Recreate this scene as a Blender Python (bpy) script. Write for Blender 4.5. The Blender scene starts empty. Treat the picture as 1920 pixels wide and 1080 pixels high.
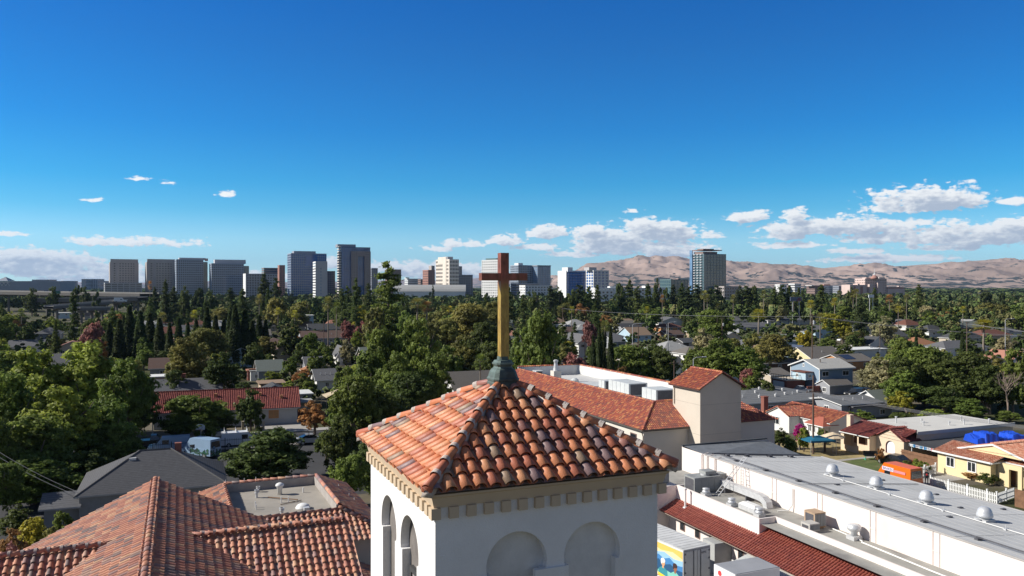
import bpy, bmesh, math, random
import numpy as np
from mathutils import Vector, Matrix
from mathutils import noise as mnoise
from mathutils.geometry import tessellate_polygon

R = math.radians
sc = bpy.context.scene
COL = sc.collection
# ------------------------------------------------------------------ camera, sky, sun, exposure
H = 24.0                      # height of the viewpoint above the ground
FX, CX, CY = 1500.0, 960.0, 537.0
cam = bpy.data.cameras.new('camera')
camo = bpy.data.objects.new('camera', cam)
COL.objects.link(camo)
camo.location = (0, 0, H)
camo.rotation_euler = (R(90.0 - 0.115), 0, 0)
cam.sensor_width = 36.0
cam.lens = FX / 1920.0 * 36.0
cam.clip_start = 0.5
cam.clip_end = 60000.0
sc.camera = camo

SUN_AZ, SUN_EL = R(-90.0), R(33.5)        # azimuth from +Y towards +X, elevation
SUNV = Vector((math.sin(SUN_AZ) * math.cos(SUN_EL), math.cos(SUN_AZ) * math.cos(SUN_EL), math.sin(SUN_EL)))
sl = bpy.data.lights.new('sun', 'SUN')
slo = bpy.data.objects.new('sun', sl)
COL.objects.link(slo)
sl.energy = 5.0
sl.angle = R(0.53)
sl.color = (1.0, 0.955, 0.88)
slo.rotation_euler = (-SUNV).to_track_quat('-Z', 'Y').to_euler()
slo.location = (-60, 30, 80)

sc.view_settings.view_transform = 'Standard'
sc.view_settings.look = 'None'
sc.view_settings.gamma = 1.0
sc.view_settings.exposure = 0.32
sc.cycles.max_bounces = 6
sc.cycles.diffuse_bounces = 3
sc.cycles.glossy_bounces = 3
sc.cycles.transparent_max_bounces = 8
sc.cycles.volume_bounces = 0
sc.cycles.caustics_reflective = False
sc.cycles.caustics_refractive = False

wd = bpy.data.worlds.new("World")
sc.world = wd
wd.use_nodes = True
wn, wl = wd.node_tree.nodes, wd.node_tree.links
wn.clear()


def nd(tree, typ, **kw):
    n = tree.nodes.new(typ)
    for k, v in kw.items():
        setattr(n, k, v)
    return n


def mth(tree, op, a, b=None, c=None, clamp=False):
    n = tree.nodes.new('ShaderNodeMath')
    n.operation = op
    n.use_clamp = clamp
    for i, x in enumerate((a, b, c)):
        if x is None:
            continue
        if isinstance(x, (int, float)):
            n.inputs[i].default_value = x
        else:
            tree.links.new(x, n.inputs[i])
    return n.outputs[0]


# clouds of the sky: each one (pixel x, pixel y, half width, half height, weight) turned into azimuth and elevation
CLOUDS = [(1732, 374, 105, 30, 1.0), (1690, 384, 60, 16, .8), (1405, 405, 42, 15, .9), (1490, 404, 30, 13, .9), (1560, 424, 135, 22, 1.0),
          (1470, 440, 50, 12, .8), (1640, 444, 55, 17, .8), (1830, 440, 130, 24, 1.0), (1905, 425, 60, 22, .9), (1900, 375, 34, 10, .7),
          (1150, 452, 100, 34, 1.1), (1235, 432, 85, 30, 1.1), (1110, 428, 32, 13, .8), (1025, 434, 48, 17, .9), (950, 450, 42, 14, .8), (1250, 465, 80, 24, .9),
          (848, 456, 26, 11, .8), (825, 466, 40, 9, .6), (250, 453, 115, 11, .6), (180, 374, 26, 7, .45), (262, 334, 20, 6, .45),
          (424, 363, 18, 7, .42), (316, 341, 14, 6, .36), (60, 488, 120, 24, .95), (130, 506, 130, 16, .8), (20, 478, 70, 16, .9), (205, 520, 120, 14, .75), (820, 505, 150, 20, .9),
          (730, 500, 70, 17, .8), (900, 520, 120, 14, .8), (620, 492, 40, 16, .7), (1080, 476, 60, 9, .65), (1660, 484, 120, 10, .75),
          (1600, 470, 60, 7, .5), (1480, 460, 70, 8, .5), (1000, 462, 60, 9, .5), (10, 438, 40, 6, .5), (1330, 440, 30, 10, .5), (1725, 415, 60, 9, .5),
          (480, 516, 90, 10, .6), (1760, 462, 90, 9, .55), (1185, 395, 18, 6, .45), (885, 457, 32, 8, .55)]
g = bpy.data.node_groups.new('cloud_field', 'ShaderNodeTree')
g.interface.new_socket('Az', in_out='INPUT', socket_type='NodeSocketFloat')
g.interface.new_socket('El', in_out='INPUT', socket_type='NodeSocketFloat')
g.interface.new_socket('Density', in_out='OUTPUT', socket_type='NodeSocketFloat')
gi, go = nd(g, 'NodeGroupInput'), nd(g, 'NodeGroupOutput')
best = None
for (px, py, hw, hh, wt) in CLOUDS:
    az = math.atan2(px - CX, FX)
    el = math.atan2(CY - py, math.hypot(FX, px - CX))
    da = mth(g, 'MULTIPLY', mth(g, 'SUBTRACT', gi.outputs[0], az), FX / hw / 1.08)
    e0 = mth(g, 'MULTIPLY', mth(g, 'SUBTRACT', gi.outputs[1], el - hh * .25 / FX), FX / hh / 1.2)
    eb = mth(g, 'MULTIPLY', mth(g, 'MINIMUM', e0, 0.0), 1.0)          # flatter undersides
    e2 = mth(g, 'ADD', e0, eb)
    d2 = mth(g, 'ADD', mth(g, 'MULTIPLY', da, da), mth(g, 'MULTIPLY', e2, e2))
    v = mth(g, 'MULTIPLY', mth(g, 'SUBTRACT', 1.0, mth(g, 'SQRT', d2)), wt)
    best = v if best is None else mth(g, 'MAXIMUM', best, v)
cv = nd(g, 'ShaderNodeCombineXYZ')
g.links.new(gi.outputs[0], cv.inputs[0])
g.links.new(mth(g, 'MULTIPLY', gi.outputs[1], 2.0), cv.inputs[1])
n1 = nd(g, 'ShaderNodeTexNoise')
n1.inputs['Scale'].default_value = 34.0
n1.inputs['Detail'].default_value = 7.0
n1.inputs['Roughness'].default_value = .6
n1.inputs['Distortion'].default_value = .3
g.links.new(cv.outputs[0], n1.inputs['Vector'])
n2 = nd(g, 'ShaderNodeTexNoise')
n2.inputs['Scale'].default_value = 120.0
n2.inputs['Detail'].default_value = 4.0
g.links.new(cv.outputs[0], n2.inputs['Vector'])
nf = mth(g, 'ADD', mth(g, 'MULTIPLY', mth(g, 'SUBTRACT', n1.outputs[0], .5), 1.5), mth(g, 'MULTIPLY', mth(g, 'SUBTRACT', n2.outputs[0], .52), 1.0))
g.links.new(mth(g, 'ADD', mth(g, 'MINIMUM', best, .6), nf), go.inputs[0])

sky = nd(wd.node_tree, 'ShaderNodeTexSky', sky_type='NISHITA')
sky.sun_disc = False
sky.sun_elevation = SUN_EL
sky.sun_rotation = SUN_AZ % (2 * math.pi)
sky.altitude = 300
sky.air_density = 1.0
sky.dust_density = 0.0
sky.ozone_density = 3.0
tc = nd(wd.node_tree, 'ShaderNodeTexCoord')
sx = nd(wd.node_tree, 'ShaderNodeSeparateXYZ')
wl.new(tc.outputs['Generated'], sx.inputs[0])
T = wd.node_tree
azs = mth(T, 'ARCTAN2', sx.outputs[0], sx.outputs[1])
els = mth(T, 'ARCSINE', sx.outputs[2])
# Nishita colour tinted deep blue ahead; unseen sky above and behind dimmed against fill
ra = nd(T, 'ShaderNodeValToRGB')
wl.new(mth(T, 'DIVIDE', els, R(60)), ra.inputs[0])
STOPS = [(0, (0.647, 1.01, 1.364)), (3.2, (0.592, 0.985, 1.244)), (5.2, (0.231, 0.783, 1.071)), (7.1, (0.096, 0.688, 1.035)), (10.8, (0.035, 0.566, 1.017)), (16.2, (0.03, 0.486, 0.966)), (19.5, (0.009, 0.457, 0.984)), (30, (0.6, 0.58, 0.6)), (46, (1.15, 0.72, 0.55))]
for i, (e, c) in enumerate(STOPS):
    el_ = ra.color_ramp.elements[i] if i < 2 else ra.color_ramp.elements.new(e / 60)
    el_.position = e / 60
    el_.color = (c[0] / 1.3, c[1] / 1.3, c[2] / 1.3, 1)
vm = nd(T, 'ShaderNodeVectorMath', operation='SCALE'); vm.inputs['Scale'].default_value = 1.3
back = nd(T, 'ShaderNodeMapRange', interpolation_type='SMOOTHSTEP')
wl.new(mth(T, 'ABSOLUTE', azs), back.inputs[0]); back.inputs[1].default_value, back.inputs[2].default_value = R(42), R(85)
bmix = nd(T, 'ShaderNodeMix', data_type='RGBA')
wl.new(back.outputs[0], bmix.inputs[0]); wl.new(ra.outputs[0], bmix.inputs[6]); bmix.inputs[7].default_value = (.44, .42, .47, 1)  # sky behind the camera greyed and dimmed so that shade comes out darker
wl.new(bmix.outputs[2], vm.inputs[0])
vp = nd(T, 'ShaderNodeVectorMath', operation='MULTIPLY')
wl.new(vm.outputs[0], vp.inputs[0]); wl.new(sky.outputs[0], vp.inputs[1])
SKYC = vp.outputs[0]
q1, q2 = nd(T, 'ShaderNodeGroup'), nd(T, 'ShaderNodeGroup')
q1.node_tree = q2.node_tree = g
wl.new(azs, q1.inputs[0]); wl.new(els, q1.inputs[1])
wl.new(mth(T, 'SUBTRACT', azs, .006), q2.inputs[0]); wl.new(mth(T, 'ADD', els, .0075), q2.inputs[1])
cov = nd(T, 'ShaderNodeMapRange', interpolation_type='SMOOTHSTEP')
wl.new(q1.outputs[0], cov.inputs[0])
cov.inputs[1].default_value, cov.inputs[2].default_value = 0.02, .30
thick = nd(T, 'ShaderNodeMapRange', interpolation_type='SMOOTHSTEP')
wl.new(q2.outputs[0], thick.inputs[0])
thick.inputs[1].default_value, thick.inputs[2].default_value = -.05, .75
cm = nd(T, 'ShaderNodeMix', data_type='RGBA')
wl.new(thick.outputs[0], cm.inputs[0])
cm.inputs[6].default_value = (8.6, 8.5, 8.3, 1)
cm.inputs[7].default_value = (4.0, 4.35, 5.1, 1)
mx = nd(T, 'ShaderNodeMix', data_type='RGBA')
wl.new(mth(T, 'MULTIPLY', cov.outputs[0], .93), mx.inputs[0])
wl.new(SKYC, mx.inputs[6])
wl.new(cm.outputs[2], mx.inputs[7])
bg = nd(T, 'ShaderNodeBackground')
bg.inputs['Strength'].default_value = 0.10
wl.new(mx.outputs[2], bg.inputs['Color'])
bg0 = nd(T, 'ShaderNodeBackground')
bg0.inputs['Strength'].default_value = 0.10
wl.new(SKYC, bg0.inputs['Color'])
band = mth(T, 'MULTIPLY', mth(T, 'LESS_THAN', els, .165), mth(T, 'MULTIPLY', mth(T, 'GREATER_THAN', els, -.01), mth(T, 'LESS_THAN', mth(T, 'ABSOLUTE', azs), .75)))
ms = nd(T, 'ShaderNodeMixShader')
wl.new(band, ms.inputs[0]); wl.new(bg0.outputs[0], ms.inputs[1]); wl.new(bg.outputs[0], ms.inputs[2])
wo = nd(T, 'ShaderNodeOutputWorld')
wl.new(ms.outputs[0], wo.inputs['Surface'])

# ------------------------------------------------------------------ helpers
TH = R(22.7)                              # the street grid: u runs right and away, v runs left and away


def P(px, py, Y):                          # a pixel of the photograph at distance Y -> world point
    return Vector(((px - CX) / FX * Y, Y, H - (py - CY) / FX * Y))


def G(px, py, z=0.0):                      # a pixel on the horizontal plane at height z -> world point
    return P(px, py, (H - z) * FX / (py - CY))


class FR:                                  # a local frame on the ground
    def __init__(s, o, ang=TH):
        s.o = Vector((o[0], o[1])); s.ang = ang
        s.a = Vector((math.cos(ang), math.sin(ang))); s.b = Vector((-math.sin(ang), math.cos(ang)))

    def __call__(s, a, b, z=0.0):
        p = s.o + s.a * a + s.b * b
        return (p.x, p.y, z)


class MB:
    def __init__(s):
        s.v = []; s.f = []; s.m = []

    def add(s, vs, fs, m=0):
        o = len(s.v)
        s.v += [tuple(p) for p in vs]
        s.f += [tuple(i + o for i in f) for f in fs]
        s.m += [m] * len(fs)

    def poly(s, pts, m=0):
        s.add(pts, [tuple(range(len(pts)))], m)

    def box(s, fr, a0, a1, b0, b1, z0, z1, m=0):
        vs = [fr(a, b, z) for z in (z0, z1) for a, b in ((a0, b0), (a1, b0), (a1, b1), (a0, b1))]
        s.add(vs, [(3, 2, 1, 0), (4, 5, 6, 7), (0, 1, 5, 4), (1, 2, 6, 5), (2, 3, 7, 6), (3, 0, 4, 7)], m)

    def prism(s, fr, pts, z0, z1, m=0):
        n = len(pts)
        vs = [fr(a, b, z0) for a, b in pts] + [fr(a, b, z1) for a, b in pts]
        s.add(vs, [tuple(range(n - 1, -1, -1)), tuple(range(n, 2 * n))] + [(i, (i + 1) % n, n + (i + 1) % n, n + i) for i in range(n)], m)

    def extr(s, pts, d, m=0):               # extrude a planar 3D polygon along d
        n = len(pts); d = Vector(d)
        vs = [Vector(p) for p in pts]
        vs += [p + d for p in vs]
        s.add(vs, [tuple(range(n - 1, -1, -1)), tuple(range(n, 2 * n))] + [(i, (i + 1) % n, n + (i + 1) % n, n + i) for i in range(n)], m)

    def tube(s, p0, p1, r0, r1=None, n=8, m=0, cap=True):
        r1 = r0 if r1 is None else r1
        p0, p1 = Vector(p0), Vector(p1)
        d = (p1 - p0)
        if d.length < 1e-6:
            return
        d.normalize()
        x = d.orthogonal().normalized(); y = d.cross(x)
        vs = []
        for p, r in ((p0, r0), (p1, r1)):
            vs += [p + (x * math.cos(2 * math.pi * k / n) + y * math.sin(2 * math.pi * k / n)) * r for k in range(n)]
        fs = [(k, (k + 1) % n, n + (k + 1) % n, n + k) for k in range(n)]
        if cap:
            fs += [tuple(range(n - 1, -1, -1)), tuple(range(n, 2 * n))]
        s.add(vs, fs, m)

    def path(s, pts, r, n=6, m=0):
        for a, b in zip(pts[:-1], pts[1:]):
            s.tube(a, b, r, r, n, m)

    def lathe(s, c, prof, n=16, m=0, ph=0.0):
        vs = []
        for r, z in prof:
            vs += [(c[0] + r * math.cos(2 * math.pi * k / n + ph), c[1] + r * math.sin(2 * math.pi * k / n + ph), c[2] + z) for k in range(n)]
        fs = []
        for j in range(len(prof) - 1):
            fs += [(j * n + k, j * n + (k + 1) % n, (j + 1) * n + (k + 1) % n, (j + 1) * n + k) for k in range(n)]
        fs += [tuple(range(n - 1, -1, -1)), tuple(range((len(prof) - 1) * n, len(prof) * n))]
        s.add(vs, fs, m)

    def clip(s, planes):                    # keep what lies on the inner side of every (point, outward normal)
        bm = bmesh.new()
        vv = [bm.verts.new(p) for p in s.v]
        for f, m in zip(s.f, s.m):
            try:
                bf = bm.faces.new([vv[i] for i in f]); bf.material_index = m
            except ValueError:
                pass
        for co, no in planes:
            bmesh.ops.bisect_plane(bm, geom=bm.verts[:] + bm.edges[:] + bm.faces[:], plane_co=Vector(co), plane_no=Vector(no), clear_outer=True)
        bm.verts.index_update()
        s.v = [tuple(v.co) for v in bm.verts]
        s.f = [tuple(v.index for v in f.verts) for f in bm.faces]
        s.m = [f.material_index for f in bm.faces]
        bm.free()

    def join(s, o, shift=0):
        s.add(o.v, o.f); s.m[len(s.m) - len(o.m):] = [k + shift for k in o.m]

    def build(s, name, mats, parent=None, smooth=False, origin=None, kind=None, label=None, recalc=False):
        if not isinstance(mats, (list, tuple)):
            mats = [mats]
        if parent is not None:
            org = ORI[parent.name]
        else:
            org = Vector(origin) if origin is not None else Vector((0, 0, 0))
        me = bpy.data.meshes.new(name)
        co = np.array(s.v, dtype=np.float64).reshape(-1, 3) - np.array(org)
        me.from_pydata(co.tolist(), [], s.f)
        for m in mats:
            me.materials.append(m)
        if len(mats) > 1:
            me.polygons.foreach_set('material_index', s.m)
        if smooth:
            me.polygons.foreach_set('use_smooth', [True] * len(me.polygons))
        if recalc:
            bm = bmesh.new(); bm.from_mesh(me)
            bmesh.ops.recalc_face_normals(bm, faces=bm.faces[:]); bm.to_mesh(me); bm.free()
        me.update()
        o = bpy.data.objects.new(name, me)
        COL.objects.link(o)
        ORI[o.name] = Vector(org)
        if parent is not None:
            o.parent = parent
        else:
            o.location = org
        if kind:
            o['kind'] = kind
        if label:
            o['label'] = label
        return o


ORI = {}
LAND = []                                  # landmarks: phrase, px, py, depth, half width in px
LATER = []                                 # things whose label is finished at the end: object, look, px, py, depth


def tag(o, label, cat, group=None):
    o['label'] = label; o['category'] = cat
    if group:
        o['group'] = group
    return o


def thing(name, label, cat, loc=(0, 0, 0), group=None):
    o = bpy.data.objects.new(name, None)
    COL.objects.link(o)
    o.location = loc
    o.empty_display_size = .3
    ORI[o.name] = Vector(loc)
    return tag(o, label, cat, group)


def pix(p):
    return CX + FX * p[0] / p[1], CY - FX * (p[2] - H) / p[1]


MATS = {}


def M(name, col, rough=.85, var=.16, scale=.6, bump=0.0, bscale=30.0, metal=0.0, spec=.35, stain=None):
    """plain weathered surface: two octaves of tone, optional stain colour and bump"""
    if name in MATS:
        return MATS[name]
    m = bpy.data.materials.new(name); m.use_nodes = True
    t = m.node_tree; b = t.nodes['Principled BSDF']
    b.inputs['Roughness'].default_value = rough
    b.inputs['Metallic'].default_value = metal
    b.inputs['Specular IOR Level'].default_value = spec
    co = nd(t, 'ShaderNodeTexCoord')
    n = nd(t, 'ShaderNodeTexNoise'); n.inputs['Scale'].default_value = scale; n.inputs['Detail'].default_value = 6; n.inputs['Roughness'].default_value = .62
    t.links.new(co.outputs['Object'], n.inputs['Vector'])
    mr = nd(t, 'ShaderNodeMapRange'); t.links.new(n.outputs[0], mr.inputs[0])
    mr.inputs[1].default_value, mr.inputs[2].default_value = .25, .75
    mr.inputs[3].default_value, mr.inputs[4].default_value = 1 - var, 1 + var
    mu = nd(t, 'ShaderNodeVectorMath', operation='SCALE')
    mu.inputs[0].default_value = col[:3]
    t.links.new(mr.outputs[0], mu.inputs['Scale'])
    out = mu.outputs[0]
    if stain:
        n2 = nd(t, 'ShaderNodeTexNoise'); n2.inputs['Scale'].default_value = scale * .45; n2.inputs['Detail'].default_value = 5
        t.links.new(co.outputs['Object'], n2.inputs['Vector'])
        r2 = nd(t, 'ShaderNodeMapRange', interpolation_type='SMOOTHSTEP'); t.links.new(n2.outputs[0], r2.inputs[0])
        r2.inputs[1].default_value, r2.inputs[2].default_value = .5, .72
        mi = nd(t, 'ShaderNodeMix', data_type='RGBA')
        t.links.new(r2.outputs[0], mi.inputs[0]); t.links.new(out, mi.inputs[6]); mi.inputs[7].default_value = (*stain, 1)
        out = mi.outputs[2]
    t.links.new(out, b.inputs['Base Color'])
    if bump:
        n3 = nd(t, 'ShaderNodeTexNoise'); n3.inputs['Scale'].default_value = bscale; n3.inputs['Detail'].default_value = 3
        t.links.new(co.outputs['Object'], n3.inputs['Vector'])
        bp = nd(t, 'ShaderNodeBump'); bp.inputs['Strength'].default_value = bump; bp.inputs['Distance'].default_value = .02
        t.links.new(n3.outputs[0], bp.inputs['Height']); t.links.new(bp.outputs[0], b.inputs['Normal'])
    MATS[name] = m
    return m


def glassy(name, col, rough=.08):
    if name in MATS:
        return MATS[name]
    m = M(name, col, rough=rough, var=.35, scale=.09, spec=1.0)
    return m


def shingle(name, col, var=.25):
    """asphalt shingle: courses of small tabs with tone changes"""
    if name in MATS:
        return MATS[name]
    m = bpy.data.materials.new(name); m.use_nodes = True
    t = m.node_tree; b = t.nodes['Principled BSDF']
    b.inputs['Roughness'].default_value = .95
    b.inputs['Specular IOR Level'].default_value = .2
    co = nd(t, 'ShaderNodeTexCoord')
    mp = nd(t, 'ShaderNodeMapping'); mp.inputs['Scale'].default_value = (1.0, 1.0, 7.0)
    t.links.new(co.outputs['Object'], mp.inputs[0])
    n = nd(t, 'ShaderNodeTexNoise'); n.inputs['Scale'].default_value = 2.2; n.inputs['Detail'].default_value = 6; n.inputs['Roughness'].default_value = .75
    t.links.new(mp.outputs[0], n.inputs['Vector'])
    w = nd(t, 'ShaderNodeTexWave', bands_direction='Z'); w.inputs['Scale'].default_value = 2.4; w.inputs['Distortion'].default_value = .6; w.inputs['Detail'].default_value = 2
    t.links.new(co.outputs['Object'], w.inputs['Vector'])
    mr = nd(t, 'ShaderNodeMapRange'); t.links.new(n.outputs[0], mr.inputs[0])
    mr.inputs[1].default_value, mr.inputs[2].default_value = .25, .75
    mr.inputs[3].default_value, mr.inputs[4].default_value = 1 - var, 1 + var
    k = mth(t, 'MULTIPLY', mr.outputs[0], mth(t, 'ADD', mth(t, 'MULTIPLY', w.outputs['Fac'], .22), .86))
    mu = nd(t, 'ShaderNodeVectorMath', operation='SCALE'); mu.inputs[0].default_value = col[:3]
    t.links.new(k, mu.inputs['Scale']); t.links.new(mu.outputs[0], b.inputs['Base Color'])
    MATS[name] = m
    return m


def tiles_mats(tag_, cols, rough=.6, spec=.4):
    return [M(f'{tag_} tile {i}', c, rough=rough, var=.22, scale=5.0, bump=.25, bscale=40, spec=spec) for i, c in enumerate(cols)]


def tile_slope(mb, o, along, down, width, length, planes=(), pitch=.263, expo=.33, seg=5, rad=None, nm=7, thick=.0, rng=None, weights=None, pan=True, lift=.03):
    """barrel tiles on the slope that starts at o (ridge end), runs 'along' the ridge and 'down' the slope"""
    rng = rng or random.Random(3)
    o, A, D = Vector(o), Vector(along).normalized(), Vector(down).normalized()
    N = A.cross(D)
    if N.z < 0:
        N = -N
    sub = MB()
    nc, nr = int(math.ceil(width / pitch)), int(math.ceil(length / expo))
    rad = rad or pitch * .33
    W = weights or [1] * nm
    for i in range(nc):
        c0 = (i + .5) * pitch
        jig = rng.uniform(-.012, .012)
        for j in range(nr):
            d1 = length - j * expo + rng.uniform(-.015, .015)
            d0 = d1 - expo * 1.16
            m = rng.choices(range(nm), W)[0]
            r1, r0 = rad * 1.06, rad * .84
            l1, l0 = lift, 0.0
            vs = []
            rings = [(d0, r0, l0), (d1, r1, l1)]
            if thick:
                rings.append((d1, r1 - thick, l1 - .0))
                rings.append((d1 - expo * .4, r1 - thick, l1 - .01))
            for d, r, l in rings:
                for k in range(seg + 1):
                    a = math.pi * (k / seg)
                    vs.append(o + A * (c0 + jig - math.cos(a) * r) + D * d + N * (math.sin(a) * r * 1.02 + l))
            fs = []
            for q in range(len(rings) - 1):
                fs += [(q * (seg + 1) + k, q * (seg + 1) + k + 1, (q + 1) * (seg + 1) + k + 1, (q + 1) * (seg + 1) + k) for k in range(seg)]
            sub.add(vs, fs, m)
            if pan:
                m2 = rng.choices(range(nm), W)[0]
                vs = []
                pc = c0 + pitch * .5
                for d, l in ((d0, .0), (d1, lift * .7)):
                    for k in range(4):
                        a = math.pi * (k / 3)
                        vs.append(o + A * (pc - math.cos(a) * rad * .9) + D * (d + expo * .06) + N * (.012 + l + rad * .55 * (1 - math.sin(a))))
                sub.add(vs, [(k, k + 1, k + 5, k + 4) for k in range(3)], m2)
    if not pan:
        q = [o + N * .02, o + A * nc * pitch + N * .02, o + A * nc * pitch + D * length + N * .02, o + D * length + N * .02]
        sub.poly(q, nm - 1)
    if planes:
        sub.clip(planes)
    mb.join(sub)


def cap_run(mb, p0, p1, r=.11, seg=6, step=.36, nm=7, rng=None, mortar=None, up=(0, 0, 1), weights=None, drop=.02, lip=.035):
    """overlapping cap tiles laid along a hip or ridge from p0 (top) to p1 (bottom)"""
    rng = rng or random.Random(5)
    p0, p1 = Vector(p0), Vector(p1)
    D = (p1 - p0); L = D.length; D.normalize()
    A = D.cross(Vector(up)).normalized(); N = A.cross(D)
    if N.z < 0:
        N = -N
    n = int(L / step)
    for j in range(n + 1):
        d1 = L - j * step; d0 = max(d1 - step * 1.15, 0)
        if d1 < .05:
            continue
        m = rng.choices(range(nm), weights or [1] * nm)[0]
        vs = []
        for d, rr, l in ((d0, r * .86, 0), (d1, r * (.86 + lip * 5.4), lip), (d1, r * .85, lip * .8), (d1 - .1, r * .85, lip * .8)):
            for k in range(seg + 1):
                a = math.pi * (-.06 + 1.12 * k / seg)
                vs.append(p0 + D * d + A * (-math.cos(a) * rr) + N * (math.sin(a) * rr + l - drop))
        mb.add(vs, [(q * (seg + 1) + k, q * (seg + 1) + k + 1, (q + 1) * (seg + 1) + k + 1, (q + 1) * (seg + 1) + k) for q in range(3) for k in range(seg)], m)
        if mortar is not None and j < n:
            e = d1 - step + .0
            vs = []
            for d, rr in ((e - .045, r * 1.02), (e + .055, r * 1.1)):
                for k in range(seg + 1):
                    a = math.pi * (-.06 + 1.12 * k / seg)
                    vs.append(p0 + D * d + A * (-math.cos(a) * rr) + N * (math.sin(a) * rr + .034 - drop))
            mb.add(vs, [(k, k + 1, seg + 2 + k, seg + 1 + k) for k in range(seg)], mortar)

# ------------------------------------------------------------------ ground, hills, roads
def ground_mat():
    m = bpy.data.materials.new('yard ground'); m.use_nodes = True
    t = m.node_tree; b = t.nodes['Principled BSDF']; b.inputs['Roughness'].default_value = 1; b.inputs['Specular IOR Level'].default_value = .1
    co = nd(t, 'ShaderNodeTexCoord')
    n = nd(t, 'ShaderNodeTexNoise'); n.inputs['Scale'].default_value = .045; n.inputs['Detail'].default_value = 8; n.inputs['Roughness'].default_value = .65
    t.links.new(co.outputs['Object'], n.inputs['Vector'])
    r = nd(t, 'ShaderNodeValToRGB'); t.links.new(n.outputs[0], r.inputs[0])
    e = r.color_ramp.elements
    e[0].position, e[0].color = .36, (.045, .06, .02, 1)
    e[1].position, e[1].color = .66, (.2, .165, .1, 1)
    x = e.new(.47); x.color = (.075, .075, .035, 1)
    x = e.new(.55); x.color = (.13, .115, .09, 1)
    t.links.new(r.outputs[0], b.inputs['Base Color'])
    return m


gm = MB()
gm.poly([(-30000, -300, 0), (30000, -300, 0), (30000, 40000, 0), (-30000, 40000, 0)])
gm.build('ground', ground_mat(), kind='structure')
ASPH = M('asphalt', (.05, .05, .053), rough=.95, var=.25, scale=.25)
CONC = M('concrete paving', (.36, .34, .31), rough=.95, var=.15, scale=.4)


def strip(name, fr, a0, a1, b0, b1, z, mat):
    k = MB(); k.poly([fr(a0, b0, z), fr(a1, b0, z), fr(a1, b1, z), fr(a0, b1, z)])
    return k.build(name, mat, kind='structure')


FU = FR((0, 0))
# parking lot and street left of the church, street running away beside it, street to the right of the hall
strip('parking_lot', FU, -62, 30, 92, 124, .008, ASPH)
strip('road', FU, -150, 70, 126, 135, .012, ASPH)
strip('pavement', FU, -150, 70, 124.2, 125.9, .10, CONC)
strip('pavement', FU, -150, 70, 135.1, 137.6, .10, CONC)
strip('road', FU, -21, -11, 70, 91.9, .016, ASPH)
strip('pavement', FU, -24.5, -21.2, 66, 124, .12, CONC)
strip('driveway', FU, 13, 21, 137.7, 150, .02, CONC)
strip('front_yard', FU, 79.9, 93, 84.6, 98, .012, M('dry lawn', (.36, .28, .13), var=.3, scale=.8, stain=(.2, .18, .09)))
strip('lawn', FU, 79.9, 91, 75, 83.8, .014, M('green lawn', (.10, .13, .04), var=.3, scale=1.2, stain=(.19, .17, .08)))
strip('path', FU, 79.9, 92, 83.8, 84.6, .03, CONC)
strip('driveway', FU, 79.9, 96, 70, 74.9, .02, CONC)
strip('pavement', FU, 78, 79.8, 30, 130, .12, CONC)
strip('road', FU, 67, 77.9, 30, 132, .016, ASPH)
strip('yard_paving', FU, 4, 46, 20, 62.5, .006, M('pale yard concrete', (.3, .29, .27), var=.2, scale=.3, stain=(.17, .16, .15)))


def hill_mat(name, grass, tree, haze=0):
    m = bpy.data.materials.new(name); m.use_nodes = True
    t = m.node_tree; b = t.nodes['Principled BSDF']; b.inputs['Roughness'].default_value = 1; b.inputs['Specular IOR Level'].default_value = 0
    co = nd(t, 'ShaderNodeTexCoord')
    mp = nd(t, 'ShaderNodeMapping'); mp.inputs['Scale'].default_value = (1, .5, 1.6)
    t.links.new(co.outputs['Object'], mp.inputs[0])
    n = nd(t, 'ShaderNodeTexNoise'); n.inputs['Scale'].default_value = .010; n.inputs['Detail'].default_value = 9; n.inputs['Roughness'].default_value = .62
    t.links.new(mp.outputs[0], n.inputs['Vector'])
    sp = nd(t, 'ShaderNodeSeparateXYZ'); t.links.new(co.outputs['Object'], sp.inputs[0])
    low = nd(t, 'ShaderNodeMapRange'); t.links.new(sp.outputs[2], low.inputs[0])
    low.inputs[1].default_value, low.inputs[2].default_value = 60, 170
    low.inputs[3].default_value, low.inputs[4].default_value = .085, -.02
    mr = nd(t, 'ShaderNodeMapRange', interpolation_type='SMOOTHSTEP')
    t.links.new(mth(t, 'ADD', n.outputs[0], low.outputs[0]), mr.inputs[0])
    mr.inputs[1].default_value, mr.inputs[2].default_value = 0.565, .60
    n2 = nd(t, 'ShaderNodeTexNoise'); n2.inputs['Scale'].default_value = .0016; n2.inputs['Detail'].default_value = 6
    t.links.new(mp.outputs[0], n2.inputs['Vector'])
    r2 = nd(t, 'ShaderNodeMapRange'); t.links.new(n2.outputs[0], r2.inputs[0])
    r2.inputs[1].default_value, r2.inputs[2].default_value, r2.inputs[3].default_value, r2.inputs[4].default_value = .3, .7, .72, 1.25
    mu = nd(t, 'ShaderNodeVectorMath', operation='SCALE'); mu.inputs[0].default_value = grass; t.links.new(r2.outputs[0], mu.inputs['Scale'])
    mi = nd(t, 'ShaderNodeMix', data_type='RGBA')
    t.links.new(mr.outputs[0], mi.inputs[0]); t.links.new(mu.outputs[0], mi.inputs[6]); mi.inputs[7].default_value = (*tree, 1)
    t.links.new(mi.outputs[2], b.inputs['Base Color'])
    return m


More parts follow.
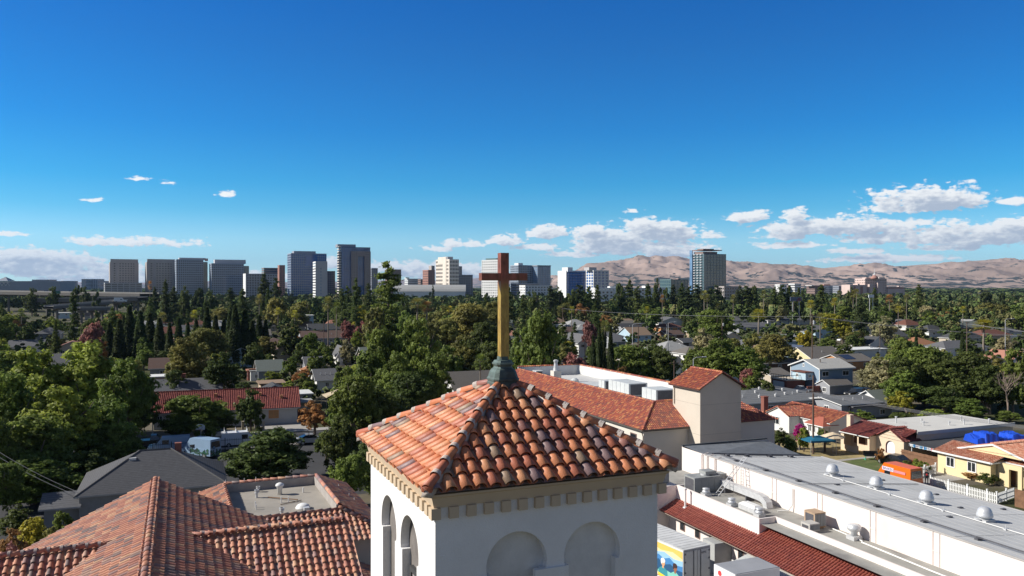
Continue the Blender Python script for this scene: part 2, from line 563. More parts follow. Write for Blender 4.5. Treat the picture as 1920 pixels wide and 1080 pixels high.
def ridge(name, prof, Y0, Y1, Y2, mat, px0, px1, nx, ny, amp, seed, fs=1.0):
    xs = [p[0] for p in prof]; ys = [p[1] for p in prof]
    k = MB(); vs = []
    for j in range(ny):
        y = Y0 + (Y2 - Y0) * j / (ny - 1)
        for i in range(nx):
            px = px0 + (px1 - px0) * i / (nx - 1)
            kx = (px - CX) / FX
            x = kx * y
            pk = H + (CY - float(np.interp(px, xs, ys))) / FX * Y1
            if y < Y1:
                t = (y - Y0) / (Y1 - Y0)
                e = .62 * t ** 1.35 + .38 * t * t * (3 - 2 * t)
            else:
                t = (y - Y1) / (Y2 - Y1)
                e = 1 - .75 * t
            q = Vector((x * .00062 * fs + seed, y * .00034 * fs, 0))
            g1 = 1 - abs(mnoise.fractal(q, 1.0, 2.1, 5)) * 2
            g2 = mnoise.fractal(Vector((x * .0019 * fs + seed * 2, y * .0012 * fs, 3)), .9, 2.0, 5)
            bump = max(0.0, 1 - abs((y - Y1) / (Y1 - Y0)) * .15) * min(1, e * 2.2) * (1 - .9 * max(0, 1 - abs(y - Y1) / (.12 * (Y1 - Y0))))
            z = pk * e + amp * (.75 * (g1 - .5) + .5 * g2) * bump
            vs.append((x, y, max(z, -5) if j else -5))
    fs_ = [(j * nx + i, j * nx + i + 1, (j + 1) * nx + i + 1, (j + 1) * nx + i) for j in range(ny - 1) for i in range(nx - 1)]
    k.add(vs, fs_)
    return k.build(name, mat, smooth=True, kind='structure')


PROF = [(940, 541), (1000, 533), (1035, 524), (1060, 516), (1100, 501), (1120, 494), (1150, 491), (1172, 492), (1195, 486), (1220, 485), (1250, 484), (1265, 481),
        (1285, 484), (1330, 489), (1361, 491), (1400, 493), (1450, 496), (1480, 499), (1492, 496), (1512, 499), (1530, 503), (1560, 501), (1600, 500), (1650, 500),
        (1700, 498), (1750, 495), (1800, 491), (1850, 488), (1920, 486), (2100, 478), (2400, 486), (2700, 500)]
ridge('hills', PROF, 5200, 9000, 11500, hill_mat('dry hill grass', (.37, .275, .225), (.055, .06, .055)), 900, 2500, 520, 130, 100, 1.7, 1.35)
ridge('hills', [(-900, 532), (-200, 530), (300, 531), (600, 531), (740, 529), (800, 525), (850, 527), (900, 523), (940, 521), (1000, 526), (1100, 533), (1300, 540)], 13000, 20000, 24000,
      hill_mat('far hill grass', (.36, .26, .22), (.06, .07, .06)), -1000, 1400, 160, 30, 120, 5.1, .6)

# ------------------------------------------------------------------ downtown towers
WALLC = {'tan': (.40, .365, .345), 'lit': (.62, .58, .52), 'white': (.74, .74, .72), 'grey': (.46, .46, .47), 'brown': (.25, .175, .155), 'red': (.38, .20, .16), 'cream': (.80, .72, .62),
         'slate': (.29, .31, .35), 'bluegrey': (.31, .36, .43), 'pinkish': (.6, .47, .42), 'teal': (.14, .22, .22)}
GL = {'dark': (.03, .036, .05), 'blue': (.035, .12, .34), 'sky': (.14, .25, .40), 'teal': (.075, .13, .15)}


def wallm(k):
    return M('facade ' + k, WALLC[k], rough=.85, var=.08, scale=.05)


def corner(px, pxr, Y, phi):
    """front corner at px and distance Y; length of the right-hand face so that it ends at pxr"""
    k0, k1 = (px - CX) / FX, (pxr - CX) / FX
    x0 = k0 * Y
    L = (k1 * Y - x0) / (math.cos(R(phi)) - k1 * math.sin(R(phi)))
    return FR((x0, Y), R(phi)), L


def zof(py, Y):
    return H - (py - CY) / FX * Y


def block(t, name, fr, a0, a1, b0, b1, z0, z1, wall, gl, fh=4.0, sh=1.5, ms=3.0, mw=1.2, proud=.35, blank=()):
    """a glazed body with a grid of floor bands and piers standing proud of it"""
    k = MB(); k.box(fr, a0, a1, b0, b1, z0, z1)
    k.build('glazed_body', glassy('glass ' + gl, GL[gl]), t)
    k = MB(); e = proud
    nf = max(1, int(round((z1 - z0) / fh)))
    for i in range(nf + 1):
        zz = z0 + (z1 - z0) * i / nf
        k.box(fr, a0 - e, a1 + e, b0 - e, b1 + e, zz - sh * .6, zz + sh * .4 if i < nf else zz + .9)
    e -= .06
    if ms:
        for (L0, L1, side) in ((a0, a1, 'a'), (b0, b1, 'b')):
            n = max(1, int(round((L1 - L0) / ms)))
            for i in range(n + 1):
                c = L0 + (L1 - L0) * i / n
                lo, hi = max(c - mw / 2, L0 - e), min(c + mw / 2, L1 + e)
                if side == 'a':
                    k.box(fr, lo, hi, b0 - e, b0 + .1, z0, z1)
                else:
                    k.box(fr, a0 - e, a0 + .1, lo, hi, z0, z1)
    if isinstance(wall, str):
        wall = wallm(wall)
    k.build(name, wall, t)


def tower(name, label, px, pxr, top, Y, phi, depth, wall, gl, cat='office tower', pent=None, base=0.0, **kw):
    fr, L = corner(px, pxr, Y, phi)
    t = thing(name, label, cat, fr(0, 0, 0), 'downtown buildings')
    z1 = zof(top, Y)
    block(t, 'facade_grid', fr, 0, L, 0, depth, base, z1, wall, gl, **kw)
    if pent:
        for (f0, f1, g0, g1, ptop, wm) in pent:
            k = MB(); k.box(fr, L * f0, L * f1, depth * g0, depth * g1, z1 + .9, zof(ptop, Y))
            k.build('penthouse', wallm(wm), t)
    LAND.append((label, (px + pxr) / 2, (top + 545) / 2, Y, abs(pxr - px) / 2))
    return t, fr, L, z1


D = 1400.0
# twin concrete towers with sawtooth tops
for (px, pxr, top, lab) in ((207, 259, 486, 'tan concrete office tower with sawtooth roofline, standing on a grey parking garage'),
                            (276, 329, 486, 'tan concrete office tower with sawtooth roofline, next to the blue grey grid building')):
    t, fr, L, z1 = tower('office_tower', lab, px, pxr, top + 6, D, 29.5, 30, 'tan', 'dark', fh=4.1, sh=2.2, ms=4.6, mw=1.8)
    k = MB()
    for i in range(6):                                  # slanted crown panels
        a = L * i / 6
        k.add([fr(a, -.5, z1), fr(a + L / 6, -.5, z1), fr(a + L / 6, -.5, z1 + 6), fr(a, -.5, z1 + 6), fr(a, 3, z1), fr(a + L / 6, 1, z1), fr(a + L / 6, 1, z1 + 6), fr(a, 3, z1 + 6)],
              [(0, 1, 2, 3), (4, 7, 6, 5), (0, 3, 7, 4), (1, 5, 6, 2), (3, 2, 6, 7), (0, 4, 5, 1)])
    k.build('roof_crown', wallm('tan'), t)
    k = MB(); k.box(fr, -.9, L * .1, -.9, 30.3, 0, z1 - .3); k.box(fr, L * .22, L * .28, -.8, 0, 0, z1 - .3); k.box(fr, L * .86, L + .8, -.9, 4, 0, z1 - .3)
    k.build('corner_pier', wallm('tan'), t)
tower('parking_garage', 'long grey parking garage with open dark decks under the leftmost tan tower', 197, 266, 531, D - 60, 29, 40, 'grey', 'dark', cat='parking garage', fh=3.4, sh=1.7, ms=9, mw=1.2)
for (px, pxr, top, pp, lab) in ((331, 381, 487, 482.5, 'blue grey grid office block with a pale rooftop slab, right of the second sawtooth tower'),
                                (397, 457, 494.5, 486, 'blue grey grid office block with stepped top, left of the striped low block')):
    t, fr, L, z1 = tower('office_block', lab, px, pxr, top, D - 20, 27, 34, 'bluegrey', 'dark', fh=3.9, sh=1.7, ms=3.4, mw=1.5, pent=[(.12, 1.1, .35, .9, pp, 'grey')])
    k = MB(); k.box(fr, L + .4, L * 1.18, 4, 30, 0, z1 - 3)
    k.build('glass_wing', glassy('glass teal', GL['teal']), t)
t, fr, L, z1 = tower('office_block', 'low office block with dark window bands and white end wall', 462, 520, 514, D - 120, 27, 26, 'slate', 'dark', fh=3.8, sh=1.9, ms=4, mw=1.9)
k = MB(); k.box(fr, -1.2, -.5, -.4, 26, 0, z1 + 1); k.build('end_wall', wallm('white'), t)
tower('office_block', 'dark brown banded office block behind the striped low block', 495, 522, 503, D + 100, 27, 24, 'brown', 'dark', fh=4, sh=1.6, ms=0)
tower('apartment_tower', 'reddish brown slender tower beside the big blue glass block', 524, 534, 498, D - 60, 27, 14, 'red', 'dark', cat='apartment tower', fh=3.4, sh=1.9, ms=4, mw=2.2)
t, fr, L, z1 = tower('office_tower', 'broad blue glass office tower with white grid behind the white slab', 546, 612, 475.5, D, 24, 42, 'bluegrey', 'blue', fh=4.2, sh=1.0, ms=3.6, mw=.9, pent=[(.1, .72, .2, .8, 470, 'slate')])
k = MB(); k.box(fr, L * .4, L * .72, -.7, .1, 60, z1 - 2); k.build('glass_inset', glassy('glass blue', GL['blue']), t)
t, fr, L, z1 = tower('office_tower', 'plain pale grey slab tower with bright white end wall', 592, 613, 491, D - 220, 20, 36, 'white', 'dark', fh=3.9, sh=2.5, ms=0)
k = MB(); k.box(fr, -.2, L + .6, -.7, .05, 0, z1 + .8)
for i in range(9):
    k.box(fr, L * .42, L * .5, -.78, -.72, 12 + i * 4.6, 14.6 + i * 4.6, 1)
k.build('blank_wall', [wallm('grey'), glassy('glass sky', GL['sky'])], t)
tower('office_block', 'dark brown office block right of the pale slab tower', 614, 628, 509, D + 60, 24, 20, 'brown', 'dark', fh=4, sh=1.7, ms=3.4, mw=1.4)
# tall blue tower
t, fr, L, z1 = tower('office_tower', 'tallest dark blue glass tower with a brown stone front', 641, 694, 464, D - 100, 22, 30, M('navy mullion', (.07, .13, .26), var=.1), 'blue', fh=4.2, sh=.5, ms=4.2, mw=.35, pent=[(-.12, .52, .25, .95, 457.5, 'slate')])
k = MB(); k.box(fr, L * .31, L * .54, -5, -.5, 0, z1 - 6); k.box(fr, L * .78, L * 1.0, -5, -.5, 0, z1 - 6); k.box(fr, L * .54, L * .78, -5, -.5, z1 - 14, z1 - 6)
for i in range(19):
    for f in (.34, .41, .48, .81, .87, .93):
        k.box(fr, L * f, L * f + 1.3, -5.06, -4.9, 8 + i * 4.2, 10 + i * 4.2, 1)
k.build('stone_front', [M('facade stone brown', (.30, .25, .235), var=.1, scale=.06), glassy('glass dark', GL['dark'])], t)
k = MB()
for i in range(22):
    k.box(fr, -4.5, -.5, 2, 20, i * 4.2, i * 4.2 + 1.5)
k.box(fr, -4, -.6, 3, 19, 0, z1 - 8, 1)
k.build('balcony_stack', [wallm('lit'), glassy('glass dark', GL['dark'])], t)
tower('office_block', 'grey brown office block right of the tallest blue tower', 697, 708, 503.5, D, 20, 22, 'slate', 'dark', fh=4, sh=1.6, ms=3, mw=1.4)
tower('office_block', 'dark brown office block with rounded shoulder behind the tall conifer', 727, 752, 506, D + 80, 20, 24, 'brown', 'dark', fh=4, sh=1.5, ms=3.4, mw=1.2)
tower('office_block', 'small white low block far behind the arched roof hall', 765, 789, 523, 2100, 20, 40, 'white', 'dark', fh=5, sh=2.6, ms=0, pent=[(-.2, .1, 0, .2, 520, 'white')])
tower('office_block', 'small dark block beside the white low block', 789, 798, 524, 2050, 20, 30, 'brown', 'dark', fh=5, sh=2, ms=5, mw=2)
# cream tower
t, fr, L, z1 = tower('apartment_tower', 'cream tower with orange edged windows and grey side, by the cross', 843, 860, 487, D - 60, 38, 42, 'cream', 'dark', cat='apartment tower', fh=6.4, sh=3.0, ms=3.1, mw=1.0, pent=[(0, .6, .15, .5, 481, 'grey')])
k = MB(); k.box(fr, -.8, .1, 10, 20, 0, z1 + 5); k.box(fr, -.9, .1, 20, 34.5, z1 - 7, z1 + 5); k.box(fr, -.7, .1, -.4, 2.2, 0, z1 + 1)
k.build('cream_pier', wallm('cream'), t)
tower('apartment_tower', 'reddish stepped block on the left of the cream tower', 803, 815, 507, D + 100, 30, 25, 'red', 'dark', cat='apartment tower', fh=4.5, sh=2, ms=4, mw=2, pent=[(.5, 1, 0, .5, 498, 'tan')])
tower('office_block', 'dark grey low office block right of the cream tower', 860, 886, 516, D - 20, 25, 40, 'slate', 'dark', fh=4, sh=1.8, ms=4, mw=1.8)
tower('apartment_tower', 'small tan tower top between cream tower and cross', 858, 866, 500, D + 200, 25, 14, 'tan', 'dark', cat='apartment tower', fh=4, sh=2.4, ms=4, mw=2.6)
# white grid tower behind the cross
t, fr, L, z1 = tower('apartment_tower', 'white grid tower with dark glass side directly behind the cross', 934, 943, 488, D - 160, 50, 34, 'white', 'dark', cat='apartment tower', fh=4.0, sh=2.5, ms=3.6, mw=1.9, pent=[(0, 1, .1, .75, 484, 'teal')])
k = MB(); k.box(fr, -.3, L + .4, -.9, -.3, 0, z1 + 3); k.build('glass_side', glassy('glass teal', GL['teal']), t)
tower('apartment_tower', 'grey and white tower with white box on top, right of the cross', 972, 1000, 498, D - 80, 30, 26, 'bluegrey', 'dark', cat='apartment tower', fh=3.6, sh=1.4, ms=4, mw=1.4, pent=[(.05, .35, .1, .6, 493, 'white'), (.45, .95, .1, .6, 497, 'slate')])
t, fr, L, z1 = tower('apartment_tower', 'slender blue glass tower with flat dark cap, left of the hills', 1008, 1032, 500, D - 80, 30, 24, 'bluegrey', 'sky', cat='apartment tower', fh=3.6, sh=.9, ms=5, mw=.9)
k = MB(); k.box(fr, -1.5, L + .5, -1.5, 22, z1 + 1, z1 + 2.4); k.build('roof_cap', wallm('slate'), t)
tower('office_block', 'low white block at the foot of the two slim towers', 985, 1035, 536, D - 200, 25, 20, 'white', 'dark', fh=4, sh=2.4, ms=5, mw=2.4)
tower('office_block', 'low dark block below the cross arm, behind the trees', 968, 1010, 532, D - 150, 25, 20, 'slate', 'dark', fh=4, sh=2.2, ms=0)
# blue glass complex in front of the hills
t, fr, L, z1 = tower('apartment_tower', 'wide dark blue glass block with white left edge, before the hills', 1063, 1109, 511, D - 350, 26, 22, M('navy mullion', (.07, .13, .26)), 'blue', cat='apartment tower', fh=3.6, sh=.5, ms=4.2, mw=.3, pent=[(.1, .3, .2, .9, 501, 'white'), (.3, .95, .3, .9, 507, 'white')])
k = MB(); k.box(fr, -1.6, -.5, -.8, 22, 0, z1 + 2.5); k.build('white_edge', wallm('white'), t)
tower('apartment_tower', 'white framed tower with blue glass and grey balconies, before the hills', 1113, 1141, 508, D - 380, 26, 18, 'white', 'blue', cat='apartment tower', fh=3.6, sh=1.0, ms=5.2, mw=1.9, pent=[(-.2, .3, .2, .9, 501, 'grey')])
tower('apartment_block', 'long low white apartment block behind the dark pines', 1118, 1250, 541, 860, 14, 16, 'white', 'dark', cat='apartment block', fh=3.4, sh=1.6, ms=4.4, mw=2.2, pent=[(.2, .28, .1, .6, 537, 'white'), (.7, .76, .1, .7, 536, 'white')])
tower('apartment_block', 'white low apartment block with flat roof left of the long white block', 1120, 1150, 545, 800, 14, 12, 'white', 'dark', cat='apartment block', fh=3.4, sh=1.7, ms=4, mw=2.2)
t, fr, L, z1 = tower('office_block', 'low dark teal glass block left of the big glass tower', 1258, 1290, 525, D - 250, 20, 30, 'teal', 'teal', fh=5, sh=.6, ms=6, mw=.5, pent=[(.55, .7, .2, .5, 522, 'brown')])
# the big glass tower on the right
t, fr, L, z1 = tower('apartment_tower', 'big grey green glass apartment tower rising before the hills', 1320, 1361, 477, 1000, 27, 26, M('slate rail', (.17, .215, .24), var=.1), 'teal', cat='apartment tower', fh=3.3, sh=.5, ms=5.4, mw=.35, proud=.25, pent=[(.05, .7, .15, .8, 471.5, 'brown')])
k = MB(); k.box(fr, -.8, L * .85, 1, 22, z1 + 5.2, z1 + 6.2); k.box(fr, 1, L * .5, 2, 14, z1 + 6.4, z1 + 7.2); k.build('roof_canopy', wallm('brown'), t)
k = MB()
for i in range(19):
    z = 4 + i * 3.3
    for b in (3.4, 9.5, 15.8):
        k.box(fr, -1.5, -.3, b, b + 3.0, z, z + .3)
        k.box(fr, -1.5, -1.4, b, b + 3.0, z + .3, z + 1.3)
k.box(fr, -.5, -.25, 19.2, 20.6, 0, z1, 1)
k.build('balcony_rows', [wallm('grey'), glassy('glass dark', GL['dark'])], t)
k = MB(); k.box(fr, -1.2, -.3, 21.2, 26.2, 0, z1 + 6); k.build('glass_fin', glassy('glass sky', GL['sky']), t)
tower('office_block', 'low beige office block right of the big glass tower', 1358, 1386, 538, 980, 18, 20, 'tan', 'dark', fh=4, sh=1.8, ms=3.5, mw=1.4)
# hospital on the right
t, fr, L, z1 = tower('hospital', 'pale pink stepped hospital with dark red dome and spire', 1622, 1662, 523, 1500, 12, 30, 'pinkish', 'dark', cat='hospital', fh=5, sh=2.8, ms=5, mw=2.8, pent=[(.1, .3, .1, .5, 520.5, 'pinkish'), (.7, .98, .1, .5, 519.5, 'lit')])
k = MB(); c = fr(L * .42, -1, z1); k.lathe(c, [(7, 0), (7, 2), (5.6, 4), (3, 6.4), (1.6, 7.2)], 14); k.build('dome', wallm('red'), t, smooth=True)
k = MB(); k.lathe((c[0], c[1], c[2] + 7), [(1.7, 0), (1.5, 2.4), (.5, 4), (.25, 12)], 8); k.build('spire', wallm('white'), t)
k = MB(); k.box(fr, -36, -1, -6, 20, 0, zof(534, 1500)); k.box(fr, -28, -24, -6.4, -6, 0, 24, 1); k.box(fr, -14, -9, -6.4, -6, 0, 24, 1); k.box(fr, -20, -16, -6.5, 8, 0, zof(532, 1500))
k.box(fr, L * .1, L * .28, -7, -.5, 0, zof(533, 1500)); k.box(fr, L * .5, L * .75, -6, -.5, 0, zof(530, 1500))
k.build('wing', [wallm('pinkish'), wallm('red')], t)
k = MB(); k.box(fr, L + 1, L + 38, -2, 18, 0, zof(541, 1500)); k.box(fr, L + 2, L + 36, -2.6, 18.6, zof(541, 1500), zof(538.5, 1500), 1); k.box(fr, L + 26, L + 29, -1, 5, 0, zof(536, 1500))
k.build('low_wing', [wallm('pinkish'), wallm('red')], t)
tower('office_block', 'white block with red end panel left of the hospital', 1528, 1545, 536, 1500, 20, 22, 'brown', 'dark', fh=4, sh=2, ms=3, mw=1.5, pent=[(-.35, -.02, 0, .8, 536, 'white')])
tower('office_block', 'long white block between red panel block and hospital', 1541, 1571, 536.5, 1560, 14, 18, 'white', 'dark', fh=4.4, sh=1.6, ms=3, mw=1.6, pent=[(.2, .6, .2, .8, 533, 'red')])
tower('office_block', 'dark office block close on the left of the hospital', 1573, 1588, 537, 1540, 14, 18, 'slate', 'dark', fh=4, sh=1.2, ms=3, mw=1.5)
tower('office_block', 'white and grey block standing alone at the foot of the hills', 1490, 1502, 532.5, 1600, 35, 14, 'white', 'dark', fh=5, sh=3, ms=0)
tower('office_block', 'tiny white block left of the white and grey block', 1462, 1475, 534, 1600, 22, 14, 'white', 'dark', fh=5, sh=2, ms=5, mw=3)

# arched roof exhibition hall
t = thing('exhibition_hall', 'long low hall with pale arched metal roof behind the conifer', 'exhibition hall', P(810, 548, 1150), 'downtown buildings')
fr, L = corner(738, 872, 1150, 3)
k = MB(); k.box(fr, 0, L, 0, 40, 0, zof(546.5, 1150)); k.build('wall', wallm('white'), t)
k = MB(); zz = zof(546.5, 1150); pts = [(-.5, zz), (2, zz + 3), (7, zz + 6.2), (14, zz + 8.6), (22, zz + 9.6), (40, zz + 9.6), (40, zz)]
k.extr([fr(-1, b, z) for b, z in pts], Vector(fr(L + 1, 0)) - Vector(fr(-1, 0))); k.build('roof', M('pale metal roof', (.36, .36, .345), var=.06, scale=.05, rough=.6), t)
LAND.append(('the long arched roof hall', 805, 542, 1150, 65))
# arena with pyramid roof at the far left, and small far buildings
t = thing('arena', 'far arena with pointed pyramid roof and white truss wall', 'arena', P(5, 540, 1700), 'downtown buildings')
fr = FR(P(-90, 540, 1700), 0)
k = MB(); k.box(fr, 0, 230, 0, 60, 0, zof(527, 1700)); k.build('wall', wallm('slate'), t)
ap = P(5, 519, 1700); k = MB(); b0 = zof(527, 1700) + .4
k.add([(ap.x - 13, 1697, b0), (ap.x + 13, 1697, b0), (ap.x + 13, 1723, b0), (ap.x - 13, 1723, b0), (ap.x, 1710, ap.z)], [(0, 1, 4), (1, 2, 4), (2, 3, 4), (3, 0, 4), (3, 2, 1, 0)])
k.build('pyramid_roof', wallm('slate'), t)
k = MB(); x0 = P(0, 540, 1696).x
for i in range(4):
    k.tube((x0 - 14 + i * 8, 1699.4, zof(536, 1700)), (x0 - 10 + i * 8, 1699.4, zof(530, 1700)), .45, n=5)
    k.tube((x0 - 6 + i * 8, 1699.4, zof(536, 1700)), (x0 - 10 + i * 8, 1699.4, zof(530, 1700)), .45, n=5)
k.box(FR((x0 - 16, 1698.8), 0), 0, 34, 0, .6, zof(530, 1700), zof(529, 1700)); k.build('truss', wallm('white'), t)
for i, (a, b, top, lab) in enumerate(((153, 159, 523.5, 'tiny dark tower far off on the left horizon'), (171, 183, 523.5, 'small far block with stepped top on the left horizon'),
                                      (183, 196, 527, 'small far pale block left of the parking garage'), (118, 133, 527, 'small far low block on the left horizon'), (60, 93, 524.5, 'long far hall right of the pyramid arena'))):
    tower('office_block', lab, a, b, top, 3600 + i * 60, 0, 60, 'slate', 'dark', fh=6, sh=3, ms=9, mw=5)

# ------------------------------------------------------------------ bell tower
TER = [(.61, .23, .105), (.55, .195, .09), (.45, .145, .08), (.62, .28, .135), (.32, .14, .11), (.23, .145, .14), (.30, .20, .13)]
TT = tiles_mats('terracotta', TER, rough=.5, spec=.4)
TW = [5, 5, 3.4, 3.2, 2.2, 1.6, 1.0]
MORT = M('roof mortar', (.33, .28, .26), rough=.95, var=.25, scale=4, bump=.5, bscale=25)
STUC = M('white stucco', (.80, .785, .76), rough=.95, var=.07, scale=1.2, bump=.6, bscale=40, stain=(.71, .69, .65))
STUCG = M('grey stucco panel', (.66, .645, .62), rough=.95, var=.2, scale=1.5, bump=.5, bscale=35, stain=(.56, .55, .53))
TRIM = M('tan trim paint', (.58, .455, .315), rough=.8, var=.08, scale=1.5)

fo = P(807, 930, 13.1)
TF = FR((fo.x, fo.y), R(22.7))
LU, LV = 4.62, 5.03
ZE = fo.z                                              # top of the fascia
tw = thing('bell_tower', 'white stucco bell tower with terracotta pyramid roof and gilded cross', 'bell tower', TF(LU / 2, LV / 2, 0))
rng = random.Random(11)
IN = .12                                               # wall face inside the fascia edge


def arch(c, r, zc, jw, zb, n=22, drop=.14):            # horseshoe opening outline, counter-clockwise from the lower left
    pts = [(c - jw, zb), (c + jw, zb), (c + jw, zc - drop)]
    a0 = math.asin(drop / r)
    for i in range(n + 1):
        a = -a0 + (math.pi + 2 * a0) * i / n
        pts.append((c + r * math.cos(a), zc + r * math.sin(a)))
    pts.append((c - jw, zc - drop))
    return pts


def pierced(k, kp, to3, W, z0, z1, holes, depth, m=0, mr=0, mp=0):
    """wall panel with recessed openings: to3(t, z, d) gives the point, d = depth into the wall"""
    outer = [(0, z0), (W, z0), (W, z1), (0, z1)]
    loops = [[Vector((x, z, 0)) for x, z in outer]] + [[Vector((x, z, 0)) for x, z in h][::-1] for h in holes]
    flat = [p for l in loops for p in l]
    tri = tessellate_polygon(loops)
    k.add([to3(p.x, p.y, 0) for p in flat], [tuple(t) for t in tri], m)
    for h in holes:
        n = len(h)
        k.add([to3(x, z, 0) for x, z in h] + [to3(x, z, depth) for x, z in h], [(i, (i + 1) % n, n + (i + 1) % n, n + i) for i in range(n)], mr)
        kp.poly([to3(x, z, depth - .004) for x, z in h], mp)


wa0, wa1, wb0, wb1 = IN + .0, LU - IN - .06, IN, LV - IN
zt = ZE - .2
ks, kp, kp2 = MB(), MB(), MB()
Wf, Ws = wa1 - wa0, wb1 - wb0
hf = [arch(wa0 - IN + .03 + c, .572, 19.19, .475, 15.6) for c in (1.444, 2.917)]
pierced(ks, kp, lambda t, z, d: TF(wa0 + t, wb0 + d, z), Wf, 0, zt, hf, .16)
hs_ = [arch(c, .62, 19.14, .50, 15.6) for c in (1.62, 3.17)]
pierced(ks, kp2, lambda t, z, d: TF(wa0 + d, wb0 + t, z), Ws, 0, zt, hs_, .17)
for (a, b) in (((wa1, wb0), (wa1, wb1)), ((wa1, wb1), (wa0, wb1))):
    ks.poly([TF(*a, 0), TF(*b, 0), TF(*b, zt), TF(*a, zt)])
ks.build('wall', STUC, tw, recalc=False)
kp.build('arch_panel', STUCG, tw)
kp2.build('arch_screen', M('weathered screen', (.19, .17, .155), rough=.9, var=.25, scale=2.2, stain=(.11, .10, .095), bump=.4), tw)
# impost band and pier in front, dark screen and louvre in the side arch
k = MB()
k.box(TF, wa0 + 1.444 - .09 + .475 - .03, wa0 + 2.917 - .09 - .475 + .03, wb0 - .05, wb0 + .06, 18.88, 19.06)
k.build('impost', STUC, tw)
k = MB(); k.box(TF, wa0 + 1.444 - .09 - .60, wa0 + 1.444 - .09 - .46, wb0 - .05, wb0 + .06, 18.88, 19.06)
k.build('impost', STUC, tw)
k = MB(); k.box(TF, wa0 + .09, wa0 + .16, wb0 + 1.83, wb0 + 1.92, 15.7, 18.75); k.box(TF, wa0 + .09, wa0 + .16, wb0 + 1.16, wb0 + 1.83, 18.66, 18.75)
k.box(TF, wa0 + .12, wa0 + .16, wb0 + 1.16, wb0 + 1.83, 15.7, 18.66, 1)
k.build('louvre_frame', [M('dark frame', (.06, .06, .06)), M('louvre paint', (.3, .27, .25))], tw)
# fascia: sloping crown moulding
k = MB()
prof = [(0.0, 0.0), (.0, -.035), (.035, -.06), (.075, -.2), (.085, -.235)]
for j in range(len(prof) - 1):
    (i0, d0), (i1, d1) = prof[j], prof[j + 1]
    c0 = [(i0, i0), (LU - i0, i0), (LU - i0, LV - i0), (i0, LV - i0)]
    c1 = [(i1, i1), (LU - i1, i1), (LU - i1, LV - i1), (i1, LV - i1)]
    for q in range(4):
        r = (q + 1) % 4
        k.poly([TF(*c1[q], ZE + d1), TF(*c1[r], ZE + d1), TF(*c0[r], ZE + d0), TF(*c0[q], ZE + d0)])
i1 = .085
k.poly([TF(i1, i1, ZE - .235), TF(i1, LV - i1, ZE - .235), TF(LU - i1, LV - i1, ZE - .235), TF(LU - i1, i1, ZE - .235)])
k.poly([TF(0, 0, ZE), TF(LU, 0, ZE), TF(LU, LV, ZE), TF(0, LV, ZE)])
k.build('cornice', TRIM, tw)
# dentils
dw, dh, de = .165, .19, .075
for i in range(15):
    a = .03 + i * (LU - .06 - dw) / 14
    k = MB(); k.box(TF, a, a + dw, .04, .04 + de + .1, ZE - .235 - dh, ZE - .236); k.build('dentil', TRIM, tw)
for i in range(1, 17):
    b = .03 + i * (LV - .06 - dw) / 16
    k = MB(); k.box(TF, .04, .04 + de + .1, b, b + dw, ZE - .235 - dh, ZE - .236); k.build('dentil', TRIM, tw)
# pyramid roof
OV = .06
zr0 = ZE + .045
zap = 24 - 1.93
pit = math.atan2(zap - zr0, (LU + LV) / 4 + OV)
cen = Vector(TF(LU / 2, LV / 2, zap))
crn = [Vector(TF(-OV, -OV, zr0)), Vector(TF(LU + OV, -OV, zr0)), Vector(TF(LU + OV, LV + OV, zr0)), Vector(TF(-OV, LV + OV, zr0))]
k = MB(); kb = MB()
for q in range(4):
    A, B = crn[q], crn[(q + 1) % 4]
    al = (B - A).normalized()
    mid = (A + B) / 2
    dn = (mid - cen).normalized()
    L = (mid - cen).length
    W = (B - A).length
    kb.poly([A, B, cen], 0)
    pl = []
    for C, sgn in ((A, 1), (B, -1)):
        d = (C - cen); d.z = 0
        nrm = Vector((d.y, -d.x, 0)).normalized()
        if nrm.dot(mid - cen) > 0:
            nrm = -nrm
        inset = .10 if q == 0 else .06
        pl.append((cen - nrm * inset * (.95 if (q, sgn) == (0, 1) else .6), nrm))
    o = cen - al * W / 2
    if q in (2, 3) or True:
        tile_slope(k, o, al, dn, W, L + .02, pl, pitch=.262, expo=.325, seg=8 if q in (0, 3) else 4, rad=.107, nm=7, thick=.014, rng=rng, weights=TW, lift=.035)
k.m = [m for m in k.m]
ro = k.build('roof', TT, tw, smooth=True)
kb.build('roof_deck', MORT, tw)
k = MB()
for q in range(4):
    d = (crn[q] - cen)
    up = Vector((0, 0, 1))
    s0 = cen + d * .09
    e = crn[q] + d.normalized() * .06
    x = d.normalized().cross(up).normalized()
    k2 = MB(); k2.extr([s0 - x * .10 + up * -.02, s0 + x * .10 + up * -.02, s0 + x * .055 + up * .13, s0 - x * .055 + up * .13], e - s0, 7)
    k.join(k2)
    cap_run(k, s0 + up * .115, e + up * .115, r=.085, seg=8, step=.40, nm=6, rng=rng, mortar=7, weights=[2, 3, 5, .8, 1.8, .5])
    k2 = MB()
    for r_ in (.088, .07, .052):                       # nested cap ends at the eave
        cap_run(k2, e + d.normalized() * -.1 + up * (.04 + r_ * .35), e + up * (.04 + r_ * .35), r=r_, seg=8, step=.5, nm=1, rng=rng)
    k.join(k2, 2)
hip = k.build('hip_caps', TT + [M('hip mortar', (.50, .44, .39), rough=.95, var=.25, scale=5, bump=.5)], tw, smooth=True)
# copper pedestal and cross
COP = M('verdigris copper', (.11, .15, .135), rough=.6, var=.4, scale=3.2, metal=.35, bump=.2, stain=(.055, .045, .04), spec=.4)
pc = Vector(TF(LU / 2 - .02, LV / 2 - .02, 0))
zb = 24 - 2.10
k = MB()
pf = FR((pc.x, pc.y), R(22.7 + 45))


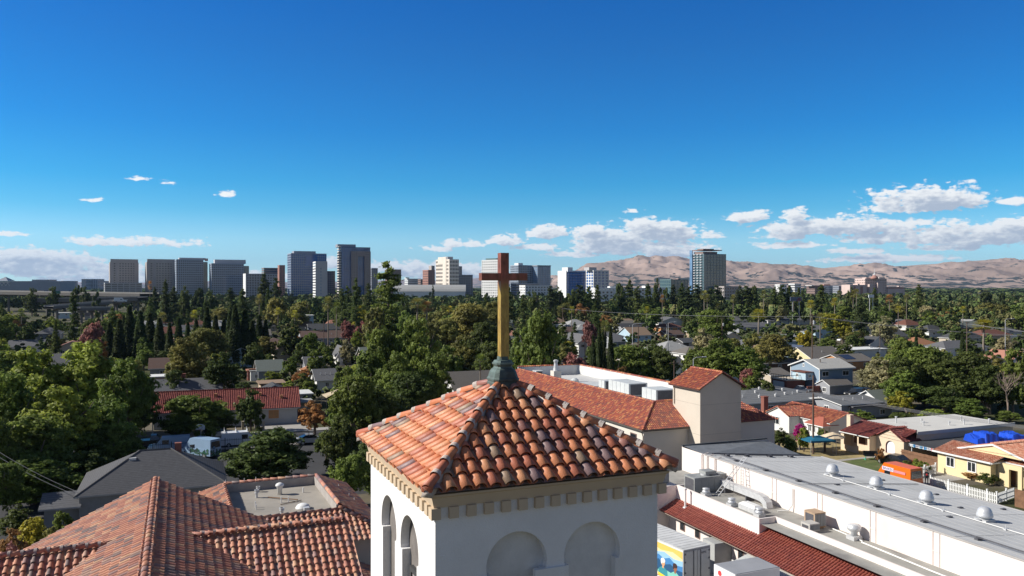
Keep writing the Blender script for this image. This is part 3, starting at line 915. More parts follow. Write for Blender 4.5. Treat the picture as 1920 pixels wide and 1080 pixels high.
def octo(k, prof, cut=.3):
    rows = []
    for r, z in prof:
        c = r * cut
        p2 = [(r, -r + c), (r, r - c), (r - c, r), (-r + c, r), (-r, r - c), (-r, -r + c), (-r + c, -r), (r - c, -r)]
        rows.append([FR((pc.x, pc.y), R(22.7))(a, b, z) for a, b in p2])
    vs = [p for r in rows for p in r]
    fs = [(j * 8 + i, j * 8 + (i + 1) % 8, (j + 1) * 8 + (i + 1) % 8, (j + 1) * 8 + i) for j in range(len(rows) - 1) for i in range(8)]
    fs.append(tuple(range((len(rows) - 1) * 8, len(rows) * 8)))
    k.add(vs, fs)


octo(k, [(.27, zb - .25), (.27, zb + .16), (.262, zb + .17), (.262, zb + .19), (.277, zb + .2), (.277, zb + .235), (.255, zb + .27), (.245, zb + .31), (.23, zb + .37), (.20, zb + .42),
         (.165, zb + .45), (.155, zb + .475), (.165, zb + .50), (.185, zb + .52), (.185, zb + .55), (.165, zb + .565), (.15, zb + .60), (.10, zb + .615), (.095, zb + .68)])
k.build('pedestal', COP, tw)
k = MB(); kk = MB(); octo(kk, [(.37, zb - .16), (.33, zb - .05), (.285, zb + .02)]); k.join(kk)
k.build('mortar_collar', MORT, tw)


def cross_mat():
    m = bpy.data.materials.new('gilded copper'); m.use_nodes = True
    t = m.node_tree; b = t.nodes['Principled BSDF']; b.inputs['Roughness'].default_value = .45; b.inputs['Metallic'].default_value = .25
    co = nd(t, 'ShaderNodeTexCoord'); sp = nd(t, 'ShaderNodeSeparateXYZ'); t.links.new(co.outputs['Object'], sp.inputs[0])
    n = nd(t, 'ShaderNodeTexNoise'); n.inputs['Scale'].default_value = 7; n.inputs['Detail'].default_value = 8; n.inputs['Roughness'].default_value = .7
    mp = nd(t, 'ShaderNodeMapping'); mp.inputs['Scale'].default_value = (1.6, 1.6, .5); t.links.new(co.outputs['Object'], mp.inputs[0]); t.links.new(mp.outputs[0], n.inputs['Vector'])
    f = mth(t, 'ADD', sp.outputs[2], mth(t, 'MULTIPLY', mth(t, 'SUBTRACT', n.outputs[0], .5), .5))
    mr = nd(t, 'ShaderNodeMapRange', interpolation_type='SMOOTHSTEP'); t.links.new(f, mr.inputs[0])
    mr.inputs[1].default_value, mr.inputs[2].default_value = zb + 1.95, zb + 2.3
    c1 = nd(t, 'ShaderNodeValToRGB'); t.links.new(n.outputs[0], c1.inputs[0])
    c1.color_ramp.elements[0].position, c1.color_ramp.elements[0].color = .3, (.16, .085, .03, 1)
    c1.color_ramp.elements[1].position, c1.color_ramp.elements[1].color = .58, (.52, .36, .085, 1)
    c2 = nd(t, 'ShaderNodeValToRGB'); t.links.new(n.outputs[0], c2.inputs[0])
    c2.color_ramp.elements[0].position, c2.color_ramp.elements[0].color = .35, (.14, .045, .025, 1)
    c2.color_ramp.elements[1].position, c2.color_ramp.elements[1].color = .7, (.42, .13, .085, 1)
    mi = nd(t, 'ShaderNodeMix', data_type='RGBA'); t.links.new(mr.outputs[0], mi.inputs[0]); t.links.new(c1.outputs[0], mi.inputs[6]); t.links.new(c2.outputs[0], mi.inputs[7])
    t.links.new(mi.outputs[2], b.inputs['Base Color'])
    return m


k = MB()
cf = FR((pc.x + .01, pc.y), R(22.7))
hw = .088
zc0, zc1 = zb + .6, 24 + (537 - 474) / FX * (pc.y - .1)
arz = 24 + (537 - 519) / FX * (pc.y - .1)
ins = .02
k.box(cf, -hw, hw, -hw, hw, zc0, zc1)
k.box(cf, -.50, -hw, -hw + .008, hw - .008, arz - .075, arz + .075)
k.box(cf, hw, .50, -hw + .008, hw - .008, arz - .075, arz + .075)
k.build('cross', cross_mat(), tw, label='weathered gilded metal cross with copper red arms')
LAND.append(('the white bell tower', 960, 850, 15, 290))

# ------------------------------------------------------------------ church below the tower: nave with two cross gables
CTER = [(.53, .24, .145), (.47, .205, .13), (.39, .165, .115), (.55, .31, .185), (.31, .18, .155), (.21, .15, .135), (.41, .25, .185)]
CT = tiles_mats('church', CTER, rough=.6, spec=.4)
CW = [4, 4, 3, 2.4, 2.4, 1.6, 1.6]
r0 = Vector((-13.28, 29.4, 24 - 8.65))
NF = FR((r0.x, r0.y), TH)
nz = r0.z
sl_ = .5
ch = thing('church', 'church with steep terracotta tile gables below the bell tower', 'church', NF(0, 0, 0))
u3 = Vector((NF.a.x, NF.a.y, 0)); v3 = Vector((NF.b.x, NF.b.y, 0)); Z3 = Vector((0, 0, 1))
b_far, b_near = 6.9, -14.0
hw_ = 9.6
ridge0 = Vector(NF(0, b_far, nz))
kd = MB()
kd.poly([NF(0, b_near, nz - .03), NF(hw_, b_near, nz - hw_ * sl_ - .03), NF(hw_, b_far, nz - hw_ * sl_ - .03), NF(0, b_far, nz - .03)])
kd.poly([NF(0, b_near, nz - .03), NF(0, b_far, nz - .03), NF(-hw_, b_far, nz - hw_ * sl_ - .03), NF(-hw_, b_near, nz - hw_ * sl_ - .03)])
k = MB()
SL = math.hypot(hw_, hw_ * sl_)
tile_slope(k, ridge0, -v3, (u3 - Z3 * sl_), b_far - b_near, SL, (), pitch=.263, expo=.34, seg=4, nm=7, rng=rng, weights=CW, pan=False, lift=.04)
tile_slope(k, ridge0, -v3, (-u3 - Z3 * sl_), b_far - b_near, SL, (), pitch=.263, expo=.34, seg=4, nm=7, rng=rng, weights=CW, pan=False, lift=.03)
k.build('nave_roof', CT, ch, smooth=True)
kr = MB(); cap_run(kr, Vector(NF(0, b_far + .05, nz + .05)), Vector(NF(0, b_near, nz + .05)), r=.15, seg=7, step=.5, nm=6, rng=rng, weights=[3, 3, 2, 3, 1, 0], lip=.014)
kr.build('ridge_caps', CT + [MORT], ch, smooth=True)
# cross gables
tz = 24 - 9.4
k = MB()
s_ = 1.5
bt = 0.0
p_r = Vector(NF(s_ - .4, bt, tz))
Wt = 7.0 - (s_ - .4)
LT = 9.0
tile_slope(k, p_r, u3, (-v3 - Z3 * sl_), Wt, LT, [(Vector(NF(0, 0, nz)) + (Z3 * .05), (-(u3 * sl_ + Z3))), ], pitch=.263, expo=.34, seg=6, nm=7, rng=rng, weights=CW, pan=True, lift=.04)
tile_slope(k, p_r, u3, (v3 - Z3 * sl_), Wt, 3.2, (), pitch=.263, expo=.34, seg=3, nm=7, rng=rng, weights=CW, pan=False, lift=.03)
k2 = MB(); p_l = Vector(NF(-1.2, bt + .1, tz))
tile_slope(k2, p_l, -u3, (-v3 - Z3 * sl_), 12, LT, [(Vector(NF(0, 0, nz)) + (Z3 * .05), (-(-u3 * sl_ + Z3))), ], pitch=.263, expo=.34, seg=6, nm=7, rng=rng, weights=CW, pan=True, lift=.04)
tile_slope(k2, p_l, -u3, (v3 - Z3 * sl_), 12, 1.6, (), pitch=.263, expo=.34, seg=3, nm=7, rng=rng, weights=CW, pan=False, lift=.03)
k.join(k2)
k.build('transept_roof', CT, ch, smooth=True)
kr = MB()
cap_run(kr, Vector(NF(7.0, bt, tz + .06)), Vector(NF(s_ - .1, bt, tz + .06)), r=.12, seg=7, step=.4, nm=6, rng=rng, mortar=7, weights=CW[:6])
kr.build('ridge_caps', CT + [MORT], ch, smooth=True)
kr = MB()
cap_run(kr, Vector(NF(-13, bt + .1, tz + .06)), Vector(NF(-1.3, bt + .1, tz + .06)), r=.12, seg=7, step=.4, nm=6, rng=rng, mortar=7, weights=CW[:6])
kr.build('ridge_caps', CT + [MORT], ch, smooth=True)
for (A0, A1, e0) in ((s_ - .4, 7.0, 0), (-13.2, -1.2, .1)):
    kd.poly([NF(A0, bt + e0, tz - .02), NF(A0, bt + e0 - LT * .894, tz - LT * .447 - .02), NF(A1, bt + e0 - LT * .894, tz - LT * .447 - .02), NF(A1, bt + e0, tz - .02)])
kd.build('roof_deck', MORT, ch)
k = MB(); KW = M('church wall stucco', (.50, .46, .40), rough=.95, var=.1, scale=.8, bump=.3)
for sg in (-1, 1):
    a = sg * (hw_ - .35)
    k.poly([NF(a, b_near, 0), NF(a, b_far - .3, 0), NF(a, b_far - .3, nz - hw_ * sl_), NF(a, b_near, nz - hw_ * sl_)])
k.poly([NF(-hw_ + .35, b_far - .3, 0), NF(hw_ - .35, b_far - .3, 0), NF(hw_ - .35, b_far - .3, nz - hw_ * sl_ - .1), NF(0, b_far - .3, nz - .2), NF(-hw_ + .35, b_far - .3, nz - hw_ * sl_ - .1)])
k.poly([NF(6.9, 2.6, 0), NF(6.9, -8, 0), NF(6.9, -8, tz - 4.1), NF(6.9, 0, tz - .1), NF(6.9, 2.6, tz - 1.4)])
k.poly([NF(-12.9, 1, 0), NF(-12.9, -8, 0), NF(-12.9, -8, tz - 4.1), NF(-12.9, 0, tz - .1), NF(-12.9, 1, tz - .5)])
k.build('wall', KW, ch)
LAND.append(('the church roof', 400, 1000, 30, 260))

# ------------------------------------------------------------------ flat roofed part behind, ringed by tiled slopes
AF0 = P(590, 892, 44.8)
zd = 24 - 10.62
fr_ = Vector((P(425, 909, 42.7).x, 42.7)); 
AX = FR((P(425, 909, 42.8).x, 42.8), R(23.5))
aw = 4.7 * .98; ad = 6.1
an = thing('church_annex', 'low church annex with grey flat roof ringed by terracotta slopes', 'annex', AX(aw / 2, -ad / 2, 0))
DECK = M('roof deck grey', (.34, .31, .265), rough=.95, var=.14, scale=.8, stain=(.25, .23, .2), bump=.2)
PAR = M('parapet mortar', (.36, .33, .30), rough=.95, var=.2, scale=2)
k = MB(); k.box(AX, .0, aw, -ad, 0, zd - 1.2, zd - .42); k.build('roof_deck', DECK, an)
k = MB()
k.box(AX, -.14, 0, -ad - .14, .14, zd - .8, zd); k.box(AX, aw, aw + .14, -ad - .14, .14, zd - .8, zd); k.box(AX, 0, aw, 0, .14, zd - .8, zd); k.box(AX, 0, aw, -ad - .14, -ad, zd - .8, zd - .28)
k.build('parapet', PAR, an)
k = MB(); au, av = Vector((AX.a.x, AX.a.y, 0)), Vector((AX.b.x, AX.b.y, 0))
ms_ = 2.05
drop = ms_ * .55
q = lambda a, b, z: Vector(AX(a, b, z))
LM = math.hypot(ms_, drop)


def hipplane(c, d):     # vertical plane through c along horizontal d, keep the side given by the sign
    return (c, Vector((d.y, -d.x, 0)).normalized())


hp = [q(-.14, -ad - .14, zd), q(aw + .14, -ad - .14, zd), q(aw + .14, .14, zd), q(-.14, .14, zd)]
dg = [(-au - av), (au - av), (au + av), (-au + av)]
k2 = MB(); tile_slope(k2, hp[0] - au * ms_ + Z3 * -.28, au, (-av - Z3 * .45), aw + .28 + 2 * ms_, LM, [(hp[0], Vector((-dg[0].y, dg[0].x, 0)) * (1 if Vector((-dg[0].y, dg[0].x, 0)).dot(au) < 0 else -1)), (hp[1], Vector((-dg[1].y, dg[1].x, 0)) * (1 if Vector((-dg[1].y, dg[1].x, 0)).dot(au) > 0 else -1))],
           pitch=.263, expo=.34, seg=5, nm=7, rng=rng, weights=CW, pan=True, lift=.04); k.join(k2)
k2 = MB(); tile_slope(k2, hp[1] - av * ms_, av, (au - Z3 * .55), ad + .28 + 2 * ms_, LM, [(hp[1], Vector((-dg[1].y, dg[1].x, 0)) * (1 if Vector((-dg[1].y, dg[1].x, 0)).dot(av) < 0 else -1)), (hp[2], Vector((-dg[2].y, dg[2].x, 0)) * (1 if Vector((-dg[2].y, dg[2].x, 0)).dot(av) > 0 else -1))],
           pitch=.263, expo=.34, seg=4, nm=7, rng=rng, weights=CW, pan=False, lift=.04); k.join(k2)
k2 = MB(); tile_slope(k2, hp[0] - av * ms_, av, (-au - Z3 * .55), ad + .28 + 2 * ms_, LM, [(hp[0], Vector((-dg[0].y, dg[0].x, 0)) * (1 if Vector((-dg[0].y, dg[0].x, 0)).dot(av) < 0 else -1)), (hp[3], Vector((-dg[3].y, dg[3].x, 0)) * (1 if Vector((-dg[3].y, dg[3].x, 0)).dot(av) > 0 else -1))],
           pitch=.263, expo=.34, seg=4, nm=7, rng=rng, weights=CW, pan=False, lift=.04); k.join(k2)
k.build('skirt_roof', CT, an, smooth=True)
k = MB()
for c0, c1 in ((hp[0], hp[1]), (hp[1], hp[2]), (hp[2], hp[3]), (hp[3], hp[0])):
    dz = -.26 if c0 is hp[0] else 0
    cap_run(k, c0 + Z3 * (.03 + dz), c1 + Z3 * (.03 + dz), r=.1, seg=5, step=.4, nm=6, rng=rng, weights=CW[:6])
for c, d in zip(hp[:2], dg[:2]):
    cap_run(k, c + Z3 * -.1, c + d * ms_ - Z3 * (drop - .02), r=.11, seg=5, step=.4, nm=6, rng=rng, weights=CW[:6])
k.build('coping_caps', CT, an, smooth=True)
k = MB(); k.box(AX, -1.75, aw + 1.75, -ad - 1.75, 1, 0, zd - drop - .1); k.build('wall', KW, an)
GALV = M('galvanised metal', (.58, .585, .585), rough=.45, var=.15, scale=3, metal=.2)
VW = M('white vent paint', (.75, .74, .71), rough=.6, var=.08, scale=2)
DKM = M('dark metal', (.09, .09, .1), rough=.6, var=.25, scale=3)


def mushroom(par, name, fr, a, b, z, s, mat):
    k = MB(); c = fr(a, b, z)
    k.lathe(c, [(.10 * s, 0), (.10 * s, .26 * s), (.13 * s, .28 * s), (.125 * s, .33 * s), (.175 * s, .36 * s), (.18 * s, .40 * s), (.14 * s, .46 * s), (.05 * s, .5 * s)], 14)
    return k.build(name, mat, par, smooth=True)


zz = zd - .42
mushroom(an, 'roof_vent', AX, 2.55, -1.5, zz, 1.25, VW)
for (a, b, hgt, r) in ((1.35, -1.7, .42, .07), (1.55, -.5, .3, .07), (3.75, -1.6, .26, .035), (2.4, -3.2, .3, .025), (2.75, -3.3, .3, .025), (1.1, -3.6, .3, .025), (1.1, -4.0, .26, .025), (2.15, -5.35, .32, .08)):
    k = MB(); c = AX(a, b, zz); k.tube(c, (c[0], c[1], c[2] + hgt), r, r, 8)
    if r > .06:
        k.tube((c[0], c[1], c[2] + hgt * .55), (c[0], c[1], c[2] + hgt * .7), r * 1.5, r * 1.5, 8); k.tube((c[0], c[1], c[2] + hgt * .86), (c[0], c[1], c[2] + hgt), r * 1.6, r * 1.6, 8)
    k.build('vent_pipe', GALV if r > .06 else VW, an)
k = MB(); c = AX(3.25, -4.75, zz)
k.lathe(c, [(.36, 0), (.36, .08), (.33, .1), (.3, .17), (.2, .23), (.05, .26)], 20); k.build('skylight_dome', VW, an, smooth=True)
k = MB(); k.box(AX, 3.2, 3.45, -5.5, -5.25, zz, zz + .22); k.build('vent_box', GALV, an)
k = MB(); k.tube(AX(1.9, -2.0, zz + .05), AX(3.2, -3.4, zz + .12), .03, .03, 5); k.tube(AX(2.3, -3.7, zz + .04), AX(3.4, -3.3, zz + .05), .02, .02, 5); k.build('loose_pipe', M('rusty pipe', (.2, .12, .07)), an)
for (a, b) in ((-.05, .1), (.9, .1), (1.5, .1), (aw + 1.2, -.8), (aw + 1.4, -2.6), (aw + 1.5, -3.4)):
    k = MB(); z_ = zd - .05 if a < aw else zd - (a - aw) * .5 - .05
    c = AX(a, b, z_); k.tube(c, (c[0], c[1], c[2] + .3), .018, .018, 5); k.build('lightning_rod', GALV, an)
LAND.append(('the flat grey annex roof', 530, 940, 41, 140))

# ------------------------------------------------------------------ long hall with grey roof, lower right
HF = FR((19.5, 80.95), R(21.4))
ha, hv = Vector((HF.a.x, HF.a.y, 0)), Vector((HF.b.x, HF.b.y, 0))
PINK = M('pale pink stucco', (.78, .70, .65), rough=.95, var=.05, scale=.7, bump=.2, stain=(.72, .63, .57))
ROOFG = M('grey felt roof', (.50, .50, .49), rough=.95, var=.1, scale=.45, bump=.2, bscale=12, stain=(.41, .41, .395))
DARKF = M('dark felt', (.07, .075, .08), rough=.9, var=.2)
hall = thing('assembly_hall', 'long pink stucco hall with flat light grey roof and four silver dome vents', 'hall', HF(7, -20, 0))
zr = lambda a: 7.0 - .093 * a
k = MB()
BN = -46.0
k.poly([HF(0, 0, zr(0)), HF(0, BN, zr(0)), HF(15, BN, zr(15)), HF(15, 0, zr(15))][::-1])
k.build('roof', ROOFG, hall)
k = MB()
for i in range(14):
    a = .9 + i * 1.02
    k.box(HF, a - .03, a + .03, BN, -.1, zr(a) - .02, zr(a) + .012)
for i in range(9):
    b = -3.1 - i * 5.1
    k.box(HF, .2, 14.8, b - .025, b + .025, 0 + zr(14.8) - .6, zr(14.8) - .5) if False else k.poly([HF(.2, b - .03, zr(.2) + .014), HF(14.8, b - .03, zr(14.8) + .014), HF(14.8, b + .03, zr(14.8) + .014), HF(.2, b + .03, zr(.2) + .014)])
fs_ = k.build('felt_seams', M('felt seam', (.44, .44, .43), rough=.95), hall)
k = MB()
k.poly([HF(.02, 4.1, 0), HF(.02, BN, 0), HF(.02, BN, zr(0) - .02), HF(.02, 4.1, zr(0) - .02)][::-1])
k.poly([HF(15, 0, 0), HF(15, BN, 0), HF(15, BN, zr(15) - .02), HF(15, 0, zr(15) - .02)])
k.poly([HF(0, 0, 0), HF(15, 0, 0), HF(15, 0, zr(15) - .02), HF(0, 0, zr(0) - .02)])
k.box(HF, .05, 11, 4.0, 4.15, 0, 7.05)
k.build('wall', PINK, hall)
k = MB(); k.box(HF, -.05, .06, BN, .0, zr(0) - .07, zr(0) + .03); k.box(HF, 14.9, 15.06, BN, 0, zr(15) - .05, zr(15) + .05); k.build('roof_edge', M('edge flashing', (.42, .40, .38), rough=.7), hall)
for b in (-4.6, -10.2, -15.8, -21.4, -27.0):
    k = MB()
    for d in (0, .55):
        k.box(HF, -.035, .02, b - d - .04, b - d, 4.6, 6.92)
    k.box(HF, -.034, .02, b - .59, b, 5.55, 5.59)
    k.build('wall_joint_trim', PINK, hall)
k = MB(); k.poly([HF(.1, 4.0, 7.12), HF(.1, .25, 6.86), HF(13, .25, 5.7), HF(11, 4.0, 6.9)][::-1]); k.build('metal_roof', M('dark standing seam', (.17, .18, .19), rough=.6, var=.2, scale=1.5), hall)
k = MB(); k.box(HF, 0, 11, 3.95, 4.2, 7.05, 7.2); k.build('roof_ridge', DARKF, hall)
for b in (.3, -.6, -1.9):
    k = MB(); k.tube(HF(-.12, b, 4.55), HF(-.12, b, 6.9), .06, n=6); k.tube(HF(-.12, b, 6.9), HF(.6, b - .1, 7.08), .06, n=6); k.build('downpipe', M('pipe paint', (.6, .53, .5), rough=.7), hall)
# pipe run along the far edge on small feet
k = MB(); k.tube(HF(.5, -.5, 7.14), HF(13, -.5, 6.0), .07, n=6); k.tube(HF(3, -1.0, 6.9), HF(9, -1.0, 6.35), .04, n=5)
k.build('pipe_run', DKM, hall)
for a in (2.2, 4.6, 7.5, 10.2):
    k = MB(); k.box(HF, a - .2, a + .2, -.95, -.45, zr(a), zr(a) + .2); k.build('pipe_foot', DKM, hall)
# cables on black blocks
k = MB()
for d in (0, .16):
    k.tube(HF(1.25 + d, -.8, zr(1.25) + .17), HF(1.25 + d, BN + 4, zr(1.25) + .17), .025, n=5)
k.build('cable_run', DKM, hall)
for i in range(8):
    b = -3.4 - i * 4.35
    k = MB(); k.box(HF, 1.08, 1.6, b - .14, b + .14, zr(1.3), zr(1.3) + .15); k.build('support_block', DKM, hall)
k = MB(); k.tube(HF(6.6, -9.4, zr(6.6) + .08), HF(6.6, -40, zr(6.6) + .08), .035, n=5); k.build('conduit', VW, hall)
for i in range(6):
    k = MB(); b = -11.9 - 5.2 * i; k.box(HF, 6.45, 6.8, b - .1, b + .1, zr(6.6), zr(6.6) + .12); k.tube(HF(6.6, b, zr(6.6)), HF(6.6, b, zr(6.6) + .4), .03, n=5); k.build('conduit_clamp', GALV, hall)
for (a, b) in ((4.4, -13.4), (9.5, -21.4), (11.6, -11.5), (12.0, -17.0), (13.6, -22), (5.2, -24)):
    k = MB(); k.box(HF, a - .22, a + .22, b - .12, b + .12, zr(a) + .004, zr(a) + .09); k.build('roof_drain', DKM, hall)
k = MB(); k.tube(HF(9.0, -13.0, zr(9) + .03), HF(14.4, -13.0, zr(14.4) + .03), .03, n=4); k.tube(HF(1.6, -13, zr(1.6) + .03), HF(9.0, -13.0, zr(9) + .03), .02, n=4); k.build('seam_line', DKM, hall)
ALU = M('spun aluminium', (.62, .63, .64), rough=.42, var=.1, scale=2, metal=.35)
for i in range(4):
    a, b = 7.65, -9.4 - 5.2 * i
    c = HF(a, b, zr(a))
    k = MB()
    k.lathe(c, [(.40, .28), (.56, .32), (.58, .37), (.555, .56), (.525, .60), (.52, .64), (.48, .80), (.37, .95), (.22, 1.04), (.06, 1.07)], 28)
    dm = k.build('dome_vent', ALU, hall, smooth=True)
    k = MB(); k.box(HF, a - .5, a + .5, b - .5, b + .5, zr(a) - .05, zr(a) + .16); k.lathe(c, [(.38, .15), (.38, .36)], 16)
    k.box(HF, a - .9, a - .5, b - .14, b + .14, zr(a) - .02, zr(a) + .17)
    k.build('vent_curb', [GALV], dm)
# roof corner cluster near the right edge of the picture
k = MB(); k.box(HF, .4, 1.6, -34.4, -33.7, zr(1), zr(1) + .35); k.box(HF, 1.8, 3.0, -34.6, -34.0, zr(2), zr(2) + .3); k.tube(HF(.6, -33.4, 7), HF(.6, -33.4, 8), .05, n=6); k.build('equipment_stand', GALV, hall)
LAND.append(('the long grey hall roof', 1620, 920, 66, 280))

# lower wing with deck, parapet and red tiled skirt roof
lw = thing('hall_wing', 'low pink wing with red clay tile skirt roof along the grey hall', 'wing', HF(-3.5, -18, 0))
DZ = 4.55
k = MB(); k.poly([HF(-4.9, 3.9, DZ), HF(-4.9, BN, DZ), HF(0, BN, DZ), HF(0, 3.9, DZ)][::-1]); k.build('roof_deck', M('worn deck', (.33, .32, .29), rough=.95, var=.18, scale=.7, stain=(.2, .19, .18)), lw)
k = MB()
k.box(HF, -5.05, -4.9, -14.8, -2.7, 3.2, 5.0); k.box(HF, -4.9, -3.4, -14.8, -14.65, 3.4, 5.0); k.box(HF, -3.4, -3.25, BN, -14.65, 3.8, 5.0)
k.box(HF, -9, -4.9, -2.7, 3.9, 0, 4.95); k.box(HF, -4.9, -3.4, -2.85, -2.7, 4.5, 5.0)
k.build('parapet', PINK, lw)
RT = tiles_mats('red clay', [(.31, .085, .06), (.28, .075, .055), (.33, .10, .07), (.25, .07, .055), (.14, .05, .045)], rough=.55, spec=.4)
kd = MB()
ez, ea = 2.8, -6.85
slp = .46
zt_ = lambda a: ez + slp * (a - ea)
kd.poly([HF(ea, -2.7, ez), HF(ea, BN, ez), HF(-3.3, BN, zt_(-3.3)), HF(-3.3, -2.7, zt_(-3.3))][::-1])
kd.build('roof_board', M('dark underlay', (.10, .045, .04)), lw)
k = MB()
k2 = MB(); o = Vector(HF(-5.0, -2.7, zt_(-5.0))); Ls = math.hypot(-5.0 - ea, (-5.0 - ea) * slp)
tile_slope(k2, o, -hv, (-ha - Z3 * slp), 12.0, Ls + .12, (), pitch=.29, expo=.36, seg=5, nm=5, rng=rng, weights=[4, 4, 2, 2, 0], pan=False, lift=.03, rad=.125); k.join(k2)
k2 = MB(); o = Vector(HF(-3.38, -14.75, zt_(-3.38))); Ls = math.hypot(-3.38 - ea, (-3.38 - ea) * slp)
tile_slope(k2, o, -hv, (-ha - Z3 * slp), 24, Ls + .12, (), pitch=.29, expo=.36, seg=5, nm=5, rng=rng, weights=[4, 4, 2, 2, 0], pan=False, lift=.03, rad=.125); k.join(k2)
k.build('skirt_roof', RT, lw, smooth=True)
k = MB(); k.box(HF, -5.9, -5.0, BN, -2.7, 0, ez + .2); k.build('wall', PINK, lw)
k = MB(); k.box(HF, ea - .04, -5.9, BN, -2.7, ez - .14, ez - .06); k.build('eave_board', M('eave paint', (.4, .32, .26)), lw)
k = MB(); k.box(HF, -9.4, -6.9, 0.4, 3.8, 4.95, 5.05); k.build('block_roof', RT[2], lw)
WF = M('white frame paint', (.78, .78, .76), rough=.6, var=.04)
WG = glassy('window glass dark', (.02, .024, .03))
for b in (-5.0, -7.4, -9.6, -13.6, -16.0, -19.0):
    k = MB(); k.box(HF, -5.96, -5.88, b - .38, b + .38, 1.35, 2.3); w = k.build('window', M('brown frame', (.22, .15, .13)), lw)
    k = MB(); k.box(HF, -5.99, -5.95, b - .28, b + .28, 1.45, 2.2); k.build('pane', WG, w)
SIGN = M('red sign paint', (.6, .05, .05), rough=.5)
sg = MB(); sg.box(HF, -5.94, -5.905, -15.1, -14.55, 1.3, 2.15); t = sg.build('wall_sign', WF, None, origin=HF(-5.92, -14.8, 1.3))
tag(t, 'small white notice with red top on the pink wing wall', 'sign')
k = MB(); k.box(HF, -5.965, -5.94, -15.06, -14.6, 1.78, 2.1); k.build('sign_panel', SIGN, t)
# corrugated awning
aw_ = thing('awning', 'white corrugated metal awning under the red tile eave', 'awning', HF(-7.5, -20, 2))
k = MB()
n = 60
for i in range(n):
    b0 = -15.6 - i * .2
    k.add([HF(-6.75, b0, 2.62), HF(-8.3, b0, 2.18), HF(-8.3, b0 - .1, 2.26), HF(-6.75, b0 - .1, 2.70), HF(-8.3, b0 - .2, 2.18), HF(-6.75, b0 - .2, 2.62)], [(0, 1, 2, 3), (3, 2, 4, 5)])
k.build('corrugated_sheet', M('awning white', (.66, .67, .64), rough=.5, var=.08), aw_)
k = MB(); k.box(HF, -8.36, -8.3, -27.6, -15.6, 2.28, 2.34)
for i in range(60):
    b0 = -15.65 - i * .2; k.box(HF, -8.35, -8.31, b0 - .05, b0 + .05, 1.98, 2.28)
k.build('fringe', VW, aw_)
for b in (-15.8, -19.5, -23.2):
    k = MB(); k.tube(HF(-8.25, b, 0), HF(-8.25, b, 2.2), .05, n=6); k.build('post', VW, aw_)
k = MB(); k.box(HF, -7.6, -5.9, -12.3, -10.6, 0, 2.5); k.box(HF, -7.75, -5.9, -10.6, -9.4, 1.6, 1.66); t = k.build('electrical_cabinet', M('cabinet grey', (.42, .43, .42), rough=.6), None, origin=HF(-6.7, -11.4, 0))
tag(t, 'tall grey cabinet against the pink wing wall beside the trailer', 'cabinet')

# plant on the wing deck
UNIT = M('air unit grey', (.30, .31, .30), rough=.55, var=.2, scale=2, stain=(.2, .2, .19))
def ac_unit(lab, fr, a0, a1, b0, b1, z0, z1, mat, top=True, group=None):
    t = thing('air_conditioner', lab, 'air conditioner', fr((a0 + a1) / 2, (b0 + b1) / 2, z0), group)
    k = MB(); k.box(fr, a0, a1, b0, b1, z0 + .1, z1); k.box(fr, a0 + .1, a1 - .1, b0 + .1, b1 - .1, z0, z0 + .1); k.build('casing', mat, t)
    w = a1 - a0
    k = MB()
    for i in range(4):
        c = a0 + w * (i + .5) / 4
        k.box(fr, c - w * .11, c + w * .11, b0 - .02, b0, z0 + .22, z1 - .1)
    k.build('door_panels', M('panel grey', (.25, .26, .26), rough=.6, var=.15), t)
    k = MB(); k.box(fr, a0 - .02, a0, b0 + .15, b1 - .15, z0 + .25, z1 - .15); k.build('coil_grille', DKM, t)
    if top:
        k = MB(); c = fr(a0 + w * .6, (b0 + b1) / 2, z1); k.lathe(c, [(.42, 0), (.42, .16), (.36, .16), (.34, .06)], 16); k.build('fan_ring', GALV, t)
    return t


t = ac_unit('big weathered grey rooftop air unit by the ladder', HF, -4.4, -1.5, -4.7, -3.0, DZ, DZ + 1.45, UNIT)
k = MB(); k.box(HF, -2.9, -1.7, -4.3, -3.2, DZ + 1.55, DZ + 1.85); k.box(HF, -2.6, -2.0, -4.1, -3.4, DZ + 1.4, DZ + 1.56); k.box(HF, -1.45, -.5, -4.3, -3.3, DZ + .6, DZ + 1.5); k.build('intake_hood', UNIT, t)
ac_unit('smaller grey air unit at the far corner of the wing roof', HF, -7.4, -5.4, -1.9, -.2, 4.95, 6.35, UNIT)
t = ac_unit('rusty brown cooler box on the wing roof', HF, -1.85, -.75, -17.6, -16.4, DZ, DZ + 1.3, M('rusty box', (.42, .30, .2), rough=.8, var=.25, scale=2.5, stain=(.25, .13, .06)), top=False)
t = ac_unit('low beige air conditioner in front of the rusty cooler box', HF, -2.9, -1.9, -18.2, -17.2, DZ, DZ + .7, M('beige box', (.5, .48, .44), rough=.6, var=.12), top=False)
du = MB()
sec = [(-.33, -.28), (.33, -.28), (.33, .28), (-.33, .28)]
path = [(-1.15, -4.2, DZ + .75), (-1.15, -10.0, DZ + .75), (-1.15, -10.6, DZ + .66), (-1.15, -11.0, DZ + .4), (-1.15, -11.1, DZ)]
dirs = [(0, 0, 1), (0, 0, 1), (0, -.5, .86), (0, -.87, .5), (0, -1, .05)]
vs = []
for (a, b, z), (dx, db, dz) in zip(path, dirs):
    for sa, st in sec:
        vs.append(HF(a + sa, b + st * db * 1.0, z + st * dz))
du.add(vs, [(j * 4 + i, j * 4 + (i + 1) % 4, j * 4 + 4 + (i + 1) % 4, j * 4 + 4 + i) for j in range(4) for i in range(4)])
t = thing('air_duct', 'long silver square duct with a bent end on the wing roof', 'duct', HF(-1.15, -7.5, DZ))
du.build('duct', GALV, t)
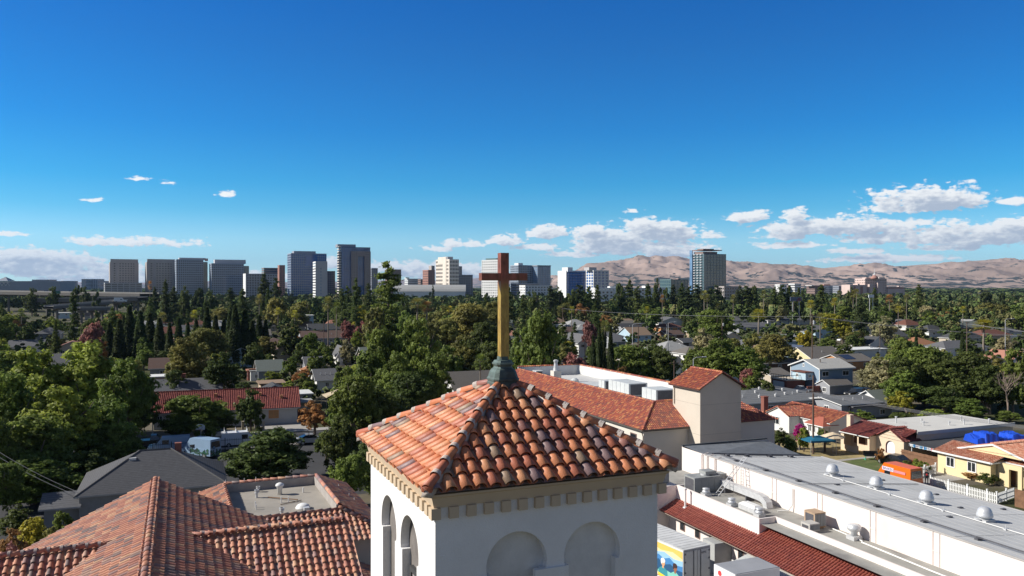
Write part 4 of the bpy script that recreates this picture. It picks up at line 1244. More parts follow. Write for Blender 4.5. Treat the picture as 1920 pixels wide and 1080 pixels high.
for b in (-5.5, -8.6):
    k = MB(); k.box(HF, -1.6, -.7, b - .06, b + .06, DZ, DZ + .46); k.build('support', DKM, t)
for i, (a, b, lab) in enumerate(((-3.75, -5.6, 'round metal fan behind the parapet, closest to the big air unit'), (-3.7, -9.4, 'round metal fan behind the parapet, left of the white skylight box'), (-3.5, -12.9, 'round metal fan behind the parapet, right of the white skylight box'))):
    t = thing('roof_fan', lab, 'roof fan', HF(a, b, DZ), 'round fans on the wing roof')
    k = MB(); k.box(HF, a - .36, a + .36, b - .36, b + .36, DZ, DZ + .25); k.build('curb', GALV, t)
    k = MB(); k.lathe(HF(a, b, DZ), [(.36, .25), (.38, .4), (.30, .48), (.30, .58), (.34, .6), (.32, .68), (.1, .72)], 18); k.build('fan_hood', ALU, t, smooth=True)
t = thing('roof_fan', 'tall silver mushroom fan standing alone past the beige air conditioner', 'roof fan', HF(-.75, -20.6, DZ), 'round fans on the wing roof')
k = MB(); k.box(HF, -1.15, -.35, -21, -20.2, DZ, DZ + .3); k.build('curb', GALV, t)
k = MB(); k.lathe(HF(-.75, -20.6, DZ), [(.26, .3), (.24, .55), (.5, .75), (.52, 1.0), (.46, 1.04), (.46, 1.12), (.1, 1.16)], 20); k.build('fan_hood', ALU, t, smooth=True)
t = thing('skylight', 'white box skylight between two round fans on the wing roof', 'skylight', HF(-3.0, -11.2, DZ))
k = MB(); k.box(HF, -3.55, -2.5, -12.3, -10.1, DZ, DZ + .42); k.build('curb', GALV, t)
k = MB(); vs = [HF(-3.55, -12.3, DZ + .42), HF(-2.5, -12.3, DZ + .42), HF(-2.5, -10.1, DZ + .42), HF(-3.55, -10.1, DZ + .42), HF(-3.3, -12, DZ + .62), HF(-2.75, -12, DZ + .62), HF(-2.75, -10.4, DZ + .62), HF(-3.3, -10.4, DZ + .62)]
k.add(vs, [(0, 1, 5, 4), (1, 2, 6, 5), (2, 3, 7, 6), (3, 0, 4, 7), (4, 5, 6, 7)]); k.build('dome', VW, t)
k = MB()
l0, l1 = Vector(HF(-2.9, -6.0, DZ)), Vector(HF(-.02, -6.6, 8.1))
off = hv * .24
for s_ in (-1, 1):
    k.tube(l0 + off * s_ * 1.15, l1 + off * s_, .035, n=6)
lad = k.build('ladder', GALV, None, origin=HF(-2.6, -6, DZ))
tag(lad, 'silver ladder leaning from the wing deck to the hall roof', 'ladder')
k = MB()
for i in range(14):
    p = l0.lerp(l1, (i + .5) / 14); k.tube(p - off * 1.1, p + off * 1.1, .02, n=5)
k.build('rung', GALV, lad)
wl_ = thing('wall_ladder', 'white fixed ladder on the pink hall wall beside the leaning ladder', 'ladder', HF(-.15, -6.0, DZ))
k = MB()
for d in (-.2, .2):
    k.tube(HF(-.16, -5.9 + d, DZ + .2), HF(-.16, -5.9 + d, 6.9), .022, n=5)
k.build('rail', VW, wl_)
k = MB()
for i in range(8):
    k.tube(HF(-.16, -6.1, DZ + .35 + i * .27), HF(-.16, -5.7, DZ + .35 + i * .27), .016, n=5)
k.build('rung', VW, wl_)
pp = thing('vent_stack', 'white vent pipe standing on the red tile skirt roof', 'vent pipe', HF(-5.6, -4.9, 3.3))
k = MB(); k.tube(HF(-5.55, -4.9, zt_(-5.55) - .1), HF(-5.55, -4.9, 5.2), .1, n=10); k.build('pipe', VW, pp)
k = MB(); c = HF(-5.55, -4.9, 5.1); k.lathe(c, [(.15, 0), (.15, .12), (.04, .18)], 10); k.build('cap', VW, pp)
k = MB(); c = HF(-5.55, -4.9, zt_(-5.55)); k.lathe(c, [(.26, 0.02), (.2, .1), (.1, .16)], 10); k.build('flashing', GALV, pp)
dp = MB(); dp.path([HF(-.45, -9.4 - i * .01, 5.0 + i * .02) if False else p for i, p in enumerate([HF(-.1, -13.0, 6.6), HF(-.1, -13.0, 5.2), HF(-.4, -12.8, 4.7), HF(-1.2, -12.4, 4.62)])], .05, 6)
tag(dp.build('drain_pipe', VW, None, origin=HF(-.1, -13, DZ)), 'thin white drain pipe on the pink hall wall, near the duct end', 'pipe')
dp = MB(); dp.path([HF(-1.0, -21.6, DZ + .1), HF(-1.3, -28, DZ + .1), HF(-1.5, -44, DZ + .1)], .06, 6); dp.path([HF(-.5, -18, DZ + .08), HF(-.7, -21.4, DZ + .08)], .05, 6)
tag(dp.build('roof_pipe', VW, None, origin=HF(-1.2, -25, DZ)), 'long white pipe lying along the wing roof deck', 'pipe')
LAND.append(('the red tile skirt roof', 1450, 1010, 66, 200))

# ------------------------------------------------------------------ school building with tile roof and stair tower
SF = FR((16.25, 98.7), TH)
su, sv = Vector((SF.a.x, SF.a.y, 0)), Vector((SF.b.x, SF.b.y, 0))
BEI = M('beige stucco', (.60, .53, .44), rough=.95, var=.06, scale=.35, bump=.2, stain=(.54, .48, .405))
BEIW = M('cream stucco', (.66, .61, .53), rough=.95, var=.05, scale=.35)
sch = thing('school_building', 'long beige building with orange tile roof around sunken roof plant', 'school building', SF(10, 20, 0))
W_, LB, EZ, RZ, RW = 20.3, 53.0, 6.5, 9.0, 4.1
ST = tiles_mats('school', [(.54, .18, .085), (.43, .125, .08), (.36, .105, .075), (.62, .28, .125), (.30, .105, .08), (.25, .10, .085)], rough=.6, spec=.35)
SWT = [3, 4, 3.4, 1.6, 2, 1.4]
sl2 = (RZ - EZ) / RW
pl_ = Vector(SF(RW, RW, RZ))
k = MB()
LS = math.hypot(RW + .35, (RW + .35) * sl2)


def patchy(seed):                       # weather groups of tiles together so that colours come in drifts
    r = random.Random(seed)
    return r


def hippl(c, d, inside):
    n = Vector((d.y, -d.x, 0)).normalized()
    if n.dot(inside) > 0:
        n = -n
    return (c, n)


inner = [Vector(SF(RW, RW, RZ)), Vector(SF(W_ - RW, RW, RZ)), Vector(SF(W_ - RW, LB - RW, RZ)), Vector(SF(RW, LB - RW, RZ))]
d0, d1_, d2, d3 = (-su - sv), (su - sv), (su + sv), (-su + sv)
k2 = MB(); tile_slope(k2, Vector(SF(RW, -.35, RZ)), sv, (-su - Z3 * sl2), LB + .7, LS, [hippl(inner[0], d0, sv), hippl(inner[3], d3, -sv)], pitch=.27, expo=.38, seg=3, nm=6, rng=rng, weights=SWT, pan=False, lift=.04); k.join(k2)
k2 = MB(); tile_slope(k2, Vector(SF(-.35, RW, RZ)), su, (-sv - Z3 * sl2), W_ + .7, LS, [hippl(inner[0], d0, su), hippl(inner[1], d1_, -su)], pitch=.27, expo=.38, seg=4, nm=6, rng=rng, weights=SWT, pan=False, lift=.05); k.join(k2)
k.build('roof', ST, sch, smooth=True)
k = MB()
cap_run(k, inner[0] + Z3 * .05, Vector(SF(-.35, -.35, EZ - .35 * sl2 + .06)), r=.15, seg=5, step=.4, nm=5, rng=rng)
cap_run(k, inner[3] + Z3 * .05, inner[0] + Z3 * .05, r=.13, seg=4, step=.4, nm=5, rng=rng)
cap_run(k, inner[1] + Z3 * .05, inner[0] + Z3 * .05, r=.13, seg=4, step=.4, nm=5, rng=rng)
k.build('ridge_caps', ST, sch, smooth=True)
k = MB()
k.box(SF, RW + .05, W_ - 4, RW + .05, LB - 4, 7.0, 7.6)
k.build('roof_deck', M('pale roof membrane', (.55, .55, .54), rough=.9, var=.12, scale=.3, stain=(.42, .42, .41)), sch)
k = MB()
pw = .25
k.box(SF, W_ - 4, W_ - 4 + pw, RW, LB - 4, 7, 9.3); k.box(SF, RW, W_ - 4, LB - 4, LB - 4 + pw, 7, 9.3); k.box(SF, RW - .0, RW + .2, RW + .2, LB - 4, 7, RZ - .06)
k.build('parapet', M('parapet white', (.66, .66, .64), rough=.9, var=.1, scale=.4, stain=(.55, .55, .54)), sch)
k = MB(); cap_run(k, Vector(SF(W_ - 3.87, LB - 4, 9.32)), Vector(SF(W_ - 3.87, RW, 9.32)), r=.2, seg=4, step=.4, nm=5, rng=rng); cap_run(k, Vector(SF(W_ - 4, LB - 3.87, 9.32)), Vector(SF(RW, LB - 3.87, 9.32)), r=.2, seg=4, step=.4, nm=5, rng=rng)
k.build('coping_caps', ST, sch, smooth=True)
k = MB()
k.poly([SF(0, 0, 0), SF(0, LB, 0), SF(0, LB, EZ), SF(0, 0, EZ)]); k.poly([SF(W_, 0, 0), SF(0, 0, 0), SF(0, 0, EZ), SF(W_, 0, EZ)]); k.poly([SF(W_, 0, 0), SF(W_, LB, 0), SF(W_, LB, EZ), SF(W_, 0, EZ)]); k.poly([SF(0, LB, 0), SF(W_, LB, 0), SF(W_, LB, EZ), SF(0, LB, EZ)])
k.poly([SF(-.3, -.3, EZ - .21), SF(W_ + .3, -.3, EZ - .21), SF(W_ + .3, LB + .3, EZ - .21), SF(-.3, LB + .3, EZ - .21)])
k.build('wall', BEIW, sch)
k = MB(); k.tube(SF(-.42, -.42, EZ - .3), SF(-.42, LB, EZ - .3), .09, n=6); k.tube(SF(-.42, -.42, EZ - .3), SF(6.4, -.42, EZ - .3), .09, n=6); k.tube(SF(-.4, -.1, EZ - .3), SF(-.12, -.06, EZ - 1), .06, n=6); k.tube(SF(-.12, -.06, EZ - 1), SF(-.12, -.06, 0), .06, n=6)
k.build('gutter', M('gutter dark', (.10, .085, .07)), sch)
for b in (1.6, 8.4, 14.6, 20.8):
    k = MB(); k.box(SF, -.06, .05, b, b + 1.5, 3.9, 5.5); w = k.build('window', WF if b > 2 else M('brown frame', (.22, .15, .13)), sch)
    k = MB(); k.box(SF, -.09, -.05, b + .12, b + 1.38, 4.0, 5.4); k.build('pane', WG, w)
k = MB(); k.box(SF, 13.4, 14.4, -.06, .05, 3.6, 5.0); w = k.build('window', WF, sch)
k = MB(); k.box(SF, 13.5, 14.3, -.09, -.05, 3.7, 4.9); k.build('pane', WG, w)
LAND.append(('the long orange tile school roof', 1130, 750, 120, 150))
# stair tower
ta0, ta1, tb0, tb1 = 6.5, 12.7, -2.6, 3.3
st = thing('stair_tower', 'square beige stair tower with small orange tile gable roof', 'stair tower', SF(9.6, 0, 0))
tez, trz = 11.55, 13.3
mid_ = (ta0 + ta1) / 2
k = MB()
gz = lambda a: trz - .12 - abs(a - mid_) * (trz - tez) / (ta1 - ta0) * 2
k.poly([SF(ta0, tb1, 0), SF(ta0, tb0, 0), SF(ta0, tb0, gz(ta0)), SF(ta0, tb1, gz(ta0))][::-1])
k.poly([SF(ta0, tb0, 0), SF(ta1, tb0, 0), SF(ta1, tb0, gz(ta1)), SF(mid_, tb0, gz(mid_)), SF(ta0, tb0, gz(ta0))])
k.poly([SF(ta0, tb1, 0), SF(ta1, tb1, 0), SF(ta1, tb1, gz(ta1)), SF(mid_, tb1, gz(mid_)), SF(ta0, tb1, gz(ta0))][::-1])
k.poly([SF(ta1, tb0, 0), SF(ta1, tb1, 0), SF(ta1, tb1, gz(ta1)), SF(ta1, tb0, gz(ta1))])
k.build('wall', BEI, st)
k = MB()
for z in (5.6, 9.3):
    k.box(SF, ta0 - .012, ta1 + .012, tb0 - .012, tb1, z, z + .03)
k.build('wall_joint', M('joint dark', (.36, .32, .27)), st)
k = MB(); s3 = (trz - tez) / (ta1 - ta0) * 2
hw2 = (ta1 - ta0) / 2 + .5
LS2 = math.hypot(hw2, hw2 * s3)
for sg_ in (-1, 1):
    k2 = MB(); tile_slope(k2, Vector(SF(mid_, tb1 + .4, trz)), -sv, (su * sg_ - Z3 * s3), tb1 - tb0 + .8, LS2, (), pitch=.27, expo=.38, seg=4, nm=6, rng=rng, weights=[4, 4, 3, 1, 1.5, 1], pan=False, lift=.05); k.join(k2)
cap_run(k, Vector(SF(mid_, tb1 + .4, trz + .06)), Vector(SF(mid_, tb0 - .4, trz + .06)), r=.14, seg=5, step=.4, nm=5, rng=rng)
for sg_ in (-1, 1):
    cap_run(k, Vector(SF(mid_, tb0 - .36, trz + .04)), Vector(SF(mid_ + sg_ * hw2, tb0 - .36, trz - hw2 * s3 + .04)), r=.12, seg=4, step=.4, nm=5, rng=rng)
k.build('roof', ST, st, smooth=True)
k = MB()
for sg_ in (-1, 1):
    k.poly([SF(mid_, tb0 - .4, trz - .1), SF(mid_ + sg_ * hw2, tb0 - .4, trz - hw2 * s3 - .1), SF(mid_ + sg_ * hw2, tb1 + .4, trz - hw2 * s3 - .1), SF(mid_, tb1 + .4, trz - .1)])
k.build('eave_board', M('eave dark', (.12, .07, .055)), st)
k = MB(); k.tube(SF(ta0 - .1, tb1 - .4, 8.8), SF(ta0 - .1, tb1 - .4, tez - .3), .07, n=6); k.build('downpipe', BEI, st)
LAND.append(('the beige stair tower', 1325, 760, 100, 65))
# plant in the roof well
HV = M('air handler pale', (.55, .57, .56), rough=.55, var=.12, scale=1.2)
def handler(lab, a0, a1, b0, b1, h):
    t = thing('air_handler', lab, 'air handler', SF((a0 + a1) / 2, (b0 + b1) / 2, 7.6))
    k = MB(); k.box(SF, a0, a1, b0, b1, 7.75, 7.6 + h); k.box(SF, a0 + .2, a1 - .2, b0 + .2, b1 - .2, 7.6, 7.75); k.build('casing', HV, t)
    k = MB(); k.box(SF, a0 + .3, a1 - .3, b0 - .03, b0, 7.9, 7.6 + h - .15); k.build('intake_opening', DKM, t)
    k = MB()
    n = max(2, int((b1 - b0) / 1.2))
    for i in range(1, n):
        k.box(SF, a0 - .03, a0, b0 + (b1 - b0) * i / n - .03, b0 + (b1 - b0) * i / n + .03, 7.8, 7.6 + h)
    k.build('panel_seam', GALV, t)
    return t


def well(px, py):
    g_ = G(px, py, 7.6); d = Vector((g_.x, g_.y)) - SF.o
    return d.dot(SF.a), d.dot(SF.b)


handler('long pale air handler with black intake in the roof well', 8.4, 11.6, 17.5, 23.5, 2.0)
handler('shorter pale air handler closer to the beige stair tower', 8.6, 11.9, 10.5, 14.2, 1.9)
handler('small pale condenser box beside the stair tower wall', 12.8, 14.8, 6.5, 8.6, 1.9)
handler('low square pale condenser behind the long air handler', 8.6, 10.4, 25.2, 27.0, 1.6)
handler('small pale box at the far end of the roof well', 4.8, 6.2, 42.6, 44.2, 1.6)
t = thing('exhaust_stack', 'grey square exhaust stack with conical cap in the roof well', 'exhaust stack', SF(6.6, 40, 7.6))
k = MB(); k.box(SF, 6.3, 7.7, 38.6, 40, 7.6, 9.5); k.build('shaft', BEIW, t)
k = MB(); k.lathe(SF(7.0, 39.3, 9.5), [(.5, 0), (.4, .5), (.3, 1.2), (.3, 1.5), (.42, 1.55), (.42, 1.8), (.2, 1.9)], 10); k.build('cowl', GALV, t)
k = MB(); k.box(SF, 5.5, 12, 29, 35, 7.6, 7.9); t = k.build('roof_platform', HV, None, origin=SF(8, 32, 7.6)); tag(t, 'flat pale raised platform on the school roof', 'platform')
k = MB(); c = SF(9.2, 36.5, 7.6); k.lathe(c, [(.7, 0), (.7, .5), (.3, .8)], 12); t = k.build('roof_vent', HV, None, origin=c); tag(t, 'round pale vent near the back parapet of the school roof', 'roof vent')

# ------------------------------------------------------------------ houses
SH = {n: shingle('shingle ' + n, c) for n, c in {'grey': (.135, .135, .14), 'dark': (.075, .077, .082), 'brown': (.13, .085, .07), 'tan': (.27, .19, .13), 'redbrown': (.17, .075, .055), 'light': (.33, .33, .32),
      'white': (.62, .62, .6), 'blue': (.07, .09, .14), 'green': (.16, .18, .16), 'orange': (.33, .16, .085), 'peach': (.42, .20, .14), 'greybrown': (.165, .15, .135), 'gravel': (.155, .16, .165)}.items()}
WL = {n: M('house wall ' + n, c, rough=.9, var=.06, scale=.5) for n, c in {'white': (.72, .71, .68), 'cream': (.72, .58, .42), 'grey': (.30, .31, .33), 'blue': (.25, .33, .41), 'ltblue': (.42, .55, .62), 'yellow': (.74, .61, .36),
      'beige': (.52, .45, .36), 'tan': (.42, .32, .22), 'brown': (.2, .11, .07), 'orange': (.55, .27, .12), 'pink': (.6, .42, .36), 'redbrick': (.26, .10, .075), 'dark': (.08, .08, .085), 'green': (.2, .25, .2)}.items()}
TRIMW = M('white trim', (.74, .74, .72), rough=.7, var=.04)
VIS = []                                    # screen rectangles that trees in front must leave open


def vis(x0, y0, x1, y1, Y):
    VIS.append((x0, y0, x1, y1, Y))


def roofshape(k, fr, L, d, h, rise, typ, over, th=.16):
    """roof slab with thickness over the plan 0..L, 0..d"""
    e0, e1, f0, f1 = -over, L + over, -over, d + over
    if typ == 'flat':
        k.box(fr, e0, e1, f0, f1, h, h + .22); return
    if typ == 'a':
        m = d / 2; s = rise / m; ze = h - over * s
        for z0, t in ((0, 1), (-th, -1)):
            A = [fr(e0, f0, ze + z0), fr(e1, f0, ze + z0), fr(e1, m, h + rise + z0), fr(e0, m, h + rise + z0)]
            B = [fr(e0, m, h + rise + z0), fr(e1, m, h + rise + z0), fr(e1, f1, ze + z0), fr(e0, f1, ze + z0)]
            for q in (A, B):
                k.poly(q if t > 0 else q[::-1])
        for a in (e0, e1):
            k.poly([fr(a, f0, ze), fr(a, m, h + rise), fr(a, m, h + rise - th), fr(a, f0, ze - th)], 1); k.poly([fr(a, m, h + rise), fr(a, f1, ze), fr(a, f1, ze - th), fr(a, m, h + rise - th)], 1)
        for b in (f0, f1):
            k.poly([fr(e0, b, ze), fr(e1, b, ze), fr(e1, b, ze - th), fr(e0, b, ze - th)], 1)
    elif typ == 'b':
        m = L / 2; s = rise / m; ze = h - over * s
        for z0, t in ((0, 1), (-th, -1)):
            A = [fr(e0, f1, ze + z0), fr(e0, f0, ze + z0), fr(m, f0, h + rise + z0), fr(m, f1, h + rise + z0)]
            B = [fr(m, f1, h + rise + z0), fr(m, f0, h + rise + z0), fr(e1, f0, ze + z0), fr(e1, f1, ze + z0)]
            for q in (A, B):
                k.poly(q if t > 0 else q[::-1])
        for b in (f0, f1):
            k.poly([fr(e0, b, ze), fr(m, b, h + rise), fr(m, b, h + rise - th), fr(e0, b, ze - th)], 1); k.poly([fr(m, b, h + rise), fr(e1, b, ze), fr(e1, b, ze - th), fr(m, b, h + rise - th)], 1)
        for a in (e0, e1):
            k.poly([fr(a, f0, ze), fr(a, f1, ze), fr(a, f1, ze - th), fr(a, f0, ze - th)], 1)
    else:                                    # hip
        m = min(L, d) / 2; s = rise / m; ze = h - over * s; zt = h + rise
        if L >= d:
            r0, r1 = (m, d / 2), (L - m, d / 2)
        else:
            r0, r1 = (L / 2, m), (L / 2, d - m)
        c = [(e0, f0), (e1, f0), (e1, f1), (e0, f1)]
        if L >= d:
            F = [[c[0], c[1], r1, r0], [c[1], c[2], r1], [c[2], c[3], r0, r1], [c[3], c[0], r0]]
        else:
            F = [[c[0], c[1], r0], [c[1], c[2], r1, r0], [c[2], c[3], r1], [c[3], c[0], r0, r1]]
        zz = lambda p: zt if p in (r0, r1) else ze
        for f in F:
            k.poly([fr(p[0], p[1], zz(p)) for p in f])
        k.poly([fr(p[0], p[1], ze - th) for p in c[::-1]])
        for i in range(4):
            p, q = c[i], c[(i + 1) % 4]
            k.poly([fr(*p, ze - th), fr(*q, ze - th), fr(*q, ze), fr(*p, ze)], 1)


def wallshape(k, fr, L, d, h, rise, typ):
    k.poly([fr(0, 0, 0), fr(L, 0, 0), fr(L, 0, h), fr(0, 0, h)] if typ != 'b' else [fr(0, 0, 0), fr(L, 0, 0), fr(L, 0, h), fr(L / 2, 0, h + rise - .17), fr(0, 0, h)])
    k.poly([fr(L, d, 0), fr(0, d, 0), fr(0, d, h), fr(L, d, h)] if typ != 'b' else [fr(L, d, 0), fr(0, d, 0), fr(0, d, h), fr(L / 2, d, h + rise - .17), fr(L, d, h)])
    k.poly([fr(0, d, 0), fr(0, 0, 0), fr(0, 0, h), fr(0, d, h)] if typ != 'a' else [fr(0, d, 0), fr(0, 0, 0), fr(0, 0, h), fr(0, d / 2, h + rise - .17), fr(0, d, h)])
    k.poly([fr(L, 0, 0), fr(L, d, 0), fr(L, d, h), fr(L, 0, h)] if typ != 'a' else [fr(L, 0, 0), fr(L, d, 0), fr(L, d, h), fr(L, d / 2, h + rise - .17), fr(L, 0, h)])


def add_window(t, fr, side, c, z, w=1.2, hh=1.1, frame=None, pane=None, at=0.0, sub=True):
    frame = frame or TRIMW
    k = MB()
    if side == 'f':
        k.box(fr, c - w / 2, c + w / 2, at - .05, at + .04, z, z + hh)
    else:
        k.box(fr, at - .05, at + .04, c - w / 2, c + w / 2, z, z + hh)
    o = k.build('window', frame, t)
    k = MB(); g = .15
    for q in (0, 1):
        lo = c - w / 2 + g + q * (w / 2 - g / 2); hi = lo + w / 2 - g * 1.2
        if side == 'f':
            k.box(fr, lo, hi, at - .07, at - .045, z + g, z + hh - g)
        else:
            k.box(fr, at - .07, at - .045, lo, hi, z + g, z + hh - g)
    k.build('pane', pane or WG, o)
    return o


HOUSES = []


def house(label, pxL, py, pxR, h, d, typ, rise, wall, roof, over=.45, ang=None, cat='house', chim=None, wins=None, lm=None, vents=0, name='house', sink=0):
    o = G(pxL, py, h)
    fr = FR((o.x, o.y), ang if ang is not None else TH)
    k1 = (pxR - CX) / FX
    L = (k1 * o.y - o.x) / (math.cos(fr.ang) - k1 * math.sin(fr.ang))
    t = thing(name, label, cat, fr(L / 2, d / 2, 0), 'houses of the neighbourhood')
    k = MB(); wallshape(k, fr, L, d, h, rise, typ); k.build('wall', WL[wall], t)
    k = MB(); roofshape(k, fr, L, d, h, rise, typ, over); k.build('roof', [SH[roof], TRIMW], t)
    Y = o.y
    n = wins if wins is not None else max(1, int(L / 4))
    for i in range(n):
        add_window(t, fr, 'f', L * (i + .5) / n, h - 1.75, w=1.3 if L > 5 else .9)
    if typ != 'flat' or True:
        add_window(t, fr, 's', d * .4, h - 1.75)
    if chim:
        a, b, m = chim
        k = MB(); z = h + rise * .5; k.box(fr, a - .4, a + .4, b - .3, b + .3, h - .5, h + rise + .7); k.box(fr, a - .46, a + .46, b - .36, b + .36, h + rise + .7, h + rise + .85)
        k.build('chimney', WL[m], t)
    for i in range(vents):
        a = L * (i + 1) / (vents + 1); b = d * .22
        zz_ = h + (rise * (b / (d / 2)) if typ in ('a', 'hip') else .1)
        k = MB(); k.tube(fr(a, b, zz_ - .1), fr(a, b, zz_ + .5), .08, n=6); k.build('vent_pipe', GALV, t)
    x0, y0 = pxL, CY + FX * (H - h - rise) / (Y + d / 2)
    if lm:
        LAND.append((lm, (pxL + pxR) / 2, (y0 + py) / 2, Y, abs(pxR - pxL) / 2))
    vis(min(pxL, pxR) + 2, y0, max(pxL, pxR) - 2, py + 3, Y)
    HOUSES.append((t, fr, L, d))
    return t, fr, L


hs1 = house('grey house with brown shingle roof and one white window, right of the tall left trees', 281, 690, 327, 3.0, 9, 'a', 2.2, 'grey', 'brown', lm='the brown shingle house')
house('long low house with grey shingle roof and red brick chimney', 292, 741, 414, 3.0, 10, 'a', 2.5, 'beige', 'grey', chim=(5.0, 6.2, 'redbrick'), vents=2, lm='the long grey shingle roof')
house('small white flat roofed shed behind the brick chimney', 284, 708, 345, 2.6, 5, 'flat', 0, 'pink', 'white', wins=1)
house('grey green gable house with white lean-to, left of the bright green bush', 484, 694, 531, 2.9, 8, 'a', 2.2, 'grey', 'green', lm='the grey green gable house')
house('low lean-to with pale roof attached before the grey green house', 470, 697, 492, 2.4, 4, 'flat', 0, 'white', 'light', wins=1, over=.2)
house('small peach roofed shed with brick red wall', 464, 696, 480, 2.4, 3.5, 'flat', 0, 'redbrick', 'peach', wins=1, over=.2)
house('house with plain dark grey roof behind the orange roofed garage', 574, 685, 607, 3, 8, 'a', 2, 'grey', 'grey', vents=2)
house('brown garage with pale orange roof', 572, 696, 612, 2.4, 7, 'b', 1.1, 'brown', 'orange', wins=1, lm='the orange roofed garage')
house('white gable house with dark grey roof behind the tan shade sail', 594, 712, 632, 2.9, 9, 'a', 2.0, 'white', 'grey', vents=3, lm='the white gable house by the sail')
house('flat tan carport roof behind the dark gable shed', 489, 721, 533, 2.7, 6, 'flat', 0, 'tan', 'tan', wins=1)
house('dark grey gable shed above the red tile house', 493, 732, 537, 2.3, 5, 'b', 1.1, 'dark', 'dark', wins=1)
house('small orange walled house with brown roof next to the grey shingle roof', 415, 722, 432, 2.8, 6, 'a', 1.5, 'orange', 'brown', wins=1)
house('little tan gable shed with cream wall near the orange walled house', 426, 729, 446, 2.3, 5, 'b', 1.0, 'cream', 'tan', wins=1)
house('white carport roof at the right end of the red tile house', 549, 741, 585, 2.7, 6, 'flat', 0, 'grey', 'white', wins=1, over=.3)
house('pale blue patio roof below the white carport', 552, 757, 588, 2.5, 4.5, 'flat', 0, 'tan', 'light', wins=1, over=.2)
house('brown gable house with light edge below the row of cypresses', 514, 658, 546, 3, 8, 'b', 1.8, 'beige', 'brown')
house('house with dull red roof and blue tarp neighbour', 545, 656, 558, 3, 7, 'a', 1.4, 'white', 'redbrown', wins=1)
house('tiny white gable peeking through trees near the palm trunk', 634, 664, 650, 3.4, 8, 'b', 2.4, 'white', 'grey', wins=1)
house('white gable standing a little above the tiny white gable', 666, 649, 681, 3.4, 8, 'b', 2.6, 'white', 'grey', wins=1)
house('tan roofed house below the blue grey shed', 560, 612, 586, 3, 9, 'a', 2.4, 'beige', 'tan')
house('long low brown roof house with blue gable, left of the palm', 566, 634, 652, 3, 12, 'a', 2.6, 'grey', 'brown', vents=2, lm='the long brown roof')
house('dark green roofed house behind the long brown roof', 580, 617, 640, 3, 10, 'a', 2.4, 'grey', 'dark')
house('tall blue grey shed with white roof among trees', 546, 592, 588, 6.0, 12, 'flat', 0, 'ltblue', 'white', wins=3, cat='shed', lm='the blue grey shed')
house('beige house with long reddish brown roof, left middle distance', 292, 587, 368, 3.2, 14, 'a', 2.6, 'beige', 'redbrown', lm='the reddish brown roof')
house('house with small pale grey hip roof above the reddish brown roof', 292, 577, 314, 3.2, 10, 'hip', 2.6, 'white', 'light')
house('house with steep pinkish red hip roof among trees', 371, 575, 389, 5.0, 10, 'hip', 4, 'white', 'peach', lm='the pinkish hip roof')
house('grey house with lighter end wall, right of the pinkish hip roof', 444, 577, 466, 5, 10, 'b', 2.4, 'grey', 'grey')
house('flat pale blue shed roof at the left among dark trees', 104, 587, 131, 4.2, 12, 'flat', 0, 'ltblue', 'white', cat='shed', lm='the pale blue shed')
house('tan roofed house right of the pale blue shed', 159, 592, 181, 3, 9, 'a', 2, 'beige', 'tan')
house('dark grey hip roof hidden behind the leftmost trees', 66, 625, 112, 3.2, 12, 'hip', 2.4, 'grey', 'grey')
house('small grey house corner beside the round pink tree', 129, 624, 143, 3.2, 9, 'a', 2.2, 'grey', 'grey', wins=1)
house('cream apartment block with peach tile roof, left of the tallest palm', 560, 571, 608, 5.6, 14, 'hip', 2.6, 'cream', 'peach', cat='apartment block', lm='the peach roofed apartments')
house('peach roofed apartment block behind the conifer trunk', 720, 581, 762, 5.6, 14, 'hip', 2.6, 'pink', 'peach', cat='apartment block')
house('small peach roof right of the palm, farther off', 620, 562, 634, 5, 12, 'hip', 2, 'cream', 'peach', wins=1)
house('dark brown ridge roof with roof vents left of the cross', 848, 681, 918, 3.2, 11, 'a', 2.6, 'brown', 'brown', vents=4, lm='the dark brown roof')
house('old house with worn wood shingle roof just left of the cross base', 856, 737, 940, 3.0, 12, 'a', 3.6, 'white', 'greybrown', lm='the worn shingle roof')
house('brown roofed house right of the big tree by the cross', 1062, 622, 1081, 3, 9, 'a', 2, 'beige', 'brown', wins=1)
house('white two storey gable house with grey roof above the cypresses', 1086, 642, 1112, 5.6, 12, 'b', 2.6, 'white', 'grey', wins=2, lm='the white two storey gable')
house('dark grey roofed house behind the tan roofed house', 1168, 617, 1217, 3, 9, 'a', 2.6, 'grey', 'dark', vents=2)
house('blue grey house with smooth tan roof', 1185, 628, 1221, 3.2, 12, 'a', 3.0, 'ltblue', 'tan', lm='the tan roofed blue grey house')
house('white gable house above the orange walled house', 1239, 603, 1284, 3.4, 9, 'b', 2.6, 'white', 'grey', wins=1)
house('orange walled house with dark red hip roof', 1239, 613, 1279, 2.9, 8, 'hip', 1.6, 'orange', 'redbrown', lm='the orange walled house')
house('long white flat roofed shop with green awning', 1122, 584, 1184, 4, 12, 'flat', 0, 'white', 'white', cat='shop', wins=4, lm='the white flat roofed shop')
house('long cream flat roofed block behind the round tree', 1296, 570, 1352, 6.5, 12, 'flat', 0, 'cream', 'light', cat='office block', wins=4, lm='the long cream block')
house('grey hip roofed house with pale ridges, right of the tan roofed house', 1243, 657, 1306, 3.0, 12, 'hip', 2.6, 'grey', 'light', vents=2, lm='the pale grey hip roof')
house('small dark roofed hut next to the pale grey hip roof', 1281, 641, 1308, 2.7, 7, 'a', 1.2, 'dark', 'dark', wins=1)
house('brown roofed house under the orange walled house', 1250, 627, 1282, 2.8, 8, 'a', 1.6, 'brown', 'brown', wins=1)
house('grey hip roofed house right of the dark round tree', 1360, 601, 1402, 3, 10, 'hip', 2, 'white', 'grey', lm='the grey hip roofed house')
